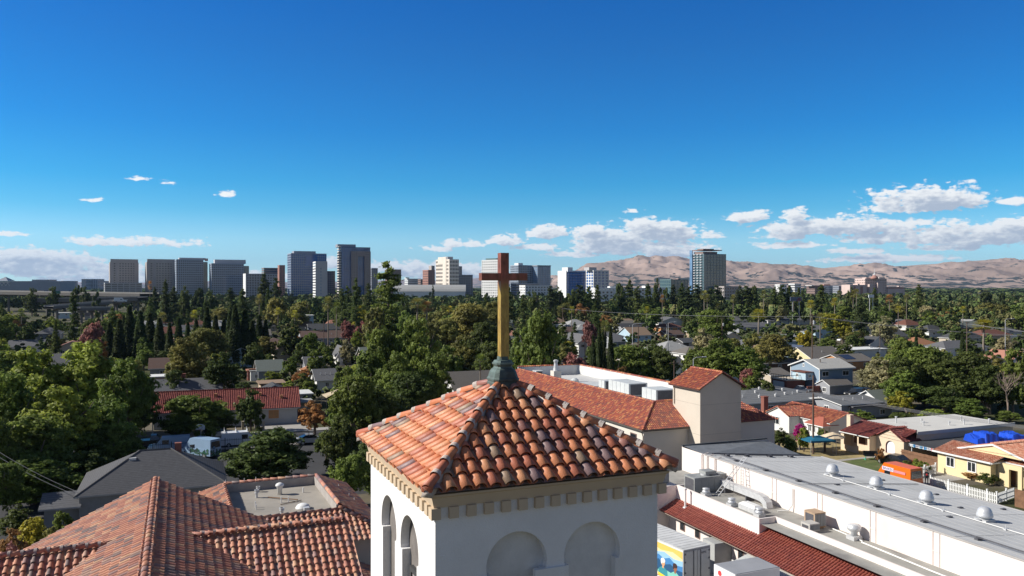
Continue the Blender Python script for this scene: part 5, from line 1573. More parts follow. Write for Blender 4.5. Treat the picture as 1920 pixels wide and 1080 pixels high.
house('grey shallow roof behind olive trees', 1386, 613, 1446, 3, 11, 'a', 1.9, 'grey', 'grey')
house('light grey roofed house between two round trees', 1357, 632, 1388, 3, 9, 'b', 2, 'cream', 'light')
house('white house with tall white chimney above the school roof', 1192, 693, 1221, 4.6, 9, 'b', 2.2, 'white', 'dark', chim=(4.2, -.35, 'white'), lm='the white house with chimney')
house('house with wide dark grey roof right of the white chimney', 1215, 692, 1292, 3.2, 11, 'a', 2.4, 'white', 'dark', vents=2)
house('low dark grey roof left of the white house with chimney', 1158, 701, 1193, 2.8, 8, 'hip', 1.8, 'grey', 'dark', wins=1)
house('house with dark grey roof and pale gable behind the stair tower', 1336, 697, 1410, 3.4, 11, 'a', 3.0, 'ltblue', 'dark', vents=3, lm='the dark roof behind the stair tower')
house('house with broad grey brown hip roof left of the blue house', 1424, 681, 1500, 3, 13, 'hip', 2.8, 'brown', 'greybrown', vents=3, lm='the grey brown hip roof')
house('tan hip roofed house above the grey brown roof', 1424, 663, 1461, 3, 10, 'hip', 2.4, 'tan', 'tan')
house('low grey roof at the left foot of the blue house', 1446, 703, 1482, 2.7, 8, 'a', 1.2, 'beige', 'greybrown', wins=1)
house('dark blue gable house behind the blue house', 1487, 664, 1521, 3.4, 10, 'b', 2.6, 'blue', 'blue', wins=0)
house('yellow walled house with grey brown gable roof behind the utility pole', 1520, 670, 1584, 3, 11, 'a', 2.6, 'yellow', 'greybrown', vents=1, lm='the yellow walled grey roof')
so, sfr, sL = house('orange house with dark solar panels on a shallow roof', 1582, 677, 1636, 2.9, 9, 'a', 1.5, 'orange', 'greybrown', lm='the solar panel roof')
k = MB(); m_ = 1.5 / 4.5
k.poly([sfr(1.6, .9, 2.9 + .9 * m_ + .1), sfr(5.6, .9, 2.9 + .9 * m_ + .1), sfr(5.6, 3.9, 2.9 + 3.9 * m_ + .1), sfr(1.6, 3.9, 2.9 + 3.9 * m_ + .1)]); k.build('solar_panel', glassy('solar cell', (.02, .025, .05)), so)
house('long white flat roofed garage behind the big right trees', 1596, 657, 1662, 3, 8, 'flat', 0, 'white', 'white', wins=2, lm='the white flat garage')
house('white gable end house over the white flat garage', 1631, 645, 1663, 3, 9, 'b', 2.6, 'white', 'dark', wins=1)
house('tan brown hip roofed house among the big right trees', 1720, 646, 1762, 3, 11, 'hip', 2.4, 'tan', 'orange', wins=2, lm='the tan brown hip roof')
house('red roofed white house at the right picture edge', 1898, 674, 1935, 3, 9, 'b', 2.2, 'white', 'peach', wins=1)
house('long grey roofed row with white front left of the yellow green tree', 1440, 601, 1530, 3, 10, 'a', 1.6, 'white', 'grey', wins=6, lm='the long grey roofed row')
house('white flat roof farther behind the long grey row', 1446, 583, 1482, 4, 12, 'flat', 0, 'white', 'white', wins=2)
house('grey roofed house left of the slim dark conifer', 1498, 585, 1545, 3, 11, 'a', 2, 'white', 'grey')
house('low dark flat roofed house right of the yellow green tree', 1602, 613, 1657, 3.2, 9, 'flat', 0, 'grey', 'grey', wins=3)
house('small grey gable house right of the grey bush', 1683, 606, 1711, 3, 9, 'b', 2, 'grey', 'grey', wins=1)
house('small grey green shed with white wall before the big right trees', 1650, 752, 1692, 2.3, 6, 'a', 1.7, 'white', 'green', wins=0, cat='shed', lm='the grey green shed')
house('long low grey roof below the trees, right of the gravel roof', 1600, 764, 1672, 2.1, 5, 'flat', 0, 'grey', 'grey', wins=2)
house('grey roofed annex behind the cypress pair', 1150, 640, 1172, 3, 9, 'a', 1.8, 'grey', 'grey', wins=1)
house('white flat hall beyond the right trees', 1782, 573, 1812, 5, 12, 'flat', 0, 'white', 'white', wins=2)
house('pale grey roofed house far right behind the palm', 1880, 622, 1916, 3, 10, 'hip', 2, 'white', 'grey', wins=1)

# big low gravel roof
t, fr, L = house('wide building with flat dark grey gravel roof and many white vents', 1386, 757, 1574, 2.8, 18, 'hip', .95, 'grey', 'gravel', vents=5, lm='the wide gravel roof', name='apartment_building', cat='apartment building')
for (a, b) in ((2, 4), (4.5, 8), (7, 3), (9, 6.5), (12, 9), (14, 4), (16, 7), (18, 5), (11, 3.2), (6, 12)):
    if a < L - 1:
        zz_ = 2.8 + min(b, 9, a, L - a) / 9 * .95
        k = MB(); c = fr(a, b, zz_ - .05); k.lathe(c, [(.16, 0), (.16, .35), (.24, .38), (.2, .5)], 8); k.build('roof_vent', VW, t)
house('low grey gravel roof right of the wide gravel roof', 1578, 758, 1652, 2.7, 9, 'a', .7, 'grey', 'gravel', vents=3, name='apartment_building', cat='apartment building')

# ---- red tile house on the left
def tiled(lab, fr, L, d, h, rise, wallm, cols, cat='house', over=.5, typ='a', pitch=.30, expo=.40, seg=3, name='tiled_house', w=None):
    t = thing(name, lab, cat, fr(L / 2, d / 2, 0), 'houses of the neighbourhood')
    k = MB(); wallshape(k, fr, L, d, h, rise, typ); k.build('wall', wallm, t)
    add_tile_roof(t, fr, L, d, h, rise, cols, over, typ, pitch, expo, seg, w)
    return t


def add_tile_roof(t, fr, L, d, h, rise, cols, over=.5, typ='a', pitch=.30, expo=.40, seg=3, w=None, name='roof'):
    k = MB(); n = len(cols)
    fa, fb = Vector((fr.a.x, fr.a.y, 0)), Vector((fr.b.x, fr.b.y, 0))
    if typ == 'a':
        m = d / 2; s = rise / m; le = math.hypot(m + over, (m + over) * s)
        for sg in (-1, 1):
            k2 = MB(); tile_slope(k2, Vector(fr(-over, m, h + rise)), fa, (fb * sg - Z3 * s), L + 2 * over, le, (), pitch=pitch, expo=expo, seg=seg, nm=n, rng=rng, weights=w, pan=False, lift=.04); k.join(k2)
        cap_run(k, Vector(fr(-over, m, h + rise + .05)), Vector(fr(L + over, m, h + rise + .05)), r=.14, seg=4, step=.45, nm=n, rng=rng)
        for a in (-over, L + over):
            for b in (-over, d + over):
                cap_run(k, Vector(fr(a, m, h + rise + .04)), Vector(fr(a, b, h - over * s + .04)), r=.12, seg=4, step=.45, nm=n, rng=rng)
    elif typ == 'b':
        m = L / 2; s = rise / m; le = math.hypot(m + over, (m + over) * s)
        for sg in (-1, 1):
            k2 = MB(); tile_slope(k2, Vector(fr(m, -over, h + rise)), fb, (fa * sg - Z3 * s), d + 2 * over, le, (), pitch=pitch, expo=expo, seg=seg, nm=n, rng=rng, weights=w, pan=False, lift=.04); k.join(k2)
        cap_run(k, Vector(fr(m, d + over, h + rise + .05)), Vector(fr(m, -over, h + rise + .05)), r=.14, seg=4, step=.45, nm=n, rng=rng)
        for b in (-over, d + over):
            for a in (-over, L + over):
                cap_run(k, Vector(fr(m, b, h + rise + .04)), Vector(fr(a, b, h - over * s + .04)), r=.12, seg=4, step=.45, nm=n, rng=rng)
    o = k.build(name, cols, t, smooth=True)
    k = MB(); roofshape(k, fr, L, d, h - .06, rise, typ, over - .04, th=.1); k.build('eave_board', [M('eave paint', (.4, .32, .26)), TRIMW], t)
    return o


RC = tiles_mats('dull red', [(.30, .085, .065), (.27, .075, .06), (.33, .10, .075), (.24, .065, .055)], rough=.7, spec=.3)
o = G(288, 773, 3.0)
RF = FR((o.x, o.y), R(18.5))
rl = 23.2
t = tiled('long pale house with dull red tile roof and boarded windows on the left street', RF, rl, 11, 3.0, 2.6, WL['white'] if False else M('pale grey stucco', (.50, .49, .47), var=.08), RC)
for a in (15.6, 19.2):
    add_window(t, RF, 'f', a, 1.0, w=1.7, hh=1.4, frame=WL['orange'], pane=M('plywood board', (.46, .26, .12), var=.15))
add_window(t, RF, 'f', .9, 1.1, w=.9, hh=1.3)
for a, b in ((9.6, 3.6), (13.4, 2.6), (17.0, 3.4), (20.6, 2.4)):
    k = MB(); zz_ = 3 + b * 2.6 / 5.5; k.box(RF, a - .25, a + .25, b - .2, b + .2, zz_ - .2, zz_ + .55); k.build('vent_cap', WL['orange'], t)
LAND.append(('the red tile house', 420, 770, 138, 130)); vis(290, 742, 352, 772, 136); vis(395, 742, 552, 778, 136); vis(500, 760, 600, 800, 138)

# ---- grey shingle hip house in front of the street
o = G(148, 925, 3.4)
GF = FR((o.x, o.y), R(22.2))
t = thing('hip_roof_house', 'near house with large dark grey shingle hip roof and grey siding', 'house', GF(6.7, 5.2, 0), 'houses of the neighbourhood')
k = MB(); wallshape(k, GF, 13.5, 10.4, 3.4, 0, 'hip'); k.build('wall', M('grey siding', (.22, .23, .24), rough=.8, var=.1, scale=3), t)
k = MB(); roofshape(k, GF, 13.5, 10.4, 3.4, 2.85, 'hip', .45); k.build('roof', [shingle('shingle slate', (.10, .10, .105), .3), M('gutter grey', (.33, .33, .33))], t)
k = MB(); 
for c0, c1 in (((-.45, -.45, 3.4 - .25), (5.2, 5.2, 6.27)), ((13.95, -.45, 3.15), (8.3, 5.2, 6.27))):
    k.tube(GF(*c0), GF(*c1), .09, n=5)
k.tube(GF(5.2, 5.2, 6.27), GF(8.3, 5.2, 6.27), .09, n=5)
k.build('ridge_shingles', shingle('shingle ridge', (.16, .155, .15), .2), t)
for (a, b) in ((4.6, 4.0),):
    k = MB(); k.box(GF, a - .35, a + .35, b - .15, b + .3, 5.3, 5.75); k.build('roof_vent', GALV, t)
k = MB(); k.box(GF, 8.7, 9.4, 5.4, 6.0, 5.5, 6.75); k.build('chimney', WL['redbrick'], t)
k = MB(); k.box(GF, -3.2, -.1, 1.0, 4.6, 0, 2.3); k.build('garage_wall', WL['grey'], t)
k = MB(); roofshape(k, FR(GF(-3.2, -.2)[:2], GF.ang), 3.1, 4.9, 2.3, .9, 'a', .3); k.build('garage_roof', [SH['grey'], M('gutter grey', (.33, .33, .33))], t)
add_window(t, GF, 's', 6.5, 1.2, frame=TRIMW)
LAND.append(('the dark grey hip roof house', 290, 885, 83, 140)); vis(150, 846, 415, 925, 79); vis(112, 900, 165, 960, 78)

# ---- white Spanish house
o = Vector((48.4, 137.6))
WS = FR((o.x, o.y), R(20.9))
SC = tiles_mats('spanish', [(.44, .15, .085), (.36, .11, .07), (.50, .20, .10), (.30, .09, .065), (.24, .10, .075)], rough=.65, spec=.3)
WSF = FR(WS(-3.4, -12.4)[:2], R(20.9))
t = tiled('white house with orange red barrel tile roof, brick chimney and magenta bougainvillea', WSF, 6.8, 12.4, 2.8, 1.25, WL['white'], SC, typ='b', w=[4, 3, 2, 2, 1], over=.35)
wg = FR(WS(-5.6, -5.6)[:2], R(20.9))
k = MB(); wallshape(k, wg, 4.0, 5.2, 2.9, 1.2, 'a'); k.build('wing_wall', WL['white'], t)
add_tile_roof(t, wg, 4.4, 5.2, 2.9, 1.2, SC, .25, 'a', w=[4, 3, 2, 2, 1], name='wing_roof')
add_window(t, wg, 's', 3.2, 1.0, w=1.8, hh=1.4)
pg_ = FR(WS(-4.6, -12.2)[:2], R(20.9))
k = MB(); wallshape(k, pg_, 2.5, 3.6, 2.4, 0, 'hip'); k.build('porch_wall', WL['white'], t)
k = MB(); roofshape(k, pg_, 2.6, 3.6, 2.45, .9, 'hip', .35); k.build('porch_roof', [SC[1], TRIMW], t)
for b in (.7, 2.0, 2.9):
    add_window(t, pg_, 's', b, .9, w=.8, hh=1.2)
k = MB(); c = WS(-5.2, 1.2); f2 = FR(c[:2], R(20.9)); k.box(f2, 0, .9, 0, .8, 0, 5.0); k.box(f2, -.06, .96, -.06, .86, 5.0, 5.15); k.build('chimney', WL['redbrick'], t)
LAND.append(('the white barrel tile house', 1520, 780, 128, 65)); vis(1452, 756, 1505, 808, 130); vis(1505, 756, 1588, 792, 128); vis(1530, 790, 1585, 815, 124)

# ---- cream Spanish house
CF = FR((51.7, 113.4), TH)
DC = tiles_mats('dark spanish', [(.24, .065, .055), (.20, .055, .05), (.28, .08, .06), (.17, .05, .045)], rough=.65, spec=.35)
t = thing('spanish_house', 'cream house with dark red tile roof, arched white window and deep porch', 'house', CF(3, 0, 0), 'houses of the neighbourhood')
CW_ = WL['cream']
k = MB()
k.poly([CF(-1.35, 0, 0), CF(-1.35, 5.3, 0), CF(-1.35, 5.3, .9), CF(-1.35, 2.0, .9), CF(-1.35, 2.0, 0)][::-1])      # porch parapet
k.poly([CF(-1.35, 4.7, .9), CF(-1.35, 5.3, .9), CF(-1.35, 5.3, 2.8), CF(-1.35, 4.7, 2.8)][::-1]); k.poly([CF(-1.35, 1.95, .0), CF(-1.35, 2.2, .0), CF(-1.35, 2.2, 2.8), CF(-1.35, 1.95, 2.8)][::-1])
k.poly([CF(-1.35, 0, 0), CF(-1.35, .35, 0), CF(-1.35, .35, 2.8), CF(-1.35, 0, 2.8)][::-1]); k.poly([CF(-1.35, 0, 2.45), CF(-1.35, 5.3, 2.45), CF(-1.35, 5.3, 2.8), CF(-1.35, 0, 2.8)][::-1])
k.poly([CF(-1.35, 0, 0), CF(.02, 0, 0), CF(.02, 0, 2.8), CF(-1.35, 0, 2.8)])
k.poly([CF(.6, 0, 0), CF(.6, 5.3, 0), CF(.6, 5.3, 2.9), CF(.6, 0, 2.9)][::-1]); k.poly([CF(.6, 5.3, 0), CF(-1.35, 5.3, 0), CF(-1.35, 5.3, 2.8), CF(.6, 5.3, 2.9)])
k.build('porch_wall', CW_, t)
k = MB()
hol = arch(2.35, .78, 1.75, .78, .75, drop=0.001)
kp = MB()
to3 = lambda b, z, d: CF(d, -b, z)
outer_w = 4.6
flat_hole = [hol]
loops = [[Vector(p + (0,)) for p in ((0, 0), (outer_w, 0), (outer_w, 2.8), (outer_w / 2, 4.1), (0, 2.8))], [Vector((x, z, 0)) for x, z in hol][::-1]]
flat = [p for l in loops for p in l]
k.add([to3(p.x, p.y, 0) for p in flat], [tuple(q_) for q_ in tessellate_polygon(loops)])
nh = len(hol)
k.add([to3(x, z, 0) for x, z in hol] + [to3(x, z, .22) for x, z in hol], [(i, (i + 1) % nh, nh + (i + 1) % nh, nh + i) for i in range(nh)], 1)
k.poly([CF(0, -4.6, 0), CF(6, -4.6, 0), CF(6, -4.6, 2.8), CF(0, -4.6, 2.8)])
k.poly([CF(2.5, -4.5, 0), CF(22, -4.5, 0), CF(22, -4.5, 3.7), CF(2.5, -4.5, 3.9)]); k.poly([CF(22, -4.5, 0), CF(22, 5, 0), CF(22, 5, 3.7), CF(22, -4.5, 3.7)]); k.poly([CF(0, 5.2, 0), CF(22, 5.2, 0), CF(22, 5.2, 3.7), CF(2.5, 5.2, 3.9), CF(0, 5.2, 2.9)][::-1])
k.build('wall', [CW_, WL['redbrick']], t)
kp.poly([to3(x, z, .2) for x, z in hol]); w_ = kp.build('arched_window', M('white shutter', (.8, .8, .79), rough=.5, var=.03), t)
k = MB(); k.box(CF, .55, .62, 1.0, 2.0, 0, 2.1); k.build('door', WL['dark'], t)
k = MB(); k.box(CF, .52, .62, 2.6, 4.6, 1.0, 2.1); k.build('window', WL['brown'], t)
k = MB()
sr = 1.2 / 4.0
CFB, CFA = Vector((CF.b.x, CF.b.y, 0)), Vector((CF.a.x, CF.a.y, 0))
for b0, wd_, run in ((5.2, 5.3, 4.15), (-.1, 4.4, 2.2)):
    k2 = MB(); tile_slope(k2, Vector(CF(2.5, b0, 4.0)), -CFB, (-CFA - Z3 * sr), wd_, math.hypot(run, run * sr), (), pitch=.3, expo=.4, seg=3, nm=4, rng=rng, pan=False, lift=.04); k.join(k2)
cap_run(k, Vector(CF(2.5, 5.2, 4.06)), Vector(CF(2.5, -4.5, 4.06)), r=.14, seg=4, step=.45, nm=4, rng=rng)
sg2 = 1.3 / 2.3
fa_, fb_ = Vector((CF.a.x, CF.a.y, 0)), Vector((CF.b.x, CF.b.y, 0))
for sg in (-1, 1):
    k2 = MB(); tile_slope(k2, Vector(CF(-.2, -2.3, 4.2)), fa_, (fb_ * sg - Z3 * sg2), 3.2, math.hypot(2.55, 2.55 * sg2), (), pitch=.3, expo=.4, seg=3, nm=4, rng=rng, pan=False, lift=.04); k.join(k2)
    cap_run(k, Vector(CF(-.2, -2.3, 4.24)), Vector(CF(-.2, -2.3 + sg * 2.55, 4.24 - 2.55 * sg2)), r=.12, seg=4, step=.4, nm=4, rng=rng)
k.build('roof', DC, t, smooth=True)
k = MB(); k.poly([CF(2.5, -4.6, 3.95), CF(22.2, -4.6, 3.75), CF(22.2, 5.3, 3.75), CF(2.5, 5.3, 3.95)]); k.box(CF, 2.45, 22.2, -4.72, -4.6, 3.5, 3.98); k.poly([CF(-1.5, 0, 2.72), CF(2.5, 0, 3.9), CF(2.5, 5.3, 3.9), CF(-1.5, 5.3, 2.72)]); k.build('flat_roof', [M('white roof coat', (.60, .58, .53), rough=.9, var=.08, scale=.4)], t)
k = MB(); k.box(CF, -1.62, -1.48, -.1, 5.4, 2.6, 2.72); k.build('eave_board', TRIMW, t)
for (a, b, hh) in ((6, 2, .9), (8, -1, .5), (10, 1, .45), (12, -2, .4), (14.5, -2.4, .6), (17, 0, .5), (19, -3, .5)):
    k = MB(); k.tube(CF(a, b, 3.8), CF(a, b, 3.9 + hh), .1, n=6); k.tube(CF(a, b, 3.85 + hh), CF(a, b, 4.0 + hh), .17, n=6); k.build('vent_pipe', GALV, t)
k = MB(); k.box(CF, .2, .9, 5.0, 5.7, 2.5, 5.0); k.build('chimney', CW_, t)
LAND.append(('the cream arched window house', 1640, 820, 113, 60)); vis(1580, 790, 1700, 862, 108); vis(1690, 790, 1860, 815, 114)
cp = thing('carport', 'dark flat carport with a string of bunting beside the cream house', 'carport', CF(6, -7.5, 0))
k = MB(); k.box(CF, .6, 15, -10.3, -4.9, 2.62, 2.76); k.build('roof', SH['dark'], cp)
for a, b in ((.8, -10.1), (.8, -5.2), (7.5, -10.1), (14.5, -10.1)):
    k = MB(); k.tube(CF(a, b, 0), CF(a, b, 2.62), .06, n=6); k.build('post', TRIMW, cp)
bt_ = thing('bunting', 'string of blue and white paper bunting along the dark carport edge', 'bunting', CF(.5, -7.5, 2.6))
FLG = [M('flag white', (.78, .78, .78)), M('flag blue', (.05, .28, .62)), M('flag pale blue', (.3, .55, .72)), M('flag red', (.6, .12, .12))]
k = MB(); r_ = random.Random(4)
for i in range(24):
    b = -5.0 - i * .22; m = r_.choices(range(4), [7, 2, 1.5, .8])[0]
    k.box(CF, .46, .48, b - .19, b, 2.28 - r_.random() * .06, 2.6, m)
k.build('flag_string', FLG, bt_)
k = MB()
fe = thing('board_fence', 'brown wooden board fence between cream house and yellow house', 'fence', CF(-.6, -7.5, 0))
BRD = M('redwood boards', (.22, .12, .07), rough=.9, var=.3, scale=2.2)
for i in range(32):
    b = -4.75 - i * .19; k.box(CF, -.62, -.58, b - .18, b, 0, 1.85 + r_.random() * .05)
k.build('boards', BRD, fe)
k = MB(); k.box(CF, -.7, -.63, -10.9, -4.7, .4, .5); k.box(CF, -.7, -.63, -10.9, -4.7, 1.5, 1.6); k.build('rails', BRD, fe)

# ---- yellow house
o = G(1752, 842, 2.9)
YF = FR((o.x + .3, o.y - .3), R(21.6))
YT = tiles_mats('salmon', [(.50, .21, .13), (.55, .26, .17), (.46, .18, .11), (.58, .31, .21)], rough=.7, spec=.3)
t = thing('yellow_house', 'pale yellow house with salmon tile roof and white trimmed windows', 'house', YF(6, -6, 0), 'houses of the neighbourhood')
YW = WL['yellow']
k = MB()
k.poly([YF(0, 0, 0), YF(0, -7.4, 0), YF(0, -7.4, 2.9), YF(0, 0, 2.9)]); k.poly([YF(0, -7.4, 0), YF(2.2, -7.4, 0), YF(2.2, -7.4, 2.9), YF(0, -7.4, 2.9)])
k.poly([YF(2.2, -7.4, 0), YF(2.2, -16, 0), YF(2.2, -16, 2.9), YF(2.2, -7.4, 2.9)]); k.poly([YF(0, 0, 0), YF(16, 0, 0), YF(16, 0, 2.9), YF(0, 0, 2.9)])
k.poly([YF(2.2, -16, 0), YF(16, -16, 0), YF(16, -16, 2.9), YF(2.2, -16, 2.9)]); k.poly([YF(16, -16, 0), YF(16, 0, 0), YF(16, 0, 2.9), YF(16, -16, 2.9)])
k.box(YF, 1.0, 1.3, -9.0, -7.5, 0, 2.75); k.box(YF, 1.0, 1.3, -10.6, -10.1, 0, 2.75); k.box(YF, 1.0, 1.3, -10.1, -9.0, 2.15, 2.75)
k.build('wall', YW, t)
k = MB(); ya, yb = Vector((YF.a.x, YF.a.y, 0)), Vector((YF.b.x, YF.b.y, 0))
ys = .27
E = .45
# west skirt slope, north slope up to a ridge running along u
rb = -6.6
rzz = 2.9 + 6.6 * ys
kk = MB(); tile_slope(kk, Vector(YF(3.2, E, 2.9 + 3.2 * ys)), -yb, (-ya - Z3 * ys), 7.9 + E, math.hypot(3.65, 3.65 * ys), [(Vector(YF(-E, E, 0)), Vector((-ya.y + 0, 0, 0)) * 0 + (yb - ya).normalized() * 1.0 + (ya + yb) * 0)] if False else (), pitch=.3, expo=.38, seg=3, nm=4, rng=rng, pan=False, lift=.04); k.join(kk)
kk = MB(); tile_slope(kk, Vector(YF(1.4, rb, rzz)), ya, (yb - Z3 * ys), 15, math.hypot(7.05, 7.05 * ys), (), pitch=.3, expo=.38, seg=3, nm=4, rng=rng, pan=False, lift=.04); k.join(kk)
kk = MB(); tile_slope(kk, Vector(YF(1.4, rb, rzz)), ya, (-yb - Z3 * ys), 15, math.hypot(7.0, 7.0 * ys), (), pitch=.3, expo=.38, seg=3, nm=4, rng=rng, pan=False, lift=.04); k.join(kk)
kk = MB(); tile_slope(kk, Vector(YF(8.0, -7.6, 2.9 + 5.6 * ys)), -yb, (-ya - Z3 * ys), 9, math.hypot(6.4, 6.4 * ys), (), pitch=.3, expo=.38, seg=3, nm=4, rng=rng, pan=False, lift=.035); k.join(kk)
k.build('roof', YT, t, smooth=True)
k = MB()
k.poly([YF(1.5, rb, rzz - .1), YF(1.5, rb + 4.4, rzz - 4.4 * ys - .1), YF(1.5, rb - 4.4, rzz - 4.4 * ys - .1)]); k.build('gable_panel', YW, t)
k = MB()
for sg in (-1, 1):
    p, q_ = Vector(YF(1.4, rb, rzz + .05)), Vector(YF(1.4, rb + sg * 4.9, rzz - 4.9 * ys + .05)); k.extr([p, p - Z3 * .22, q_ - Z3 * .22, q_], -ya * .1)
k.box(YF, -E - .1, -E, -7.8, E, 2.62, 2.82); k.box(YF, -E, 1.7, -7.95, -7.8, 2.62, 2.8); k.box(YF, 1.55, 1.68, -16, -7.9, 2.62, 2.82); k.box(YF, -E, 16, E, E + .1, 2.6, 2.8)
k.build('fascia', TRIMW, t)
for b in (-1.9, -4.9):
    add_window(t, YF, 's', b, 1.0, w=1.25, hh=1.35)
k = MB(); k.box(YF, 2.12, 2.22, -9.0, -8.0, 0, 2.1); k.build('door', WL['brown'], t)
add_window(t, YF, 's', -12.8, .8, w=2.6, hh=1.5, at=2.2)
LAND.append(('the yellow house', 1840, 865, 100, 90)); vis(1745, 820, 1920, 900, 88)

# ---- blue two storey house
o = G(1537, 690, 5.6)
BF = FR((o.x, o.y), R(20.7))
t = thing('blue_house', 'blue two storey house with white trim and pale grey gable roof', 'house', BF(4.7, 4.8, 0), 'houses of the neighbourhood')
k = MB(); wallshape(k, BF, 9.5, 9.6, 5.6, 1.6, 'a'); k.build('wall', WL['blue'], t)
k = MB(); roofshape(k, BF, 9.5, 9.6, 5.6, 1.6, 'a', .5, th=.25); k.build('roof', [shingle('shingle pale', (.42, .41, .38)), TRIMW], t)
add_window(t, BF, 'f', 1.6, 3.6, w=1.9, hh=1.2); add_window(t, BF, 'f', 7.4, 3.6, w=1.9, hh=1.2); add_window(t, BF, 's', 5.2, 5.4, w=.6, hh=.8)
k = MB(); k.box(BF, -.06, .0, -.06, .12, 0, 5.5); k.box(BF, -.06, .0, 9.48, 9.66, 0, 5.5); k.build('corner_trim', TRIMW, t)
k = MB(); k.box(BF, -2.2, -.02, 2.0, 6.4, 2.7, 4.4); k.build('bay_wall', WL['ltblue'], t)
k = MB(); k.box(BF, -2.5, -.02, 1.8, 6.6, 4.4, 4.56); k.build('bay_roof', SH['redbrown'], t)
add_window(t, FR(BF(-2.2, 0)[:2], BF.ang), 's', 4.8, 3.2, w=.8, hh=.9); add_window(t, FR(BF(-2.2, 2.0)[:2], BF.ang), 'f', 1.1, 3.2, w=.9, hh=.9)
LAND.append(('the blue house', 1540, 705, 180, 58)); vis(1470, 672, 1602, 738, 176)
gr_ = thing('garage', 'brick red garage with railed roof deck before the blue house', 'garage', BF(-8, 1, 0))
g2 = FR((G(1475, 735).x, G(1475, 735).y), R(20.7))
k = MB(); k.box(g2, 0, 5.2, 0, 5.4, 0, 2.5); k.build('wall', WL['redbrick'], gr_)
k = MB(); k.box(g2, -.15, 5.3, -.15, 5.5, 2.5, 2.7); k.build('deck', WL['beige'], gr_)
k = MB(); k.box(g2, -.05, 0, .8, 4.6, 0, 2.2); k.build('garage_door', TRIMW, gr_)
k = MB()
for i in range(7):
    k.box(g2, i * .86 - .03, i * .86 + .03, -.12, -.06, 2.7, 3.7); k.box(g2, -.12, -.06, i * .88 - .03, i * .88 + .03, 2.7, 3.7)
k.box(g2, -.12, 5.2, -.13, -.05, 3.65, 3.75); k.box(g2, -.13, -.05, -.12, 5.4, 3.65, 3.75); k.build('railing', WL['dark'], gr_)
k = MB(); w2 = FR((G(1514, 739).x, G(1514, 739).y), R(20.7)); k.box(w2, 0, 10.5, 0, .2, 0, 1.6); k.box(w2, -.05, 10.55, -.05, .25, 1.6, 1.7)
tag(k.build('yard_wall', WL['redbrick'], None, origin=w2(5, 0, 0)), 'brick red yard wall in front of the blue house', 'wall')
house('small grey gable shed behind the brick red yard wall', 1556, 722, 1598, 2.2, 4, 'a', 1.0, 'grey', 'greybrown', wins=0, cat='shed', over=.25)

# ------------------------------------------------------------------ trees
def leafmat():
    m = bpy.data.materials.new('foliage'); m.use_nodes = True
    t = m.node_tree; b = t.nodes['Principled BSDF']; out = t.nodes['Material Output']
    b.inputs['Roughness'].default_value = .6; b.inputs['Specular IOR Level'].default_value = .25
    oi = nd(t, 'ShaderNodeObjectInfo'); co = nd(t, 'ShaderNodeTexCoord')
    n = nd(t, 'ShaderNodeTexNoise'); n.inputs['Scale'].default_value = .55; n.inputs['Detail'].default_value = 4
    t.links.new(co.outputs['Object'], n.inputs['Vector'])
    r = nd(t, 'ShaderNodeMapRange'); t.links.new(n.outputs[0], r.inputs[0])
    r.inputs[1].default_value, r.inputs[2].default_value, r.inputs[3].default_value, r.inputs[4].default_value = .3, .7, .6, 1.45
    n2 = nd(t, 'ShaderNodeTexWhiteNoise'); ge = nd(t, 'ShaderNodeNewGeometry')
    n3 = nd(t, 'ShaderNodeTexNoise'); n3.inputs['Scale'].default_value = 7.0; n3.inputs['Detail'].default_value = 1
    t.links.new(co.outputs['Object'], n3.inputs['Vector'])
    r3 = nd(t, 'ShaderNodeMapRange'); t.links.new(n3.outputs[0], r3.inputs[0])
    r3.inputs[1].default_value, r3.inputs[2].default_value, r3.inputs[3].default_value, r3.inputs[4].default_value = .3, .7, .7, 1.3
    sc_ = nd(t, 'ShaderNodeVectorMath', operation='SCALE'); t.links.new(oi.outputs['Color'], sc_.inputs[0]); t.links.new(mth(t, 'MULTIPLY', r.outputs[0], r3.outputs[0]), sc_.inputs['Scale'])
    warm = nd(t, 'ShaderNodeMix', data_type='RGBA', blend_type='MULTIPLY'); t.links.new(n.outputs[0], warm.inputs[0]); t.links.new(sc_.outputs[0], warm.inputs[6]); warm.inputs[7].default_value = (1.22, 1.04, .75, 1)
    t.links.new(warm.outputs[2], b.inputs['Base Color'])
    tr = nd(t, 'ShaderNodeBsdfTranslucent'); t.links.new(warm.outputs[2], tr.inputs['Color'])
    mx_ = nd(t, 'ShaderNodeMixShader'); mx_.inputs[0].default_value = .45
    t.links.new(b.outputs[0], mx_.inputs[1]); t.links.new(tr.outputs[0], mx_.inputs[2]); t.links.new(mx_.outputs[0], out.inputs['Surface'])
    return m


LEAF = leafmat()
BARK = M('bark', (.15, .12, .095), rough=.95, var=.3, scale=2.5)
PBARK = M('palm bark', (.24, .20, .16), rough=.95, var=.25, scale=2)
NR = np.random.RandomState(7)


def unit(n):
    v = NR.normal(size=(n, 3)); return v / np.linalg.norm(v, axis=1)[:, None]


def quads(pos, nrm, size, jit=.75, aspect=1.3):
    n = len(pos)
    N = nrm + NR.normal(size=(n, 3)) * jit
    N /= np.linalg.norm(N, axis=1)[:, None]
    X = np.cross(N, unit(n)); X /= np.linalg.norm(X, axis=1)[:, None]
    Y = np.cross(N, X)
    s = (size * (.6 + .8 * NR.rand(n)))[:, None] * .5
    a = X * s * aspect; b = Y * s
    bend = N * s * .35
    return np.stack([pos - a, pos - b * .9 + bend, pos + a, pos + b * .9 + bend], 1).reshape(-1, 3)


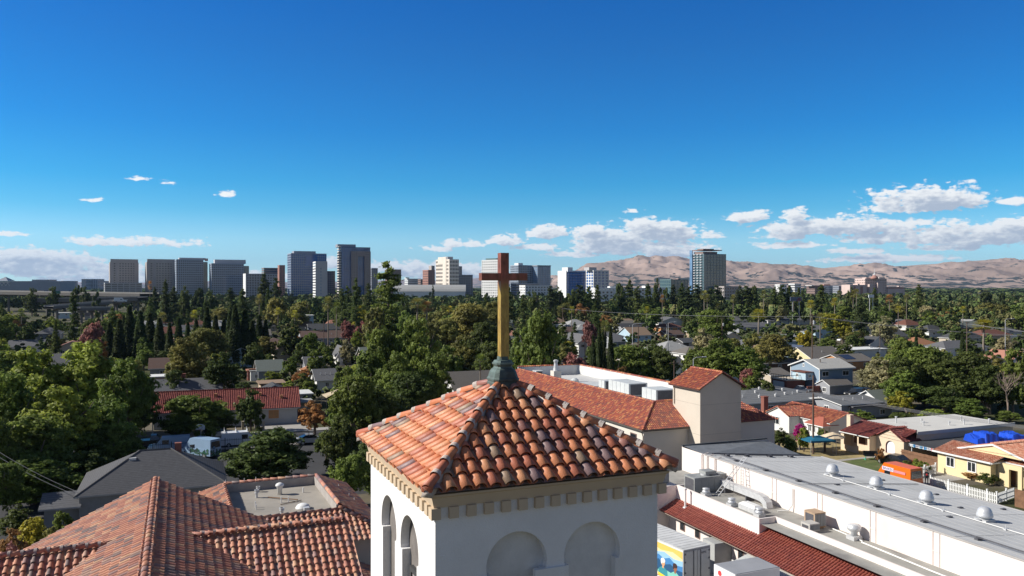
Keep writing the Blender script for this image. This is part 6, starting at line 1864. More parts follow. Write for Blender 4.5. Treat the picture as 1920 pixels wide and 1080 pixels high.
def broad(seed, n, leaf, lobes=11, flat=.85, rad=4.0, z0=1.0, z1=10.0):
    global NR
    NR = np.random.RandomState(seed)
    cz, hz = (z0 + z1) / 2, (z1 - z0) / 2
    L = unit(lobes) * np.array([rad * .62, rad * .62, hz * .58]) * (NR.rand(lobes, 1) ** .4)
    L[0] = (0, 0, hz * .5); L[1] = (0, 0, -hz * .1)
    lr = rad * (.34 + .2 * NR.rand(lobes))
    w = lr ** 2; w /= w.sum()
    nc = max(8, n // 34)                                  # leaf clusters: twig ends that stand out from the crown
    kc = NR.choice(lobes, nc, p=w)
    d = unit(nc)
    d[:, 2] = np.where(d[:, 2] < -.7, -d[:, 2] * .6, d[:, 2])
    d /= np.linalg.norm(d, axis=1)[:, None]
    r = .70 + .42 * NR.rand(nc) ** 1.3
    r *= np.where(NR.rand(nc) < .14, .6, 1.0)
    pc_ = L[kc] + d * (lr[kc] * r)[:, None] * np.array([1, 1, flat])
    cr = rad * (.085 + .075 * NR.rand(nc)) * (1.0 if n > 9000 else 1.25)
    q = NR.randint(0, nc, n)
    e = unit(n)
    p = pc_[q] + e * (cr[q] * NR.rand(n) ** .45)[:, None] * np.array([1, 1, .75])
    p[:, 2] += cz
    return quads(p, e + d[q] * .5 + np.array([0, 0, .3]), np.full(n, leaf), .55)


def cypress(seed, n, leaf, rad=1.0, h=12.0):
    global NR
    NR = np.random.RandomState(seed)
    z = NR.rand(n) ** .85
    prof = np.where(z < .18, .72 + .28 * z / .18, (1 - ((z - .18) / .82) ** 1.7) * .98 + .02)
    th = NR.rand(n) * 2 * math.pi
    r = rad * prof * (.82 + .2 * np.sin(th * 3 + z * 14) * .5 + .2 * NR.rand(n))
    p = np.stack([r * np.cos(th), r * np.sin(th), .3 + z * (h - .3)], 1)
    d = np.stack([np.cos(th), np.sin(th), np.full(n, .5)], 1)
    return quads(p, d, np.full(n, leaf), .5, 1.9)


def conifer(seed, n, leaf, rad=4.0, h=20.0, pw=.8, br=150, z0=.12):
    global NR
    NR = np.random.RandomState(seed)
    bz = z0 + (1 - z0) * NR.rand(br) ** 1.1
    bl = rad * ((1 - bz) / (1 - z0)) ** pw * (.5 + .6 * NR.rand(br)) + .25
    bt = NR.rand(br) * 2 * math.pi
    w = bl + .4; k = NR.choice(br, n, p=w / w.sum())
    s = NR.rand(n) ** .7
    r = bl[k] * s
    sp = .16 + .16 * s * bl[k] ** .6
    th = bt[k]
    p = np.stack([r * np.cos(th), r * np.sin(th), bz[k] * h - .12 * r + .05 * r * r / (bl[k] + .1)], 1) + NR.normal(size=(n, 3)) * sp[:, None] * np.array([1, 1, .55])
    d = np.stack([np.cos(th) * .5, np.sin(th) * .5, np.full(n, .8)], 1)
    return quads(p, d, np.full(n, leaf), .7, 1.8)


def palm(seed, fronds=60, h=14.0, r=2.3, date=False):
    global NR
    NR = np.random.RandomState(seed)
    V = []
    for i in range(fronds):
        th = NR.rand() * 2 * math.pi
        el = R(-55 + 135 * (i / fronds) ** .8 + NR.uniform(-8, 8))
        if date:
            el = R(-25 + 100 * (i / fronds) + NR.uniform(-8, 8))
        d = np.array([math.cos(th) * math.cos(el), math.sin(th) * math.cos(el), math.sin(el)])
        side = np.cross(d, [0, 0, 1.0]); side /= np.linalg.norm(side) + 1e-6
        c = np.array([0, 0, h])
        if date:
            for j in range(7):
                a = c + d * r * 1.9 * (j / 7) + np.array([0, 0, -.9 * (j / 7) ** 2 * r]); b = c + d * r * 1.9 * ((j + 1) / 7) + np.array([0, 0, -.9 * ((j + 1) / 7) ** 2 * r])
                wd = .34 * (1 - .6 * abs(j / 7 - .3))
                V += [a - side * wd, b - side * wd * .9 + np.array([0, 0, -.1]), b + side * wd * .9 + np.array([0, 0, -.1]), a + side * wd]
        else:
            st = c + d * r * .45
            for j in range(7):
                f = (j - 3) * .3
                dd = d * math.cos(f) + side * math.sin(f)
                e = st + dd * r * .62 + np.array([0, 0, -.18])
                V += [st, st + dd * r * .35 - side * .07, e, st + dd * r * .35 + side * .07]
    return np.array(V)


def leafmesh(name, V, trunk=None):
    n = len(V) // 4
    me = bpy.data.meshes.new(name)
    tv, tf = ([], []) if trunk is None else (trunk.v, trunk.f)
    nv, nf = len(V) + len(tv), n + len(tf)
    if trunk is None:
        me.vertices.add(len(V)); me.vertices.foreach_set('co', V.astype(np.float32).ravel())
        me.loops.add(n * 4); me.loops.foreach_set('vertex_index', np.arange(n * 4, dtype=np.int32))
        me.polygons.add(n); me.polygons.foreach_set('loop_start', np.arange(0, n * 4, 4, dtype=np.int32)); me.polygons.foreach_set('loop_total', np.full(n, 4, dtype=np.int32))
        me.materials.append(LEAF)
    else:
        fs = [(4 * i, 4 * i + 1, 4 * i + 2, 4 * i + 3) for i in range(n)] + [tuple(q + len(V) for q in f) for f in tf]
        me.from_pydata(V.tolist() + [tuple(p) for p in tv], [], fs)
        me.materials.append(LEAF); me.materials.append(BARK)
        me.polygons.foreach_set('material_index', [0] * n + [1] * len(tf))
    me.update(); me.validate()
    return me


def trunk_mb(h, r, seed, limbs=5, spread=2.4, top=.75):
    rr = random.Random(seed); k = MB()
    pts = [Vector((rr.uniform(-.12, .12) * i, rr.uniform(-.12, .12) * i, h * top * i / 3)) for i in range(4)]
    rs = [r * 1.25, r, r * .8, r * .55]
    for i in range(3):
        k.tube(pts[i], pts[i + 1], rs[i], rs[i + 1], 7)
    for j in range(limbs):
        a = 2 * math.pi * j / limbs + rr.uniform(-.4, .4)
        b = pts[1].lerp(pts[2], rr.random())
        m = b + Vector((math.cos(a) * spread * .45, math.sin(a) * spread * .45, h * .16))
        e = b + Vector((math.cos(a) * spread, math.sin(a) * spread, h * rr.uniform(.28, .42)))
        k.tube(b, m, r * .5, r * .36, 5); k.tube(m, e, r * .36, r * .12, 5)
    return k


PRO = {}
for q, (n, lf) in {'hi': (17000, .24), 'mid': (4200, .40), 'lo': (1100, .72)}.items():
    PRO['broad', q] = []
    for s in range(4):
        tk = trunk_mb(10, .28, s, 6)
        V = broad(100 + s, n, lf, lobes=10 + 2 * s, flat=.8 + .1 * (s % 2), rad=4.0)
        cm_ = leafmesh('crown', V)
        tm = bpy.data.meshes.new('trunk'); tm.from_pydata(tk.v, [], tk.f); tm.materials.append(BARK)
        PRO['broad', q].append((cm_, tm, leafmesh('broadleaf_tree', V, tk) if q != 'hi' else None))
for q, (n, lf) in {'hi': (5000, .26), 'mid': (2400, .36), 'lo': (700, .6)}.items():
    PRO['cypress', q] = []; PRO['conifer', q] = []
    for s in range(3):
        tk = MB(); tk.tube((0, 0, 0), (0, 0, 9), .16, .05, 6)
        V = cypress(200 + s, n, lf)
        tm = bpy.data.meshes.new('trunk'); tm.from_pydata(tk.v, [], tk.f); tm.materials.append(BARK)
        PRO['cypress', q].append((leafmesh('crown', V), tm, leafmesh('cypress_tree', V, tk)))
        tk = MB(); tk.tube((0, 0, 0), (0, 0, 19.5), .36, .05, 7)
        V = conifer(300 + s, int(n * 1.7), lf * 1.25, pw=.5 + .2 * s, br=90 + 40 * s, z0=.08 + .06 * s)
        tm = bpy.data.meshes.new('trunk'); tm.from_pydata(tk.v, [], tk.f); tm.materials.append(BARK)
        PRO['conifer', q].append((leafmesh('crown', V), tm, leafmesh('conifer_tree', V, tk)))
for q in ('hi', 'mid', 'lo'):
    PRO['palm', q] = []
    for s in range(3):
        tk = MB(); tk.tube((0, 0, 0), (.1, .1, 7), .24, .2, 8); tk.tube((.1, .1, 7), (0, 0, 14), .2, .17, 8)
        V = palm(400 + s, 64 if s < 2 else 46, date=(s == 2))
        tm = bpy.data.meshes.new('trunk'); tm.from_pydata(tk.v, [], tk.f); tm.materials.append(PBARK)
        PRO['palm', q].append((leafmesh('crown', V), tm, None))
NOM = {'broad': (8.0, 10.0), 'cypress': (2.0, 12.0), 'conifer': (8.0, 20.0), 'palm': (5.2, 15.8), 'crape': (8.0, 10.0), 'bush': (8.0, 8.8)}
NAME = {'broad': 'broadleaf_tree', 'cypress': 'cypress_tree', 'conifer': 'conifer_tree', 'palm': 'palm_tree', 'crape': 'flowering_tree', 'bush': 'shrub'}
WORD = {'broad': 'leafy tree', 'cypress': 'cypress', 'conifer': 'conifer', 'palm': 'palm', 'crape': 'flowering tree', 'bush': 'bush'}
CATW = {'broad': 'tree', 'cypress': 'cypress', 'conifer': 'conifer', 'palm': 'palm tree', 'crape': 'flowering tree', 'bush': 'bush'}
GRPW = {'broad': 'broadleaf trees', 'cypress': 'cypresses', 'conifer': 'conifers', 'palm': 'palms', 'crape': 'flowering trees', 'bush': 'bushes'}
TCOL = {'dark': ((.032, .050, .016), 'dark green'), 'mid': ((.050, .078, .020), 'mid green'), 'light': ((.080, .112, .024), 'bright green'), 'yellow': ((.125, .135, .022), 'yellow green'), 'olive': ((.074, .084, .030), 'olive green'),
        'rust': ((.115, .075, .035), 'brownish'), 'grey': ((.105, .115, .075), 'grey green'), 'pink': ((.26, .125, .125), 'dusty pink'), 'deep': ((.022, .035, .015), 'very dark green'), 'magenta': ((.35, .03, .22), 'magenta')}
TRNG = random.Random(21)
TREES = []


def tree(px, top, w, Y, kind='broad', col='mid', seed=None, z=0.0, lab=None):
    x = (px - CX) / FX * Y
    Hh = zof(top, Y) - z
    wm = w / FX * Y
    dome = kind == 'dome'
    if dome:
        kind = 'broad'
    pk = {'crape': 'broad', 'bush': 'broad'}.get(kind, kind)
    q = 'hi' if w > 75 else ('mid' if w > 26 else 'lo')
    if kind in ('cypress', 'conifer'):
        q = 'hi' if zof(top, Y) / Y * FX > 120 or w > 60 else ('mid' if w > 10 or Hh / Y * FX > 50 else 'lo')
    s = seed if seed is not None else TRNG.randrange(4)
    arr = PRO[pk, q]
    if kind == 'palm':
        s = seed if seed is not None else TRNG.randrange(2)
    cmesh, tmesh, both = arr[s % len(arr)]
    nw, nh = NOM[kind]
    c, word = TCOL[col]; c = (c[0] * 2.9, c[1] * 2.65, c[2] * 2.5) if col not in ('pink', 'magenta') else tuple(v * 1.15 for v in c)
    j = TRNG.uniform(.85, 1.18)
    cc = (c[0] * j * TRNG.uniform(.93, 1.08), c[1] * j, c[2] * j, 1)
    sx, sz = wm / nw, Hh / nh
    rot = TRNG.uniform(0, 6.28)
    if both is not None and w < 45 and kind != 'palm':
        o = bpy.data.objects.new(NAME[kind], both); COL.objects.link(o)
        o.color = cc
    else:
        o = bpy.data.objects.new(NAME[kind], None); COL.objects.link(o); o.empty_display_size = .3
        a = bpy.data.objects.new('trunk', tmesh); COL.objects.link(a); a.parent = o
        b = bpy.data.objects.new('crown', cmesh); COL.objects.link(b); b.parent = o; b.color = cc
    zoff = z
    if dome:
        zoff = z - 2.2 * sz; sz *= 1.22
    if kind == 'bush':                                   # low crown close to the ground
        zoff = z - 1.2 * sz
    o.location = (x, Y, zoff); o.scale = (sx, sx, sz); o.rotation_euler = (0, 0, rot)
    o['category'] = CATW[kind]; o['group'] = GRPW[kind]
    size = ('tall ' if Hh > 15 else '') if kind in ('broad', 'conifer', 'cypress', 'palm') else ''
    if kind == 'broad' and Hh < 6.5:
        size = 'low '
    look = f"{size}{word} {WORD[kind]}" if kind not in ('crape',) else f"{word} {WORD[kind]}"
    if lab:
        o['label'] = lab
    else:
        LATER.append((o, look, px, (top + CY + FX * H / Y) / 2, Y))
    TREES.append((x, Y, wm / 2, px, top, w))
    return o


HAND = [
    # the big trees on the left
    (58, 640, 200, 122, 'dome', 'light'), (165, 628, 215, 126, 'dome', 'light'), (238, 662, 125, 116, 'broad', 'mid'), (15, 690, 170, 104, 'dome', 'mid'), (112, 712, 190, 102, 'dome', 'light'),
    (205, 742, 150, 106, 'dome', 'mid'), (55, 770, 190, 94, 'dome', 'mid'), (-20, 760, 130, 90, 'dome', 'mid'), (250, 715, 95, 120, 'dome', 'dark'),
    (352, 626, 88, 168, 'broad', 'olive'), (415, 655, 92, 164, 'broad', 'dark'), (372, 734, 150, 125, 'dome', 'mid'), (470, 722, 62, 133, 'dome', 'dark'), (326, 690, 60, 160, 'broad', 'dark'),
    (512, 800, 192, 97, 'dome', 'dark'), (60, 850, 190, 88, 'dome', 'mid'), (170, 840, 120, 94, 'dome', 'dark'), (-10, 860, 120, 80, 'dome', 'mid'), (215, 790, 110, 104, 'dome', 'mid'), (662, 690, 120, 108, 'broad', 'mid'), (700, 715, 130, 112, 'broad', 'dark'), (640, 770, 95, 100, 'dome', 'dark'), (652, 845, 100, 86, 'dome', 'mid'), (705, 800, 120, 92, 'dome', 'dark'),
    (590, 748, 70, 126, 'broad', 'rust'), (640, 735, 70, 118, 'broad', 'mid'), (612, 800, 70, 108, 'broad', 'dark'), (778, 582, 128, 152, 'dome', 'mid'), (715, 608, 110, 150, 'dome', 'mid'), (690, 650, 110, 142, 'dome', 'mid'), (745, 650, 110, 140, 'dome', 'mid'), (818, 655, 85, 142, 'broad', 'mid'), (775, 690, 110, 132, 'broad', 'dark'), (740, 740, 120, 118, 'broad', 'dark'),
    (1010, 570, 118, 152, 'dome', 'mid'), (975, 610, 80, 158, 'broad', 'dark'), (880, 560, 130, 240, 'broad', 'olive'), (835, 590, 90, 230, 'broad', 'olive'), (905, 600, 90, 205, 'broad', 'dark'), (925, 560, 80, 300, 'broad', 'olive'),
    (1083, 656, 62, 158, 'crape', 'pink'), (172, 598, 52, 230, 'crape', 'pink'), (655, 597, 36, 290, 'crape', 'pink'), (678, 598, 38, 285, 'crape', 'pink'), (1108, 597, 36, 260, 'crape', 'pink'), (1402, 688, 44, 168, 'crape', 'pink'),
    (1112, 630, 15, 160, 'cypress', 'deep'), (1124, 608, 16, 164, 'cypress', 'deep'), (1132, 626, 14, 160, 'cypress', 'deep'), (1145, 612, 17, 162, 'cypress', 'deep'),
    (1190, 640, 110, 178, 'broad', 'mid'), (1235, 650, 90, 176, 'broad', 'dark'), (1150, 650, 60, 172, 'broad', 'mid'), (1162, 682, 55, 150, 'broad', 'rust'), (1350, 628, 130, 186, 'dome', 'mid'), (1400, 645, 90, 182, 'broad', 'mid'), (1300, 645, 60, 190, 'broad', 'mid'),
    (1345, 574, 90, 262, 'broad', 'mid'), (1320, 610, 60, 240, 'broad', 'grey'), (1450, 624, 90, 225, 'broad', 'olive'), (1428, 640, 60, 215, 'broad', 'olive'), (1563, 583, 72, 335, 'broad', 'yellow'), (1580, 600, 44, 330, 'broad', 'yellow'),
    (1615, 556, 34, 320, 'conifer', 'deep'), (1658, 588, 56, 300, 'broad', 'grey'), (1415, 690, 48, 165, 'broad', 'mid'), (1440, 712, 40, 158, 'broad', 'dark'), (1395, 715, 40, 158, 'broad', 'mid'),
    (1652, 668, 96, 160, 'broad', 'grey'), (1735, 645, 150, 160, 'dome', 'mid'), (1812, 648, 130, 158, 'dome', 'dark'), (1855, 680, 90, 150, 'broad', 'dark'), (1700, 690, 90, 152, 'broad', 'mid'), (1690, 730, 60, 146, 'broad', 'yellow'), (1770, 720, 90, 146, 'broad', 'dark'), (1820, 745, 80, 142, 'broad', 'mid'),
    (1804, 622, 14, 170, 'cypress', 'deep'), (1718, 622, 12, 190, 'cypress', 'deep'), (1692, 628, 60, 215, 'broad', 'mid'), (1900, 700, 60, 148, 'broad', 'mid'),
    (728, 488, 84, 262, 'conifer', 'mid'), (702, 570, 60, 250, 'dome', 'olive'), (760, 575, 60, 250, 'dome', 'mid'), (668, 520, 30, 330, 'conifer', 'dark'), (812, 533, 10, 640, 'conifer', 'deep'),
    (138, 540, 26, 330, 'conifer', 'dark'), (310, 524, 30, 420, 'conifer', 'deep'), (496, 512, 38, 520, 'conifer', 'deep'), (517, 520, 30, 540, 'conifer', 'deep'),
    (872, 622, 96, 205, 'dome', 'olive'), (918, 635, 84, 190, 'dome', 'dark'), (842, 640, 70, 185, 'dome', 'mid'), (962, 640, 60, 178, 'dome', 'dark'), (800, 600, 80, 215, 'dome', 'olive'), (930, 600, 70, 240, 'dome', 'olive'),
    (1690, 662, 110, 156, 'dome', 'dark'), (1772, 660, 126, 155, 'dome', 'dark'), (1850, 695, 110, 150, 'dome', 'dark'), (1905, 650, 60, 190, 'dome', 'mid'), (420, 768, 70, 129, 'dome', 'dark'), (330, 775, 62, 126, 'dome', 'dark'),
    (580, 620, 60, 232, 'dome', 'mid'), (475, 640, 60, 226, 'dome', 'dark'), (545, 610, 60, 262, 'dome', 'dark'), (610, 640, 50, 222, 'dome', 'mid'), (560, 560, 60, 420, 'dome', 'olive'), (520, 555, 60, 430, 'dome', 'olive'), (700, 600, 40, 260, 'dome', 'mid'),
    # palms
    (615, 557, 30, 270, 'palm', 'olive'), (631, 567, 28, 300, 'palm', 'mid'), (1845, 600, 50, 250, 'palm', 'yellow'), (1375, 553, 16, 420, 'palm', 'olive'), (1320, 545, 22, 470, 'palm', 'olive'), (1326, 552, 18, 460, 'palm', 'olive'), (1423, 580, 40, 300, 'palm', 'yellow'),
    (1606, 542, 16, 480, 'palm', 'olive'), (1600, 545, 16, 500, 'palm', 'olive'), (1565, 559, 20, 430, 'palm', 'yellow'), (1520, 563, 22, 400, 'palm', 'yellow'), (1668, 553, 20, 430, 'palm', 'rust'), (783, 560, 44, 320, 'palm', 'olive'), (800, 566, 34, 320, 'palm', 'rust'),
    (486, 552, 20, 400, 'palm', 'olive'), (1432, 545, 18, 480, 'palm', 'olive'), (1242, 553, 14, 440, 'palm', 'rust'), (281, 527, 12, 620, 'palm', 'rust'), (1700, 552, 14, 460, 'palm', 'olive'), (1573, 545, 12, 520, 'palm', 'olive'), (842, 610, 26, 240, 'palm', 'mid'), (900, 665, 34, 150, 'palm', 'mid'), (1488, 548, 12, 500, 'palm', 'olive'),
    # small garden plants, near
    (30, 948, 75, 76, 'bush', 'dark'), (60, 966, 70, 70, 'bush', 'yellow'), (20, 985, 70, 66, 'bush', 'rust'), (118, 955, 55, 72, 'bush', 'mid'), (95, 985, 60, 64, 'bush', 'olive'), (15, 1010, 60, 60, 'crape', 'pink'),
    (513, 693, 40, 190, 'broad', 'light'), (565, 690, 44, 185, 'broad', 'rust'), (540, 712, 40, 165, 'broad', 'light'), (455, 714, 44, 160, 'broad', 'dark'), (580, 712, 40, 165, 'broad', 'mid'), (545, 665, 40, 200, 'broad', 'mid'), (505, 662, 30, 215, 'broad', 'mid'), (668, 615, 30, 270, 'broad', 'light'), (650, 632, 40, 230, 'broad', 'grey'), (565, 640, 40, 220, 'broad', 'dark'), (590, 655, 50, 200, 'broad', 'mid'),
    (1500, 790, 40, 118, 'bush', 'magenta'), (1508, 800, 34, 116, 'bush', 'light'), (1462, 802, 40, 118, 'bush', 'dark'), (1480, 812, 36, 112, 'bush', 'mid'), (1545, 800, 30, 119, 'bush', 'mid'), (1700, 862, 30, 103, 'bush', 'mid'), (1720, 858, 30, 104, 'bush', 'light'), (1738, 865, 24, 102, 'bush', 'mid'),
    (1822, 884, 44, 99, 'bush', 'rust'), (1856, 884, 50, 97, 'bush', 'dark'), (1650, 838, 24, 108, 'bush', 'rust'), (1620, 768, 60, 140, 'bush', 'mid'), (1690, 770, 70, 138, 'bush', 'dark'), (1780, 775, 90, 134, 'bush', 'mid'), (1750, 765, 70, 138, 'bush', 'light'), (1590, 770, 40, 140, 'bush', 'light'), (1828, 800, 34, 116, 'bush', 'mid'), (1790, 828, 26, 108, 'bush', 'light'), (1895, 770, 60, 140, 'bush', 'mid'),
    (1848, 780, 40, 130, 'bush', 'mid'),
]
for a in HAND:
    tree(*a)
CY_ = [(205, 606, 14), (224, 600, 17), (243, 574, 17), (263, 584, 17), (281, 588, 18), (299, 597, 16), (318, 606, 12), (335, 597, 13), (352, 604, 12), (368, 600, 13), (388, 577, 16), (404, 592, 14), (420, 598, 14), (431, 584, 13), (441, 573, 18), (459, 581, 16), (473, 602, 15), (486, 592, 14), (498, 600, 12)]
for px, top, w in CY_:
    tree(px, top, w * 1.35, 246 + TRNG.uniform(-12, 12), 'cypress', 'deep')
for px, top, Y in ((1163, 525, 560), (1180, 522, 580), (1195, 534, 540), (1215, 530, 560), (1230, 518, 600), (1245, 534, 560), (1262, 532, 560), (1278, 528, 580), (1292, 534, 560), (1308, 531, 570), (1330, 533, 570), (1345, 532, 560), (1385, 532, 560), (1400, 533, 560), (1412, 530, 560), (1452, 536, 520),
                   (1466, 531, 540), (1480, 534, 540), (1105, 534, 520), (1095, 532, 540), (1085, 531, 540), (1070, 536, 520), (1050, 534, 520), (1032, 535, 520), (1120, 532, 540), (1540, 532, 520), (1500, 534, 520), (1595, 534, 520), (1640, 538, 500), (955, 536, 480), (325, 535, 500), (345, 533, 520), (372, 534, 520),
                   (395, 536, 500), (432, 538, 480), (455, 540, 470), (290, 536, 500), (160, 530, 620), (145, 529, 640), (100, 530, 640), (180, 536, 560), (60, 533, 640), (1880, 539, 560), (1850, 541, 540), (1000, 538, 500), (640, 540, 420), (690, 530, 460), (760, 545, 420)):
    tree(px, top + 2, TRNG.uniform(24, 36), Y, TRNG.choice(['conifer', 'dome']), TRNG.choice(['deep', 'dark', 'dark']))

# houses deeper in the neighbourhood, along the street grid
HR = random.Random(5); NVIS = len(VIS)
KEEP = [(t_.location.x, t_.location.y, max(L, d) * .62) for t_, fr, L, d in HOUSES]
nfill = 0
for i in range(900):
    Y = HR.uniform(190, 470); px = HR.uniform(-20, 1940)
    if px < 260 and Y > 380:
        continue
    x = (px - CX) / FX * Y
    if any((x - a) ** 2 + (Y - b) ** 2 < (r_ + 12) ** 2 for a, b, r_ in KEEP):
        continue
    h = 3.0; top = CY + FX * (H - 5.6) / Y
    if any(x0 - 6 < px < x1 + 6 and Y < vy and top - 4 < y1 for x0, y0, x1, y1, vy in VIS):
        continue
    L = HR.uniform(9, 15); d = HR.uniform(8, 11)
    typ = HR.choice(['a', 'a', 'hip', 'hip', 'b'])
    roof = HR.choice(['grey', 'grey', 'dark', 'greybrown', 'light', 'brown', 'tan', 'green', 'redbrown', 'peach'])
    wall = HR.choice(['white', 'white', 'cream', 'grey', 'beige', 'ltblue', 'tan'])
    py = CY + FX * (H - h) / Y
    t, fr, L2 = house('x', px - L / 2 / Y * FX, py, px + L / 2 / Y * FX, h, d, typ, HR.uniform(1.8, 2.8), wall, roof, wins=2)
    VIS.pop()
    shape = {'a': 'gable', 'b': 'front gabled', 'hip': 'hip'}[typ]
    LATER.append((t, f"{ {'greybrown': 'grey brown', 'redbrown': 'dull red', 'light': 'pale grey', 'dark': 'dark grey', 'peach': 'peach', 'green': 'grey green'}.get(roof, roof)} {shape} roofed house", px, py, Y))
    if HR.random() < .75:
        VIS.append((px - L / 2 / Y * FX * .75, py - 10 * 250 / Y, px + L / 2 / Y * FX * .6, py, Y))
    KEEP.append((x, Y, max(L, d) * .62))
    nfill += 1
    if nfill > 62:
        break

# trees between the houses
fill = 0
cnt = {'broad': 0}; CAND = []; BUD = [.38 if vi_ < NVIS else .85 for vi_ in range(len(VIS))]
for i in range(24000):
    Y = math.sqrt(TRNG.uniform(165 ** 2, 490 ** 2)); px = TRNG.uniform(-30, 1950)
    if Y < 205 and (px > 940 and px < 1620):
        continue
    if px < 270 and Y > 400:
        continue
    x = (px - CX) / FX * Y
    Hh = TRNG.choice([6, 7.5, 9, 9, 11, 12, 14]) * TRNG.uniform(.85, 1.15)
    wm = Hh * TRNG.uniform(.75, 1.15)
    top = CY + FX * (H - Hh) / Y; w = wm / Y * FX; bot = CY + FX * (H - 1) / Y
    hit = []
    for vi, (x0, y0, x1, y1, vy) in enumerate(VIS):
        if Y < vy:
            ox = min(px + w * .5, x1) - max(px - w * .5, x0); oy = min(bot, y1) - max(top, y0)
            if ox > 0 and oy > 0:
                hit.append((vi, ox * oy / max(1.0, (x1 - x0) * (y1 - y0))))
    if any(BUD[vi] - f_ < 0 for vi, f_ in hit):
        continue
    if any((x - a) ** 2 + (Y - b) ** 2 < (r_ * .8 + wm * .18) ** 2 for a, b, r_ in KEEP):
        continue
    if any((x - a) ** 2 + (Y - b) ** 2 < (.46 * (r_ + wm / 2)) ** 2 for a, b, r_, *_ in TREES):
        continue
    kind = 'broad'
    col = TRNG.choices(['dark', 'mid', 'light', 'yellow', 'olive', 'rust', 'grey'], [4, 6, 1.8, 1.0, 3.2, .8, .9])[0]
    if TRNG.random() < .06:
        kind = 'conifer'; top = CY + FX * (H - Hh * 1.6) / Y; w *= .6; col = 'dark'
    elif TRNG.random() < .03:
        kind = 'palm'; top = CY + FX * (H - 14) / Y; w = 4.4 / Y * FX; col = TRNG.choice(['olive', 'mid', 'yellow'])
    elif TRNG.random() < .03:
        kind = 'cypress'; top = CY + FX * (H - 12) / Y; w = 2.4 / Y * FX; col = 'deep'
    for vi, f_ in hit:
        BUD[vi] -= f_
    CAND.append((px, top, w, Y, kind, col))
    TREES.append((x, Y, wm / 2, px, top, w))
    fill += 1
    if fill > 900:
        break
CAND.sort(key=lambda c: -c[2] * (4 if c[4] != 'broad' else 1))
REST = []
for c in CAND:
    if c[4] == 'broad':
        cnt['broad'] += 1
        if cnt['broad'] > 195:
            REST.append(c); continue
    TREES.append(None); TREES.pop()
    tree(*c)
print('FILL', nfill, fill, cnt, len(TREES))

# far woodland that reads as one mass
WR = np.random.RandomState(3)
base_ = broad(900, 70, 2.2, lobes=8); base2 = broad(901, 26, 3.6, lobes=6); base3 = conifer(902, 60, 2.2, rad=3.6, h=18, br=30)
Vs = []; Cs = []
def scatter(y0, y1, n, base, smin, smax, sc_=1.0, conif=None, pc=.2):
    for i in range(n):
        Y = math.sqrt(WR.uniform(y0 * y0, y1 * y1)); kx = WR.uniform(-.70, .70)
        x = kx * Y; px = CX + kx * FX
        if px < 275 and 470 < Y < 760:
            continue
        s = WR.uniform(smin, smax)
        use = conif if conif is not None and WR.rand() < pc else base
        if use is not base:
            s *= .8
        a = WR.rand() * 6.28; c_, s_ = math.cos(a), math.sin(a)
        p = use.copy() * s * np.array([sc_, sc_, 1])
        q = np.stack([p[:, 0] * c_ - p[:, 1] * s_ + x, p[:, 0] * s_ + p[:, 1] * c_ + Y, p[:, 2]], 1)
        Vs.append(q); Cs.append(np.full(len(q) // 4, WR.randint(0, 4) if use is base else 4))
base1 = broad(905, 420, 1.0, lobes=10)
for (px, top, w, Y, kind, col) in REST:
    hh_ = zof(top, Y); k_ = WR.rand() * 6.28
    p = base1 * np.array([w / FX * Y / 8, w / FX * Y / 8, hh_ / 10]); c_, s_ = math.cos(k_), math.sin(k_)
    Vs.append(np.stack([p[:, 0] * c_ - p[:, 1] * s_ + (px - CX) / FX * Y, p[:, 0] * s_ + p[:, 1] * c_ + Y, p[:, 2]], 1)); Cs.append(np.full(len(p) // 4, {'dark': 3, 'mid': 0, 'light': 1, 'yellow': 1, 'olive': 2, 'rust': 2, 'grey': 2}[col]))
scatter(485, 820, 2000, base_, .7, 1.3, conif=base3, pc=.05)
scatter(820, 1700, 2600, base_, .8, 1.3, 1.5, conif=base3, pc=.06)
scatter(1700, 5600, 3400, base2, .9, 1.5, 4.0)
V = np.concatenate(Vs); cid = np.concatenate(Cs)
me = leafmesh('far_woodland', V)
me.materials.clear()
FM = []
for i, c in enumerate(((.095, .135, .042), (.145, .19, .055), (.19, .185, .075), (.115, .145, .053), (.058, .085, .04))):
    FM.append(M(f'far foliage {i}', c, rough=.8, var=.35, scale=.03, spec=.1)); me.materials.append(FM[-1])
me.polygons.foreach_set('material_index', cid.astype(np.int32))
o = bpy.data.objects.new('far_woodland', me); COL.objects.link(o); o['kind'] = 'stuff'
# low undergrowth between the houses
UR = np.random.RandomState(9); Vs = []
ub = broad(903, 40, 1.0, lobes=6, rad=2.2, z0=.1, z1=2.6)
for i in range(2600):
    Y = math.sqrt(UR.uniform(150 ** 2, 490 ** 2)); kx = UR.uniform(-.70, .70); x = kx * Y; px = CX + kx * FX
    if Y < 205 and 940 < px < 1660 or any((x - a) ** 2 + (Y - b) ** 2 < (r_ * .8) ** 2 for a, b, r_ in KEEP):
        continue
    py = CY + FX * (H - 1.5) / Y
    if any(x0 - 2 < px < x1 + 2 and y0 < py < y1 + 1 and Y < vy for x0, y0, x1, y1, vy in VIS):
        continue
    s = UR.uniform(.5, 1.2)
    Vs.append(ub * s + np.array([x, Y, 0]))
me = leafmesh('undergrowth', np.concatenate(Vs)); me.materials.clear(); me.materials.append(M('undergrowth leaf', (.085, .105, .04), rough=.8, var=.5, scale=.12, spec=.1))
o = bpy.data.objects.new('undergrowth', me); COL.objects.link(o); o['kind'] = 'stuff'

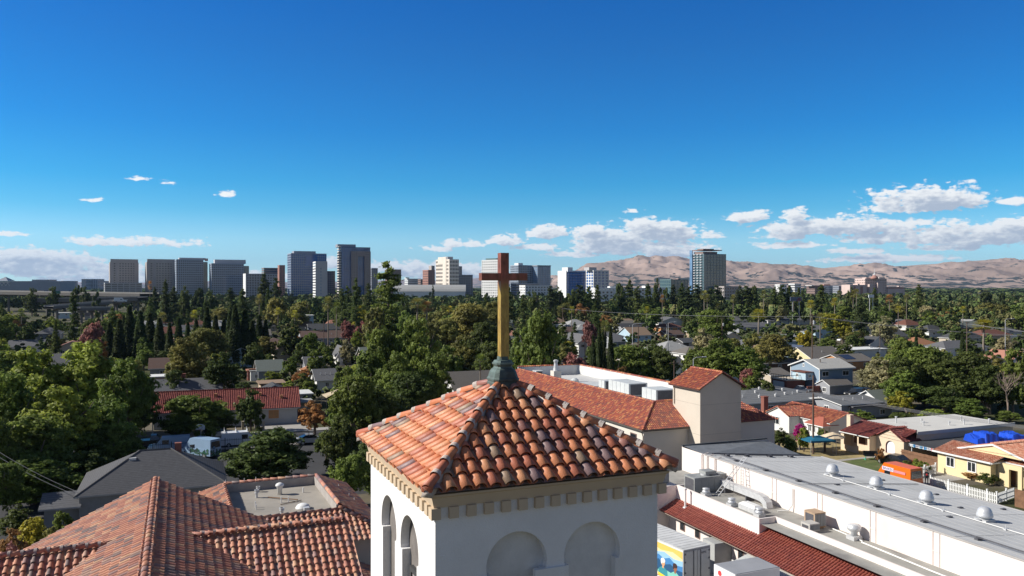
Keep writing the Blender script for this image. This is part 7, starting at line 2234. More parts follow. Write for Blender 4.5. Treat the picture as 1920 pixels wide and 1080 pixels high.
# ------------------------------------------------------------------ vehicles
RUB = M('tyre rubber', (.02, .02, .02), rough=.9, var=.2, scale=4)
RIM = M('wheel rim', (.42, .43, .44), rough=.4, metal=.6)
CGL = glassy('car glass', (.018, .022, .028))
LAMP = M('lamp glass', (.7, .7, .68), rough=.2, var=.03)
TAIL = M('tail lamp', (.4, .02, .02), rough=.3)


def paint(n, c):
    return M('paint ' + n, c, rough=.3, var=.05, scale=1.0, spec=.6)


CARP = {n: paint(n, c) for n, c in {'white': (.72, .73, .74), 'black': (.015, .016, .018), 'silver': (.42, .43, .44), 'grey': (.2, .21, .22), 'blue': (.03, .06, .16), 'orange': (.82, .16, .012), 'red': (.4, .03, .03), 'navy': (.02, .03, .07), 'paleblue': (.32, .46, .62), 'green': (.03, .12, .07)}.items()}
CARG = 'parked vehicles'


def car(label, loc, ang, kind, col, cat='car', name='parked_car', group=CARG):
    """x is forward in the local frame, loc is the centre on the ground"""
    fr = FR((loc[0], loc[1]), ang)
    t = thing(name, label, cat, (loc[0], loc[1], 0), group)
    m = CARP[col]
    D_ = {'sedan': (4.6, 1.8, 1.45), 'suv': (4.8, 1.92, 1.78), 'minivan': (5.0, 1.95, 1.75), 'pickup': (5.6, 1.95, 1.8), 'van': (5.7, 2.0, 2.15), 'tallvan': (6.0, 2.05, 2.65)}[kind]
    L, W, Hh = D_
    h = L / 2; w = W / 2
    P_ = {'sedan': ([(-h, .35), (-h, .85), (-h + .3, .95), (-.55 * h, 1.0), (.32 * h, .98), (.92 * h, .78), (h, .6), (h, .3)], [(-.78 * h, .98), (-.42 * h, Hh), (.1 * h, Hh), (.42 * h, .97)]),
          'suv': ([(-h, .4), (-h, 1.0), (-h + .15, 1.1), (.4 * h, 1.1), (.93 * h, .98), (h, .75), (h, .35)], [(-.97 * h, 1.08), (-.86 * h, Hh), (.1 * h, Hh), (.44 * h, 1.09)]),
          'minivan': ([(-h, .35), (-h, 1.0), (-h + .1, 1.05), (.5 * h, 1.05), (.95 * h, .8), (h, .6), (h, .3)], [(-.98 * h, 1.03), (-.9 * h, Hh), (.15 * h, Hh), (.62 * h, 1.03)]),
          'pickup': ([(-h, .45), (-h, 1.1), (-.05 * h, 1.12), (.4 * h, 1.12), (.95 * h, 1.0), (h, .8), (h, .4)], [(-.12 * h, 1.1), (-.06 * h, Hh), (.22 * h, Hh), (.46 * h, 1.1)]),
          'van': ([(-h, .35), (-h, 1.15), (.62 * h, 1.15), (.97 * h, .95), (h, .7), (h, .3)], [(-h + .02, 1.13), (-.97 * h, Hh), (.36 * h, Hh), (.66 * h, 1.13)]),
          'tallvan': ([(-h, .4), (-h, 1.3), (.6 * h, 1.3), (.96 * h, 1.05), (h, .75), (h, .35)], [(-h + .02, 1.28), (-.985 * h, Hh), (.30 * h, Hh), (.62 * h, 1.28)])}[kind]
    low, cab = P_
    k = MB()
    n = len(low)
    for s_ in (-1, 1):
        k.poly([fr(x, s_ * w, z) for x, z in (low if s_ < 0 else low[::-1])])
    for i in range(n):
        (x0, z0), (x1, z1) = low[i], low[(i + 1) % n]
        k.poly([fr(x0, -w, z0), fr(x0, w, z0), fr(x1, w, z1), fr(x1, -w, z1)])
    wi = w * (.80 if kind in ('sedan', 'suv', 'minivan', 'pickup') else .92)
    (xa, za), (xb, zb_), (xc, zc), (xd, zd_) = cab
    vs = [fr(xa, -w + .04, za), fr(xb, -wi, zb_), fr(xc, -wi, zc), fr(xd, -w + .04, zd_), fr(xa, w - .04, za), fr(xb, wi, zb_), fr(xc, wi, zc), fr(xd, w - .04, zd_)]
    solid = kind in ('van', 'tallvan')
    k.add(vs, [(1, 2, 6, 5)] + ([(0, 1, 2, 3), (7, 6, 5, 4), (0, 4, 5, 1)] if solid else []))
    k.build('body', m, t, recalc=True)
    g_ = MB()
    if solid:
        g_.add([Vector(v) for v in vs], [(3, 2, 6, 7)])
        for s_ in (-1, 1):
            g_.poly([fr(xc - .1, s_ * (w * .97 + .012), za + .05), fr(xc - .05, s_ * (wi + .012), Hh - .35 if kind == 'van' else Hh - .75), fr(xc - .95, s_ * (wi + .02), Hh - .35 if kind == 'van' else Hh - .75), fr(xc - .95, s_ * (w * .97 + .012), za + .05)])
        g_.poly([fr(xa - .03, -w * .8, za + .2), fr(xa - .03, w * .8, za + .2), fr(xb - .02, w * .75, Hh - .3), fr(xb - .02, -w * .75, Hh - .3)])
    else:
        g_.add(vs, [(0, 1, 2, 3), (7, 6, 5, 4), (0, 4, 5, 1), (3, 2, 6, 7)])
    g_.build('window', CGL, t)
    for x in (-h * .62, h * .62):
        for s_ in (-1, 1):
            k = MB(); r = .33 if kind != 'tallvan' else .37
            k.tube(fr(x, s_ * (w - .2), r), fr(x, s_ * (w + .02), r), r, n=12); wh = k.build('wheel', RUB, t)
            k = MB(); k.tube(fr(x, s_ * (w + .018), r), fr(x, s_ * (w + .035), r), r * .6, n=10); k.build('rim', RIM, wh)
    for s_ in (-1, 1):
        k = MB(); k.box(fr, h - .03, h + .02, s_ * w * .72 - .18, s_ * w * .72 + .18, .62, .78); k.build('headlight', LAMP, t)
        k = MB(); k.box(fr, -h - .02, -h + .03, s_ * w * .8 - .12, s_ * w * .8 + .12, .75, .95); k.build('tail_light', TAIL, t)
    return t, fr


def text(s_, par, org, right, up, size, mat, name='lettering'):
    cu = bpy.data.curves.new(name, 'FONT'); cu.body = s_; cu.size = size; cu.extrude = .004; cu.align_x = 'CENTER'; cu.align_y = 'CENTER'
    tmp = bpy.data.objects.new(name, cu); COL.objects.link(tmp); bpy.context.view_layer.update()
    me_ = bpy.data.meshes.new_from_object(tmp.evaluated_get(bpy.context.evaluated_depsgraph_get())); bpy.data.objects.remove(tmp)
    me_.materials.clear(); me_.materials.append(mat)
    o = bpy.data.objects.new(name, me_); COL.objects.link(o)
    r, u = Vector(right).normalized(), Vector(up).normalized(); n = r.cross(u)
    M4 = Matrix((r, u, n)).transposed().to_4x4()
    M4.translation = Vector(org) - ORI[par.name]
    o.matrix_world = M4; o.parent = par; o.matrix_parent_inverse = Matrix()
    return o


uang = TH
c = G(447, 838); t, fr = car('white work van with three white ladder racks on its roof, behind the iron fence', (c.x, c.y + 1), uang, 'van', 'white', 'van', 'work_van')
for x in (-2.3, -.7, .9):
    k = MB(); k.box(fr, x - .05, x + .05, -.95, .95, 2.3, 2.38); k.tube(fr(x, -.95, 2.1), fr(x, -.95, 2.7), .04, n=5); k.tube(fr(x, .95, 2.1), fr(x, .95, 2.7), .04, n=5); k.build('roof_rack', CARP['white'], t)
c = G(366, 860); t, fr = car('pale blue van with green leaf artwork on side and back, parked in the dark lot', (c.x, c.y + 1.6), R(155), 'tallvan', 'paleblue', 'van', 'artwork_van')
k = MB(); r_ = random.Random(3)
for i in range(60):
    x, z = r_.uniform(-2.6, .8), .5 + abs(r_.gauss(0, .5)); s_ = r_.uniform(.1, .28)
    if z < 1.25:
        pts = [(x + s_ * math.cos(a) * r_.uniform(.6, 1), z + s_ * .8 * math.sin(a)) for a in [j * 1.05 for j in range(6)]]
        k.poly([fr(px_, 1.035 + i * .0004, z_) for px_, z_ in pts], i % 3)
    y = r_.uniform(-.9, .9); z = .45 + abs(r_.gauss(0, .4))
    if z < 1.2:
        pts = [(y + s_ * .7 * math.cos(a), z + s_ * .6 * math.sin(a)) for a in [j * 1.05 for j in range(6)]]
        k.poly([fr(-3.02 - i * .0004, a_, z_) for a_, z_ in pts], i % 3)
k.build('leaf_artwork', [CARP['green'], M('leaf paint', (.06, .14, .09)), M('deep leaf paint', (.03, .06, .05))], t)
k = MB(); k.tube(fr(-3.03, .35, 1.5), fr(-3.05, .35, 1.5), .22, n=16); k.build('round_emblem', M('emblem blue', (.12, .22, .34)), t)
c = G(305, 852); car('blue van half hidden by the dark hip roof ridge', (c.x, c.y + 2.2), uang + R(180), 'van', 'paleblue', 'van', 'parked_van')
c = G(262, 848); car('dark pickup truck beside the blue van in the lot', (c.x, c.y + 4), uang, 'pickup', 'black', 'pickup', 'pickup_truck')
c = G(581, 834); car('silver car on the street next to the big dark trees', (c.x, c.y + 1), uang, 'sedan', 'silver')
c = G(395, 828); car('white car behind the basketball hoop', (c.x, c.y + 3), uang, 'suv', 'white')
c = G(6, 900); car('black car at the left picture edge under the big trees', (c.x - 1, c.y), uang + R(70), 'sedan', 'black')
c = G(1504, 739); car('white pickup truck in front of the brick red garage', (c.x, c.y + .5), uang + R(180), 'pickup', 'white', 'pickup', 'pickup_truck')
c = G(1607, 744); car('black suv parked by the brick red yard wall', (c.x, c.y + .8), uang + R(180), 'suv', 'black')
c = G(1619, 753); car('white minivan in front of the black suv', (c.x, c.y + .6), uang + R(180), 'minivan', 'white')
c = G(1636, 757); car('dark blue car right of the white minivan', (c.x, c.y + .4), uang, 'sedan', 'navy')
c = G(1640, 738); car('black pickup truck behind the white minivan', (c.x, c.y + 2), uang + R(20), 'pickup', 'black', 'pickup', 'pickup_truck')
c = G(1422, 739); car('grey suv under the small tree beside the stair tower', (c.x, c.y), uang + R(200), 'suv', 'grey')
c = G(1436, 745); car('dark blue car close behind the wide gravel roof', (c.x, c.y + 2), uang, 'sedan', 'blue')
c = G(1580, 640); car('white suv far behind the blue house on a street', (c.x, c.y), uang + R(180), 'suv', 'white')
c = G(190, 634); car('white car at the foot of the round pink tree', (c.x, c.y), uang + R(160), 'suv', 'white')
c = G(236, 599); car('white car on the street near the cypress tops', (c.x, c.y), uang, 'sedan', 'white')
c = G(1672, 873); car('black car in the driveway of the cream house', (c.x + .5, c.y + .5), uang + R(96), 'sedan', 'black')
c = P(1707, 881, 93.3); vf = FR((c.x, c.y), R(21.4)); cc = vf(1.02, 3.0)
t, fr = car('bright orange cargo van with sign panel behind the grey hall', (cc[0], cc[1]), R(21.4) + R(90), 'tallvan', 'orange', 'van', 'cargo_van')
k = MB(); k.box(fr, -.6, 1.1, 1.03, 1.04, 1.8, 2.25); k.build('sign_panel', M('sign lilac', (.75, .68, .78), rough=.5), t)
text('BRAKES', t, fr(.25, 1.045, 2.02), (-Vector((fr.a.x, fr.a.y, 0))), (0, 0, 1), .42, M('sign navy', (.05, .03, .15)))
k = MB(); k.box(fr, -2.3, -.65, 1.03, 1.038, 1.8, 2.1); k.build('pink_panel', M('sign pink', (.8, .28, .3), rough=.5), t)
c = G(1895, 640); t, fr = car('white and blue camper van far right near the palm', (c.x, c.y), uang + R(180), 'tallvan', 'white', 'camper van', 'camper_van')
k = MB(); k.box(fr, -2.8, 1, -1.03, -1.0, 1.3, 1.6); k.build('blue_stripe', CARP['blue'], t)

# ---- trailer with a mural
TFm = FR((P(1282, 1032, 60).x, 60), R(29))
tt = thing('mural_trailer', 'white trailer with colourful mural of people before mountains beside the bell tower', 'trailer', TFm(1.3, 6, 0))
zt0, zt1 = 1.15, 4.15
k = MB(); k.box(TFm, 0, 2.6, 0, 13.5, zt0, zt1); k.build('body', M('trailer white', (.72, .72, .70), rough=.5, var=.05), tt)
k = MB(); k.box(TFm, -.03, 2.63, -.02, 13.5, zt1, zt1 + .06)
for i in range(26):
    k.box(TFm, .05, 2.55, .3 + i * .5, .36 + i * .5, zt1 + .06, zt1 + .075)
k.build('roof', M('trailer roof', (.62, .62, .60), rough=.6, var=.1, scale=1, stain=(.5, .5, .48)), tt)
for a0 in (.08, 1.32):
    k = MB(); k.box(TFm, a0, a0 + 1.2, -.05, -.004, zt0 + .1, zt1 - .12); d = k.build('rear_door', M('door grey', (.42, .42, .41), rough=.6, var=.12), tt)
    k = MB()
    for z in (1.6, 2.4, 3.2, 3.8):
        k.box(TFm, a0 - .04 if a0 < 1 else a0 + 1.1, a0 + .1 if a0 < 1 else a0 + 1.24, -.08, -.05, z, z + .12)
    k.tube(TFm(a0 + .85 if a0 < 1 else a0 + .3, -.09, zt0 + .1), TFm(a0 + .85 if a0 < 1 else a0 + .3, -.09, zt1 - .12), .025, n=6)
    k.build('hinges', DKM, d)
k = MB(); k.box(TFm, -.02, .07, -.03, .06, zt0, zt1); k.box(TFm, 2.53, 2.62, -.03, .06, zt0, zt1); k.box(TFm, .07, 2.53, -.03, .02, zt1 - .11, zt1); k.build('door_frame', M('trailer frame', (.3, .3, .3)), tt)
text('4898', tt, TFm(1.95, -.056, 3.75), Vector((TFm.a.x, TFm.a.y, 0)), (0, 0, 1), .26, DKM)
PC = {n: M('mural ' + n, c, rough=.6, var=.04) for n, c in {'gold': (.80, .52, .12), 'cream': (.82, .66, .38), 'sky': (.30, .52, .72), 'blue': (.06, .22, .48), 'navy': (.02, .09, .20), 'teal': (.04, .26, .30), 'mint': (.22, .55, .45), 'orange': (.70, .24, .04), 'red': (.60, .10, .05), 'skin': (.62, .34, .18), 'brown': (.30, .12, .06), 'dark': (.05, .025, .025), 'white': (.8, .78, .72), 'yellow': (.85, .62, .05)}.items()}
PN = list(PC)
k = MB(); lay = [0]


def mural(pts, colr):
    lay[0] += 1
    k.poly([TFm(-.004 - lay[0] * .0012, b, z) for b, z in pts], PN.index(colr))


def ell(cb, cz, rb, rz, colr, n=14):
    mural([(cb + rb * math.cos(2 * math.pi * i / n), cz + rz * math.sin(2 * math.pi * i / n)) for i in range(n)], colr)


mural([(.1, 1.45), (12, 1.45), (12, 4.0), (.1, 4.0)], 'gold')
mural([(.1, 3.45), (1.2, 3.7), (2.6, 3.5), (4.2, 3.75), (6, 3.55), (12, 3.6), (12, 3.2), (.1, 3.1)], 'cream')
mural([(.1, 1.45), (12, 1.45), (12, 3.3), (6.4, 3.35), (5, 3.5), (3.6, 3.15), (2.2, 3.45), (1.1, 3.2), (.1, 3.3)], 'sky')
mural([(.1, 1.45), (12, 1.45), (12, 2.8), (5.6, 2.85), (4.6, 3.15), (3.7, 2.85), (2.9, 3.1), (2.3, 2.9), (1.6, 3.15), (.8, 2.8), (.1, 2.9)], 'blue')
mural([(.1, 1.45), (12, 1.45), (12, 2.5), (5.2, 2.45), (5.2, 2.65), (4.8, 2.65), (4.8, 2.4), (4.0, 2.6), (3.6, 2.4), (2.9, 2.75), (2.5, 2.55), (2.1, 2.5), (1.5, 2.7), (.9, 2.45), (.1, 2.5)], 'navy')
mural([(.1, 1.45), (12, 1.45), (12, 2.0), (4.4, 2.2), (3.0, 1.9), (2.0, 2.1), (.1, 1.9)], 'mint')
for b, body, hair, skin in ((.95, 'mint', 'dark', 'brown'), (2.35, 'teal', 'white', 'skin'), (3.75, 'orange', 'brown', 'skin'), (5.2, 'sky', 'dark', 'brown'), (6.7, 'orange', 'dark', 'skin')):
    mural([(b - .55, 1.45), (b + .55, 1.45), (b + .48, 2.05), (b + .15, 2.25), (b - .15, 2.25), (b - .48, 2.05)], body)
    mural([(b - .1, 2.15), (b + .1, 2.15), (b + .1, 2.4), (b - .1, 2.4)], skin)
    ell(b, 2.58, .23, .28, skin); ell(b, 2.74, .26, .19, hair); ell(b + .17, 2.6, .09, .16, hair)
    ell(b + .02, 2.62, .03, .02, 'dark', 8); ell(b - .12, 2.62, .03, .02, 'dark', 8)
mural([(.1, 1.45), (7, 1.45), (7, 1.62), (3.2, 1.75), (1.8, 1.6), (.1, 1.85)], 'yellow')
mural([(2.6, 1.45), (8, 1.45), (8, 1.6), (4.5, 1.9), (3.2, 1.55)], 'red')
for i in range(4):
    mural([(2.9 + i * .5, 1.5), (2.96 + i * .5, 1.5), (3.1 + i * .5, 2.0), (3.04 + i * .5, 2.0)], 'white')
k.build('mural', [PC[n] for n in PN], tt)
k = MB()
for b in (1.6, 2.8):
    for a in (.15, 2.45):
        k2 = MB(); k2.tube(TFm(a - .14, b, .5), TFm(a + .14, b, .5), .5, n=14); k2.build('wheel', RUB, tt)
k.box(TFm, .2, 2.4, -.1, 0, .5, .65); k.build('bumper', DKM, tt)
# ---- box truck
BT = FR((P(1339, 1058, 59.3).x, 59.3), R(22.7))
tb = thing('box_truck', 'white box truck with grey roof and small red emblem beside the awning', 'truck', BT(3, -1.2, 0))
k = MB(); k.box(BT, 0, 4.0, -2.45, 0, .9, 3.4); k.build('box', M('truck white', (.76, .76, .76), rough=.5, var=.04), tb)
k = MB(); k.box(BT, .06, 3.94, -2.4, -.05, 3.4, 3.44); k.build('box_roof', M('truck roof grey', (.30, .31, .33), rough=.7, var=.1), tb)
k = MB(); pts = [(-2.0, .5), (-2.0, 1.5), (-1.6, 2.3), (-1.3, 2.55), (-.08, 2.55), (-.08, .5)]
k.extr([BT(a, -2.3, z) for a, z in pts], Vector(BT(0, 2.15)) - Vector(BT(0, 0))); k.build('cab', M('truck white', (.76, .76, .76)), tb, recalc=True)
k = MB(); k.poly([BT(-2.03, -2.2, 1.52), BT(-2.03, -.25, 1.52), BT(-1.63, -.3, 2.28), BT(-1.63, -2.15, 2.28)]); k.build('windscreen', CGL, tb)
k = MB(); k.tube(BT(-.03, -.7, 2.95), BT(-.005, -.7, 2.95), .2, n=16); k.build('emblem', SIGN, tb)
k = MB(); k.box(BT, -.02, -.004, -.74, -.66, 2.72, 3.16); k.box(BT, -.022, -.004, -1.2, -.95, 2.6, 2.63); k.build('emblem_mark', WF, tb)
for a in (-1.3, 3.0):
    for b in (-2.2, -.25):
        k = MB(); k.tube(BT(a, b - .15, .48), BT(a, b + .15, .48), .48, n=14); k.build('wheel', RUB, tb)
c = TFm(4.6, -.6, 0)
tq = thing('pump_trailer', 'dark machinery between mural trailer and pink wing wall', 'machinery', c); f2 = FR(c[:2], R(22))
k = MB(); k.box(f2, -.6, .7, -.5, .8, .4, 1.7); k.build('engine_box', DKM, tq)
k = MB(); k.tube(f2(-.5, .1, 1.9), f2(.6, .1, 1.9), .35, n=12); k.build('tank', GALV, tq)

# ---- street furniture on the left lot
ho = G(375, 838); hp_ = thing('basketball_hoop', 'white fan shaped basketball backboard on a grey pole in the lot', 'basketball hoop', ho)
hf_ = FR((ho.x, ho.y), R(8))
k = MB(); k.tube(hf_(0, .5, 0), hf_(0, .5, 2.6), .06, n=8); k.tube(hf_(0, .5, 2.6), hf_(0, .02, 3.0), .05, n=8); k.build('pole', GALV, hp_)
pts = [(-.65, 2.55), (.65, 2.55), (.68, 3.0)] + [(.68 * math.cos(a), 3.0 + .42 * math.sin(a)) for a in [math.pi * i / 8 for i in range(1, 8)]] + [(-.68, 3.0)]
k = MB(); k.extr([hf_(a, 0, z) for a, z in pts], Vector(hf_(0, .04)) - Vector(hf_(0, 0))); bb = k.build('backboard', M('backboard white', (.76, .78, .8), rough=.5), hp_)
k = MB()
for a0, a1, z0, z1 in ((-.28, -.25, 2.65, 3.1), (.25, .28, 2.65, 3.1), (-.25, .25, 3.07, 3.1), (-.25, .25, 2.65, 2.68)):
    k.box(hf_, a0, a1, -.012, -.004, z0, z1)
k.build('target_square', DKM, bb)
k = MB()
for i in range(12):
    a0, a1 = 2 * math.pi * i / 12, 2 * math.pi * (i + 1) / 12
    k.tube(hf_(.22 * math.cos(a0), -.28 + .22 * math.sin(a0), 2.6), hf_(.22 * math.cos(a1), -.28 + .22 * math.sin(a1), 2.6), .012, n=5)
k.build('rim', CARP['orange'], hp_)
for px, py, lab in ((309, 829, 'orange traffic cone by the blue van'), (375, 806, 'orange traffic cone across the street behind the hoop')):
    c = G(px, py); k = MB(); k.lathe((c.x, c.y, 0), [(.16, .04), (.1, .3), (.035, .72), (.03, .75)], 12); k.box(FR((c.x, c.y), 0), -.2, .2, -.2, .2, 0, .04)
    o = thing('traffic_cone', lab, 'traffic cone', c); k.build('cone', CARP['orange'], o)
    k = MB(); k.lathe((c.x, c.y, 0), [(.115, .26), (.075, .46)], 12); k.build('white_band', WF, o)
c = G(255, 832); o = thing('marker_post', 'red and white marker post at the street edge', 'post', c)
k = MB(); k.tube((c.x, c.y, 0), (c.x, c.y, 1.4), .07, n=8); k.build('red_sleeve', SIGN, o)
k = MB(); k.tube((c.x, c.y, .9), (c.x, c.y, 1.15), .08, n=8); k.build('white_band', WF, o)
fi = thing('iron_fence', 'black iron picket fence along the left street', 'fence', FU(0, 125, 0))
k = MB()
for i in range(int(56 / .25)):
    a = -32 + i * .25; k.box(FU, a - .014, a + .014, 123.98, 124.02, 0, 1.75)
k.build('pickets', CARP['black'], fi)
for i in range(24):
    a = -32 + i * 2.4; k = MB(); k.box(FU, a - .04, a + .04, 123.95, 124.05, 0, 1.9); k.build('post', CARP['black'], fi)
k = MB(); k.box(FU, -32, 24, 123.97, 124.03, .2, .25); k.box(FU, -32, 24, 123.97, 124.03, 1.5, 1.55); k.build('rails', CARP['black'], fi)
f = FR((G(553, 789).x, G(553, 789).y), TH); k = MB(); k.box(f, 0, 4.2, 0, .1, 0, 1.9); o = k.build('wooden_gate', M('red brown boards', (.12, .05, .04), rough=.9, var=.25, scale=3), None, origin=f(2, 0, 0)); tag(o, 'dark red brown wooden gate right of the red tile house', 'gate')
for i, px in enumerate((453, 477, 492)):
    c = G(px, 806); f = FR((c.x, c.y), TH); k = MB(); k.box(f, 0, .35, 0, .35, 0, 1.3); k.box(f, -.05, .4, -.05, .4, 1.3, 1.4); o = k.build('gate_post', WL['beige'], None, origin=c); tag(o, ('leftmost', 'middle', 'rightmost')[i] + ' of three pale garden posts before the red tile house', 'gate post', 'pale garden posts')
sl_t = thing('shade_sail', 'tan triangular shade sail behind the red tile house', 'shade sail', P(625, 735, 150))
A_, B_, C_ = P(603, 740, 149), P(654, 723, 156), P(612, 746, 146)
k = MB(); k.add([A_, C_, B_, A_ - Z3 * .03, C_ - Z3 * .03, B_ - Z3 * .03], [(0, 1, 2), (5, 4, 3), (0, 3, 4, 1), (1, 4, 5, 2), (2, 5, 3, 0)]); k.build('cloth', M('tan cloth', (.62, .50, .34), rough=.9), sl_t)
for q_ in (A_, B_, C_):
    k = MB(); k.tube((q_.x, q_.y, 0), q_, .05, n=6); k.build('post', DKM, sl_t)
# green bins by the grey house
for i, (px, col_) in enumerate(((139, 'grey'), (146, 'green'), (153, 'green'))):
    c = G(px, 964); f = FR((c.x, c.y), TH); o = thing('wheelie_bin', ('grey bin left of the two green bins by the hip roof house', 'left one of two green bins by the hip roof house', 'right one of two green bins by the hip roof house')[i], 'bin', c, 'bins beside the grey house')
    k = MB(); k.add([f(-.22, -.25, 0), f(.22, -.25, 0), f(.22, .25, 0), f(-.22, .25, 0), f(-.3, -.34, .95), f(.3, -.34, .95), f(.3, .34, .95), f(-.3, .34, .95)], [(3, 2, 1, 0), (4, 5, 6, 7), (0, 1, 5, 4), (1, 2, 6, 5), (2, 3, 7, 6), (3, 0, 4, 7)])
    mm = WF if col_ == 'grey' else M('bin green', (.03, .28, .08), rough=.5); k.build('tub', mm, o)
    k = MB(); k.box(f, -.33, .33, -.38, .38, .95, 1.05); k.build('lid', mm, o)

# ---- right side: canopies, lawn things, picket fence, person, tarp
c = G(1533, 815, 2.7); o = thing('canopy', 'blue pop up canopy in the yard of the white barrel tile house', 'canopy', (c.x, c.y, 0)); f = FR((c.x, c.y), R(12))
k = MB(); cn = [f(-2.0, -1.5, 2.1), f(2.0, -1.5, 2.1), f(2.0, 1.5, 2.1), f(-2.0, 1.5, 2.1)]; ap_ = f(0, 0, 2.6)
k.add(cn + [ap_] + [(p[0], p[1], p[2] - .25) for p in cn], [(0, 1, 4), (1, 2, 4), (2, 3, 4), (3, 0, 4), (0, 5, 6, 1), (1, 6, 7, 2), (2, 7, 8, 3), (3, 8, 5, 0)]); k.build('cloth', M('teal blue cloth', (.015, .13, .22), rough=.8), o)
for p in cn:
    k = MB(); k.tube((p[0], p[1], 0), (p[0], p[1], 2.2), .03, n=5); k.build('leg', GALV, o)
c = G(1562, 815, 2.6); o = thing('parasol', 'tan patio parasol beside the blue canopy', 'parasol', (c.x, c.y, 0))
k = MB(); k.lathe((c.x, c.y, 0), [(1.7, 2.25), (1.68, 2.32), (.9, 2.7), (.1, 2.95)], 10); k.build('cloth', M('tan cloth', (.62, .50, .34)), o)
k = MB(); k.tube((c.x, c.y, 0), (c.x, c.y, 3.0), .03, n=6); k.build('pole', GALV, o)
for i, (px, py) in enumerate(((1518, 830), (1540, 833), (1556, 830), (1572, 832))):
    c = G(px, py); f = FR((c.x, c.y), i); o = thing('patio_table', ('dark patio table under the left edge of the blue canopy', 'dark patio table below the middle of the blue canopy', 'dark patio table below the tan parasol', 'dark patio table right of the tan parasol')[i], 'table', c, 'patio tables')
    k = MB(); k.box(f, -.6, .6, -.4, .4, .68, .74); k.build('tabletop', DKM if i % 2 else WL['brown'], o)
    for a, b in ((-.5, -.3), (.5, -.3), (.5, .3), (-.5, .3)):
        k = MB(); k.tube(f(a, b, 0), f(a, b, .68), .03, n=5); k.build('leg', DKM, o)
c = G(1636, 862); f = FR((c.x, c.y), R(-8)); o = thing('bench_swing', 'black garden bench on green frame on the lawn', 'bench', c)
k = MB(); k.box(f, -1.1, 1.1, -.35, .35, .5, .62); k.build('seat', CARP['black'], o)
k = MB(); k.box(f, -1.1, 1.1, .3, .42, .6, 1.15); k.build('backrest', CARP['black'], o)
for s_ in (-1, 1):
    k = MB(); k.box(f, s_ * 1.0 - .04, s_ * 1.0 + .04, -.5, -.42, 0, .55); k.box(f, s_ * 1.0 - .04, s_ * 1.0 + .04, -.5, .5, 0, .08); k.build('leg', M('green frame', (.05, .45, .3)), o)
def pickets(lab, f, L, step=.2, hgt=1.15):
    t = thing('picket_fence', lab, 'fence', f(L / 2, 0, 0))
    k = MB()
    n = int(L / step)
    for i in range(n):
        a = (i + .5) * step
        k.box(f, a - .05, a + .05, -.02, .02, .08, hgt); k.add([f(a - .05, -.02, hgt), f(a + .05, -.02, hgt), f(a + .05, .02, hgt), f(a - .05, .02, hgt), f(a, 0, hgt + .09)], [(0, 1, 4), (1, 2, 4), (2, 3, 4), (3, 0, 4)])
    k.build('pickets', WF, t)
    k = MB(); k.box(f, 0, L, .02, .06, .3, .4); k.box(f, 0, L, .02, .06, .85, .95); k.build('rails', WF, t)
    for i in range(int(L / 2.4) + 1):
        a = i * 2.4; k = MB(); k.box(f, a - .07, a + .07, -.03, .11, 0, hgt + .22); k.box(f, a - .09, a + .09, -.05, .13, hgt + .22, hgt + .27); k.build('post', WF, t)
    return t
p0, p1 = G(1745, 913), G(1870, 946)
f = FR((p0.x, p0.y), math.atan2(p1.y - p0.y, p1.x - p0.x)); pickets('white picket fence along the front of the yellow house yard', f, (p1 - p0).length)
p2 = G(1903, 934); f = FR((p1.x, p1.y), math.atan2(p2.y - p1.y, p2.x - p1.x)); pickets('short white picket fence at the right end of the yard', f, (p2 - p1).length)
p3, p4 = G(1713, 897), G(1757, 888); f = FR((p3.x, p3.y), math.atan2(p4.y - p3.y, p4.x - p3.x)); pickets('white picket fence joining the orange van to the yellow house corner', f, (p4 - p3).length)
f = FR((G(1903, 950).x, G(1903, 950).y), R(-60)); k = MB(); k.box(f, 0, 5, 0, .1, 0, 1.9); o = k.build('board_fence', BRD, None, origin=f(2, 0, 0)); tag(o, 'dark brown board fence at the right end of the white pickets', 'fence')
tr_ = MB(); r_ = random.Random(8)
c0 = P(1888, 822, 107) * Vector((1, 1, 0)) if False else Vector((P(1888, 822, 107).x, 107, 0)); nx, ny = 46, 16
vs = []
for j in range(ny):
    for i in range(nx):
        a, b = i / (nx - 1) * 11 - 5.5, j / (ny - 1) * 5 - 2.5
        edge = min(1, min(i, nx - 1 - i) / 3, min(j, ny - 1 - j) / 3)
        z = .1 + edge * (3.3 + .5 * mnoise.noise(Vector((a * .45, b * .6, 1))) + .35 * abs(mnoise.noise(Vector((a * 1.1, b * 1.2, 4)))) + (.6 if -3.5 < a < -1 or 1.5 < a < 4 else .1))
        vs.append((c0.x + a * .75, c0.y + b + 2, z))
tr_.add(vs, [(j * nx + i, j * nx + i + 1, (j + 1) * nx + i + 1, (j + 1) * nx + i) for j in range(ny - 1) for i in range(nx - 1)])
o = tr_.build('tarpaulin', M('blue tarp', (.012, .07, .52), rough=.4, var=.12, spec=.6), None, origin=c0, smooth=False); tag(o, 'crumpled bright blue tarpaulin heap behind the yellow house', 'tarpaulin')
vis(1842, 798, 1920, 826, 108)
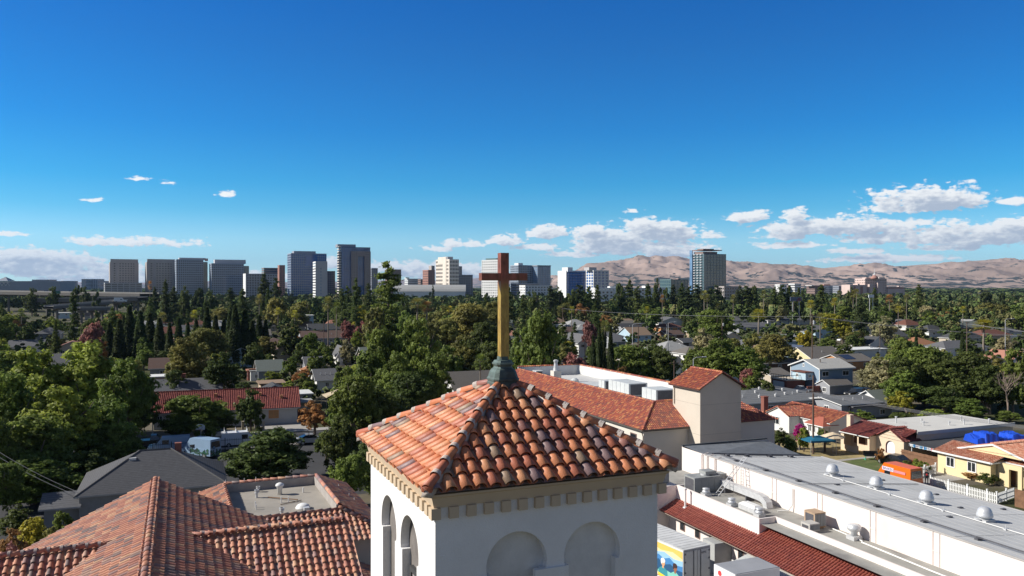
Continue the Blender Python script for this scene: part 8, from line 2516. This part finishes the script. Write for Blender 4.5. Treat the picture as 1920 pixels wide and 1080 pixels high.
# person by the picket fence
c = G(1738, 908)
me = bpy.data.meshes.new('person')
J = [(0, 0, .92), (0, 0, 1.2), (0, 0, 1.42), (0, .01, 1.52), (0, .0, 1.62), (0, 0, 1.74), (-.19, 0, 1.4), (-.26, .04, 1.12), (-.22, .2, .95), (.19, 0, 1.4), (.27, .03, 1.12), (.24, .18, .93), (-.1, 0, .86), (-.12, .06, .48), (-.12, 0, .08), (-.12, .14, .04), (.1, 0, .86), (.14, -.04, .48), (.16, -.1, .08), (.16, .04, .04)]
E_ = [(0, 1), (1, 2), (2, 3), (3, 4), (4, 5), (2, 6), (6, 7), (7, 8), (2, 9), (9, 10), (10, 11), (0, 12), (12, 13), (13, 14), (14, 15), (0, 16), (16, 17), (17, 18), (18, 19)]
RD = [.15, .14, .13, .055, .095, .07, .07, .05, .04, .07, .05, .04, .095, .065, .045, .04, .095, .065, .045, .04]
me.from_pydata(J, E_, []); sk = me.skin_vertices.new(name='') if hasattr(me.skin_vertices, 'new') else None
pe = bpy.data.objects.new('person', me); COL.objects.link(pe); pe.location = c; pe.rotation_euler = (0, 0, R(150)); ORI[pe.name] = Vector(c)
sm = pe.modifiers.new('skin', 'SKIN'); pe.modifiers.new('sub', 'SUBSURF').render_levels = 2
for v, r in zip(me.skin_vertices[0].data, RD):
    v.radius = (r, r)
me.skin_vertices[0].data[0].use_root = True
me.materials.append(M('black clothes', (.02, .02, .022), rough=.9)); tag(pe, 'person in black clothes standing at the white picket fence gate', 'person')
def childm(name, k, mat, par):
    me_ = bpy.data.meshes.new(name); me_.from_pydata([tuple(v) for v in k.v], [], k.f); me_.materials.append(mat); o = bpy.data.objects.new(name, me_); COL.objects.link(o); o.parent = par; return o
k = MB(); k.lathe((0, 0, 1.60), [(.03, -.09), (.09, -.04), (.105, .04), (.1, .1)], 12); childm('face', k, M('skin', (.45, .26, .18), rough=.6), pe)
k = MB(); k.lathe((0, -.01, 1.68), [(.112, 0), (.115, .05), (.08, .1), (.02, .12)], 12); childm('hair', k, M('dark hair', (.03, .02, .015), rough=.7), pe)
k = MB(); k.box(FR((0, 0), 0), -.08, .08, .135, .15, 1.1, 1.3); childm('red_patch', k, SIGN, pe)
c = G(1751, 912); o = thing('kettle_barrel', 'small round silver barrel standing by the person at the fence', 'barrel', c)
k = MB(); k.lathe((c.x, c.y, 0), [(.2, .12), (.36, .2), (.4, .45), (.36, .68), (.2, .8)], 16); k.build('drum', ALU, o)
k = MB(); k.tube((c.x, c.y, .8), (c.x, c.y, 1.1), .05, n=6); k.build('handle', DKM, o)
k = MB()
for a in range(3):
    k2 = MB(); k2.tube((c.x + .25 * math.cos(a * 2.1), c.y + .25 * math.sin(a * 2.1), 0), (c.x + .2 * math.cos(a * 2.1), c.y + .2 * math.sin(a * 2.1), .2), .03, n=5); k2.build('leg', DKM, o)
text('HAPPY BIRTHDAY', bt_, CF(.452, -7.1, 2.44), -Vector((CF.b.x, CF.b.y, 0)), (0, 0, 1), .34, M('letter navy', (.03, .05, .2)))

# ------------------------------------------------------------------ poles, lamps and wires
WOODP = M('pole wood', (.13, .09, .07), rough=.95, var=.25, scale=2)
WIRE = M('wire', (.16, .16, .17), rough=.6)
PG = 'utility poles'


def pole(px, top, Y, lab, arms=(), r=.16, mat=None, tr=False):
    x = (px - CX) / FX * Y; zt = zof(top, Y)
    t = thing('utility_pole', lab, 'utility pole', (x, Y, 0), PG)
    k = MB(); k.tube((x, Y, 0), (x, Y, zt), r, r * .7, 8); k.build('shaft', mat or WOODP, t)
    for dz, L, ang in arms:
        f = FR((x, Y), ang); k = MB(); k.box(f, -L / 2, L / 2, -.2, -.1, zt - dz, zt - dz + .14)
        for i in range(4):
            a = -L / 2 + .15 + (L - .3) * i / 3; k.tube(f(a, -.15, zt - dz + .14), f(a, -.15, zt - dz + .34), .05, n=5)
        k.build('crossarm', WOODP, t)
    if tr:
        k = MB(); k.lathe((x + .35, Y, zt - 2.6), [(.24, 0), (.27, .1), (.27, .8), (.2, .95)], 10); k.build('transformer', GALV, t)
    return Vector((x, Y, zt))


def lamp(px, top, Y, lab, side=1):
    x = (px - CX) / FX * Y; zt = zof(top, Y)
    t = thing('street_lamp', lab, 'street lamp', (x, Y, 0), 'street lamps')
    k = MB(); k.tube((x, Y, 0), (x, Y, zt - .3), .1, .07, 8); k.build('post', GALV, t)
    k = MB(); k.path([(x, Y, zt - .3), (x + side * .6, Y, zt), (x + side * 1.9, Y, zt + .1)], .05, 6); k.build('arm', GALV, t)
    k = MB(); f = FR((x + side * 2.2, Y), 0); k.box(f, -.4, .4, -.16, .16, zt + .02, zt + .16); k.build('lamp_head', VW, t)


def wires(lab, A, B, n=3, gap=.5, sag=.6, r=.03, dz=.25, ang=TH):
    k = MB(); d = Vector((math.cos(ang), math.sin(ang), 0))
    for i in range(n):
        o_ = d * (i - (n - 1) / 2) * gap
        pts = []
        for j in range(17):
            s_ = j / 16; p = Vector(A).lerp(Vector(B), s_) + o_; p.z -= dz + 4 * sag * s_ * (1 - s_); pts.append(p)
        k.path(pts, r, 4)
    o = k.build('overhead_wires', WIRE, None, origin=A); tag(o, lab, 'wires', 'overhead wires'); return o


near = pole(1525, 704, 114.5, 'tall brown utility pole with crossarm before the white barrel tile house', [(2.4, 2.6, R(18))])
k = MB(); 
stub = pole(1547, 806, 116, 'short bare pole stub beside the tall brown utility pole', r=.17)
far = pole(1523, 588, 191, 'tall dark utility pole with grey transformer behind the blue house', [(.6, 2.4, TH)], tr=True)
p_b = pole(1538, 673, 184, 'dark pole standing at the corner of the blue house', r=.14)
pole(1097, 634, 152, 'brown and white pole behind the school roof parapet', r=.13)
pA = pole(1197, 606, 240, 'brown pole by the tan roofed blue grey house', [(.5, 2, TH)])
pB = pole(1055, 576, 330, 'pole with crossarm left of the white two storey gable', [(.4, 2.2, TH)])
pole(1264, 676, 160, 'dark pole with crossarm behind the white house with chimney', [(.6, 2.2, TH)], r=.13)
pole(1354, 596, 255, 'pole with white transformer near the grey hip roofed house', [(.3, 2, TH)], tr=True)
pC = pole(1813, 604, 230, 'grey pole with insulators left of the big fan palm', [(.3, 1.6, TH)])
pole(607, 602, 270, 'dark bare pole left of the tallest palm', r=.15)
pole(152, 606, 255, 'thin dark pole in front of the round pink tree', r=.13)
pole(1650, 610, 250, 'slim pole behind the white flat garage', r=.12)
pole(286, 792, 128, 'grey pole beside the big left trees at the street', r=.1, mat=GALV)
right = Vector((59, 79, 9.4))
wires('three overhead wires running right from the tall brown pole', near - Z3 * 2.1, right, 4, .6, .5, .022)
wires('overhead wires from the dark transformer pole toward the right edge', far - Z3 * .4, Vector((118, 165, 13.5)), 3, .8, .8, .022)
wires('overhead wires between the dark transformer pole and the poles at left', pB - Z3 * .3, far - Z3 * .4, 3, .8, 1.0, .02)
wires('overhead wires at the far right crossing the big trees', pC - Z3 * .2, Vector((150, 190, 11)), 4, .5, .5, .024)
wires('service wires from the left trees to the grey hip roof house', Vector((-62, 90, 8.2)), Vector(GF(-.4, .5, 3.6)), 2, .7, .5, .02)
wires('service wires from the tall brown pole to the cream house', near - Z3 * 2.4, Vector(CF(.2, 0, 4.2)), 2, .4, .4, .015)
for px, top, Y, lab, sd in ((1300, 670, 158, 'street lamp with curved arm above the stair tower roof', 1), (1650, 652, 200, 'pale street lamp left of the big right trees', -1), (1186, 607, 235, 'street lamp by the tan roofed house', 1), (1253, 604, 240, 'street lamp left of the dark round tree', 1),
                            (1885, 598, 230, 'street lamp right of the fan palm', 1), (1560, 745, 150, 'street lamp over the wide gravel roof', -1), (1250, 606, 300, 'far street lamp above the pale grey hip roof', -1)):
    lamp(px, top, Y, lab, sd)

# bare tree at the right
bt = thing('bare_tree', 'leafless pale brown tree at the right edge of the big trees', 'bare tree', P(1890, 790, 142) * Vector((1, 1, 0)) if False else (P(1890, 790, 142).x, 142, 0))
k = MB(); rr_ = random.Random(12)
def grow(p, d, L, r, lv):
    e = p + d * L; k.tube(p, e, r, r * .7, 5)
    if lv == 0:
        return
    for i in range(3 if lv > 1 else 4):
        nd_ = (d + Vector((rr_.uniform(-.65, .65), rr_.uniform(-.65, .65), rr_.uniform(-.1, .35)))).normalized(); grow(p.lerp(e, rr_.uniform(.65, 1)), nd_, L * rr_.uniform(.6, .85), r * .6, lv - 1)
grow(Vector((P(1890, 790, 142).x, 142, 0)), Vector((0, 0, 1)), 3.4, .2, 4)
k.build('branches', M('pale bark', (.26, .2, .16), rough=.95, var=.2), bt)

# ------------------------------------------------------------------ highway bridges and boards in the distance
DCK = M('bridge concrete', (.34, .32, .29), rough=.9, var=.12, scale=.05); DKC = M('bridge side', (.17, .16, .15), rough=.95, var=.12, scale=.05)
def bridge(lab, A, B, wd, piers, th=2.0):
    A, B = Vector(A), Vector(B)
    t = thing('highway_bridge', lab, 'bridge', ((A.x + B.x) / 2, (A.y + B.y) / 2, 0), 'highway bridges')
    d = (B - A); d.z = 0; d.normalize(); n = Vector((-d.y, d.x, 0))
    if n.y < 0:
        n = -n
    k = MB(); q_ = [A, B, B + n * wd, A + n * wd]; k.add([p for p in q_] + [p - Z3 * th for p in q_], [(0, 1, 2, 3), (7, 6, 5, 4), (0, 4, 5, 1), (2, 6, 7, 3)]); k.build('deck', DKC, t)
    k = MB()
    for o_ in (0, wd):
        a, b = A + n * o_, B + n * o_; k.extr([a - Z3 * .2, a + Z3 * .9, a + n * .3 + Z3 * .9, a + n * .3 - Z3 * .2], b - a)
    k.build('parapet', DCK, t)
    for i in range(piers):
        p = A.lerp(B, (i + .5) / piers) + n * wd / 2; k = MB(); k.tube((p.x, p.y, 0), (p.x, p.y, p.z - th), 1.0, n=8); f = FR((p.x, p.y), math.atan2(n.y, n.x)); k.box(f, -wd * .45, wd * .45, -.7, .7, p.z - th - 1.4, p.z - th + .01); k.build('pier', DKC, t)
    return t
bridge('upper highway bridge with pale parapet at the far left', P(-60, 546, 760), P(262, 551, 690), 22, 8, 2.6)
bridge('middle highway bridge with dark side below the upper one', P(60, 561, 640), P(258, 558, 640), 18, 6, 2.6)
bridge('lower highway ramp rising to the right', P(100, 575, 560), P(240, 563, 620), 9, 5, 1.6)
bridge('lowest highway ramp behind the left conifer', P(150, 578, 520), P(210, 577, 540), 9, 3, 1.6)
CARS2 = [((88, 545.5, 742), 'white', 'white car driving on the upper highway bridge'), ((150, 547, 728), 'black', 'dark car driving on the upper highway bridge'), ((135, 547, 731), 'silver', 'silver car just left of the dark one on the upper bridge')]
for (px, py, Y), col_, lab in CARS2:
    p = P(px, py, Y + 4); t, fr = car(lab, (p.x, p.y), R(-8), 'suv', col_, name='moving_car', group='cars on the highway')
    t.location.z = P(px, 548.3, 735).z - .1
p = P(222, 566, 606); t, fr = car('white truck on the lower highway ramp', (p.x, p.y + 3), R(22), 'tallvan', 'white', 'truck', 'moving_truck', 'cars on the highway'); t.location.z = p.z - .3; t.scale = (1.5, 1.3, 1.3)
def board(lab, px0, px1, py0, py1, Y, mats, back=False):
    a, b = P(px0, py1, Y), P(px1, py0, Y); t = thing('billboard', lab, 'billboard', ((a.x + b.x) / 2, Y, 0))
    k = MB(); f = FR((a.x, Y), 0); k.box(f, 0, b.x - a.x, 0, .5, a.z, b.z); k.build('panel', mats[0], t)
    if len(mats) > 1:
        k = MB(); w = b.x - a.x; h_ = b.z - a.z
        k.poly([f(w * .5, -.02, a.z + .1), f(w * .95, -.02, a.z + .1), f(w * .9, -.02, a.z + h_ * .7), f(w * .75, -.02, a.z + h_ * .85), f(w * .62, -.02, a.z + h_ * .5)]); k.build('figure', mats[1], t)
    for q_ in (.2, .8):
        k = MB(); k.tube((a.x + (b.x - a.x) * q_, Y + .3, 0), (a.x + (b.x - a.x) * q_, Y + .3, a.z), .16, n=6); k.build('post', GALV, t)
board('dark slate billboard with a reddish figure among the far pines', 1482, 1503, 556.5, 564.5, 470, [M('board slate', (.16, .18, .24)), M('board maroon', (.2, .08, .1))])
board('plain white billboard on two posts before the hospital trees', 1629, 1639, 552.5, 558, 470, [M('board white', (.85, .86, .84))])
board('green highway sign back on a gantry by the upper bridge', 99, 113, 545.5, 551, 700, [M('sign green', (.05, .16, .12))])
k = MB(); f, L_ = corner(384, 389, D - 26, 27); k.box(f, 0, 5, -.3, 0, zof(489.5, D - 26), zof(484.5, D - 26)); o = k.build('office_sign', M('sign maroon', (.42, .12, .08)), None, origin=f(2, 0, 0)); tag(o, 'small dark red square sign high on the blue grey grid block', 'sign')
k = MB(); z0 = zof(489, D - 26); h_ = zof(485, D - 26) - z0
k.poly([f(.8, -.34, z0 + .2), f(1.8, -.34, z0 + .2), f(2.5, -.34, z0 + h_ * .55), f(3.2, -.34, z0 + .2), f(4.2, -.34, z0 + .2), f(2.9, -.34, z0 + h_), f(2.1, -.34, z0 + h_)]); k.build('mark', WF, o)

# ------------------------------------------------------------------ labels told by neighbours
def finish_labels():
    rows = {}
    for o, look, px, py, Y in LATER:
        best = None
        for (ph, lx, ly, lY, hw) in LAND:
            if len(ph.split()) > 6 or not ph.startswith('the '):
                continue
            dx = abs(px - lx) - hw
            sc_ = max(dx, 0) + abs(py - ly) * 1.4 + abs(math.log(Y / lY)) * 60
            if best is None or sc_ < best[0]:
                best = (sc_, ph, lx, hw, lY)
        _, ph, lx, hw, lY = best
        if px < lx - hw:
            rel = 'left of'
        elif px > lx + hw:
            rel = 'right of'
        else:
            rel = 'behind' if Y > lY else 'before'
        rows.setdefault((look, rel, ph), []).append((px, o))
    ORD = ['leftmost', 'second from left', 'third from left', 'fourth from left', 'fifth from left', 'sixth from left', 'seventh from left', 'eighth from left', 'ninth from left', 'tenth from left', 'eleventh from left', 'twelfth from left']
    NUM = {2: 'two', 3: 'three', 4: 'four', 5: 'five', 6: 'six', 7: 'seven', 8: 'eight', 9: 'nine', 10: 'ten', 11: 'eleven', 12: 'twelve'}
    for (look, rel, ph), l in rows.items():
        l.sort(key=lambda r: r[0])
        for i, (px, o) in enumerate(l):
            lab = f'{look} {rel} {ph}'
            if len(l) > 1:
                w = ('rightmost' if i == len(l) - 1 else ORD[min(i, 11)])
                lab += f', {w} of {NUM.get(len(l), str(len(l)))}'
            if len(lab.replace(',', '').split()) > 16:
                lab = lab.rsplit(' of ', 1)[0]
            o['label'] = lab


LAND += [('the far skyline', 300, 545, 900, 200), ('the big glass tower', 1323, 540, 900, 40), ('the tall conifer', 728, 600, 262, 50), ('the row of cypresses', 350, 630, 246, 140), ('the cross', 948, 580, 200, 30), ('the pink hospital', 1640, 545, 900, 40),
         ('the highway bridges', 130, 560, 600, 120), ('the far brown hills', 1500, 560, 600, 120)]
finish_labels()

# ------------------------------------------------------------------ thin blue air over the plain
hz = MB(); hz.box(FR((0, 0), 0), -14000, 14000, -400, 26000, -12, 900)
hm = bpy.data.materials.new('haze'); hm.use_nodes = True
ht = hm.node_tree; ht.nodes.clear()
ho = nd(ht, 'ShaderNodeOutputMaterial'); hv_ = nd(ht, 'ShaderNodeVolumePrincipled')
hv_.inputs['Color'].default_value = (.42, .66, 1.0, 1)
hv_.inputs['Density'].default_value = 2.6e-5
hv_.inputs['Anisotropy'].default_value = .1
ht.links.new(hv_.outputs[0], ho.inputs['Volume'])
hzo = hz.build('haze', hm, kind='stuff')
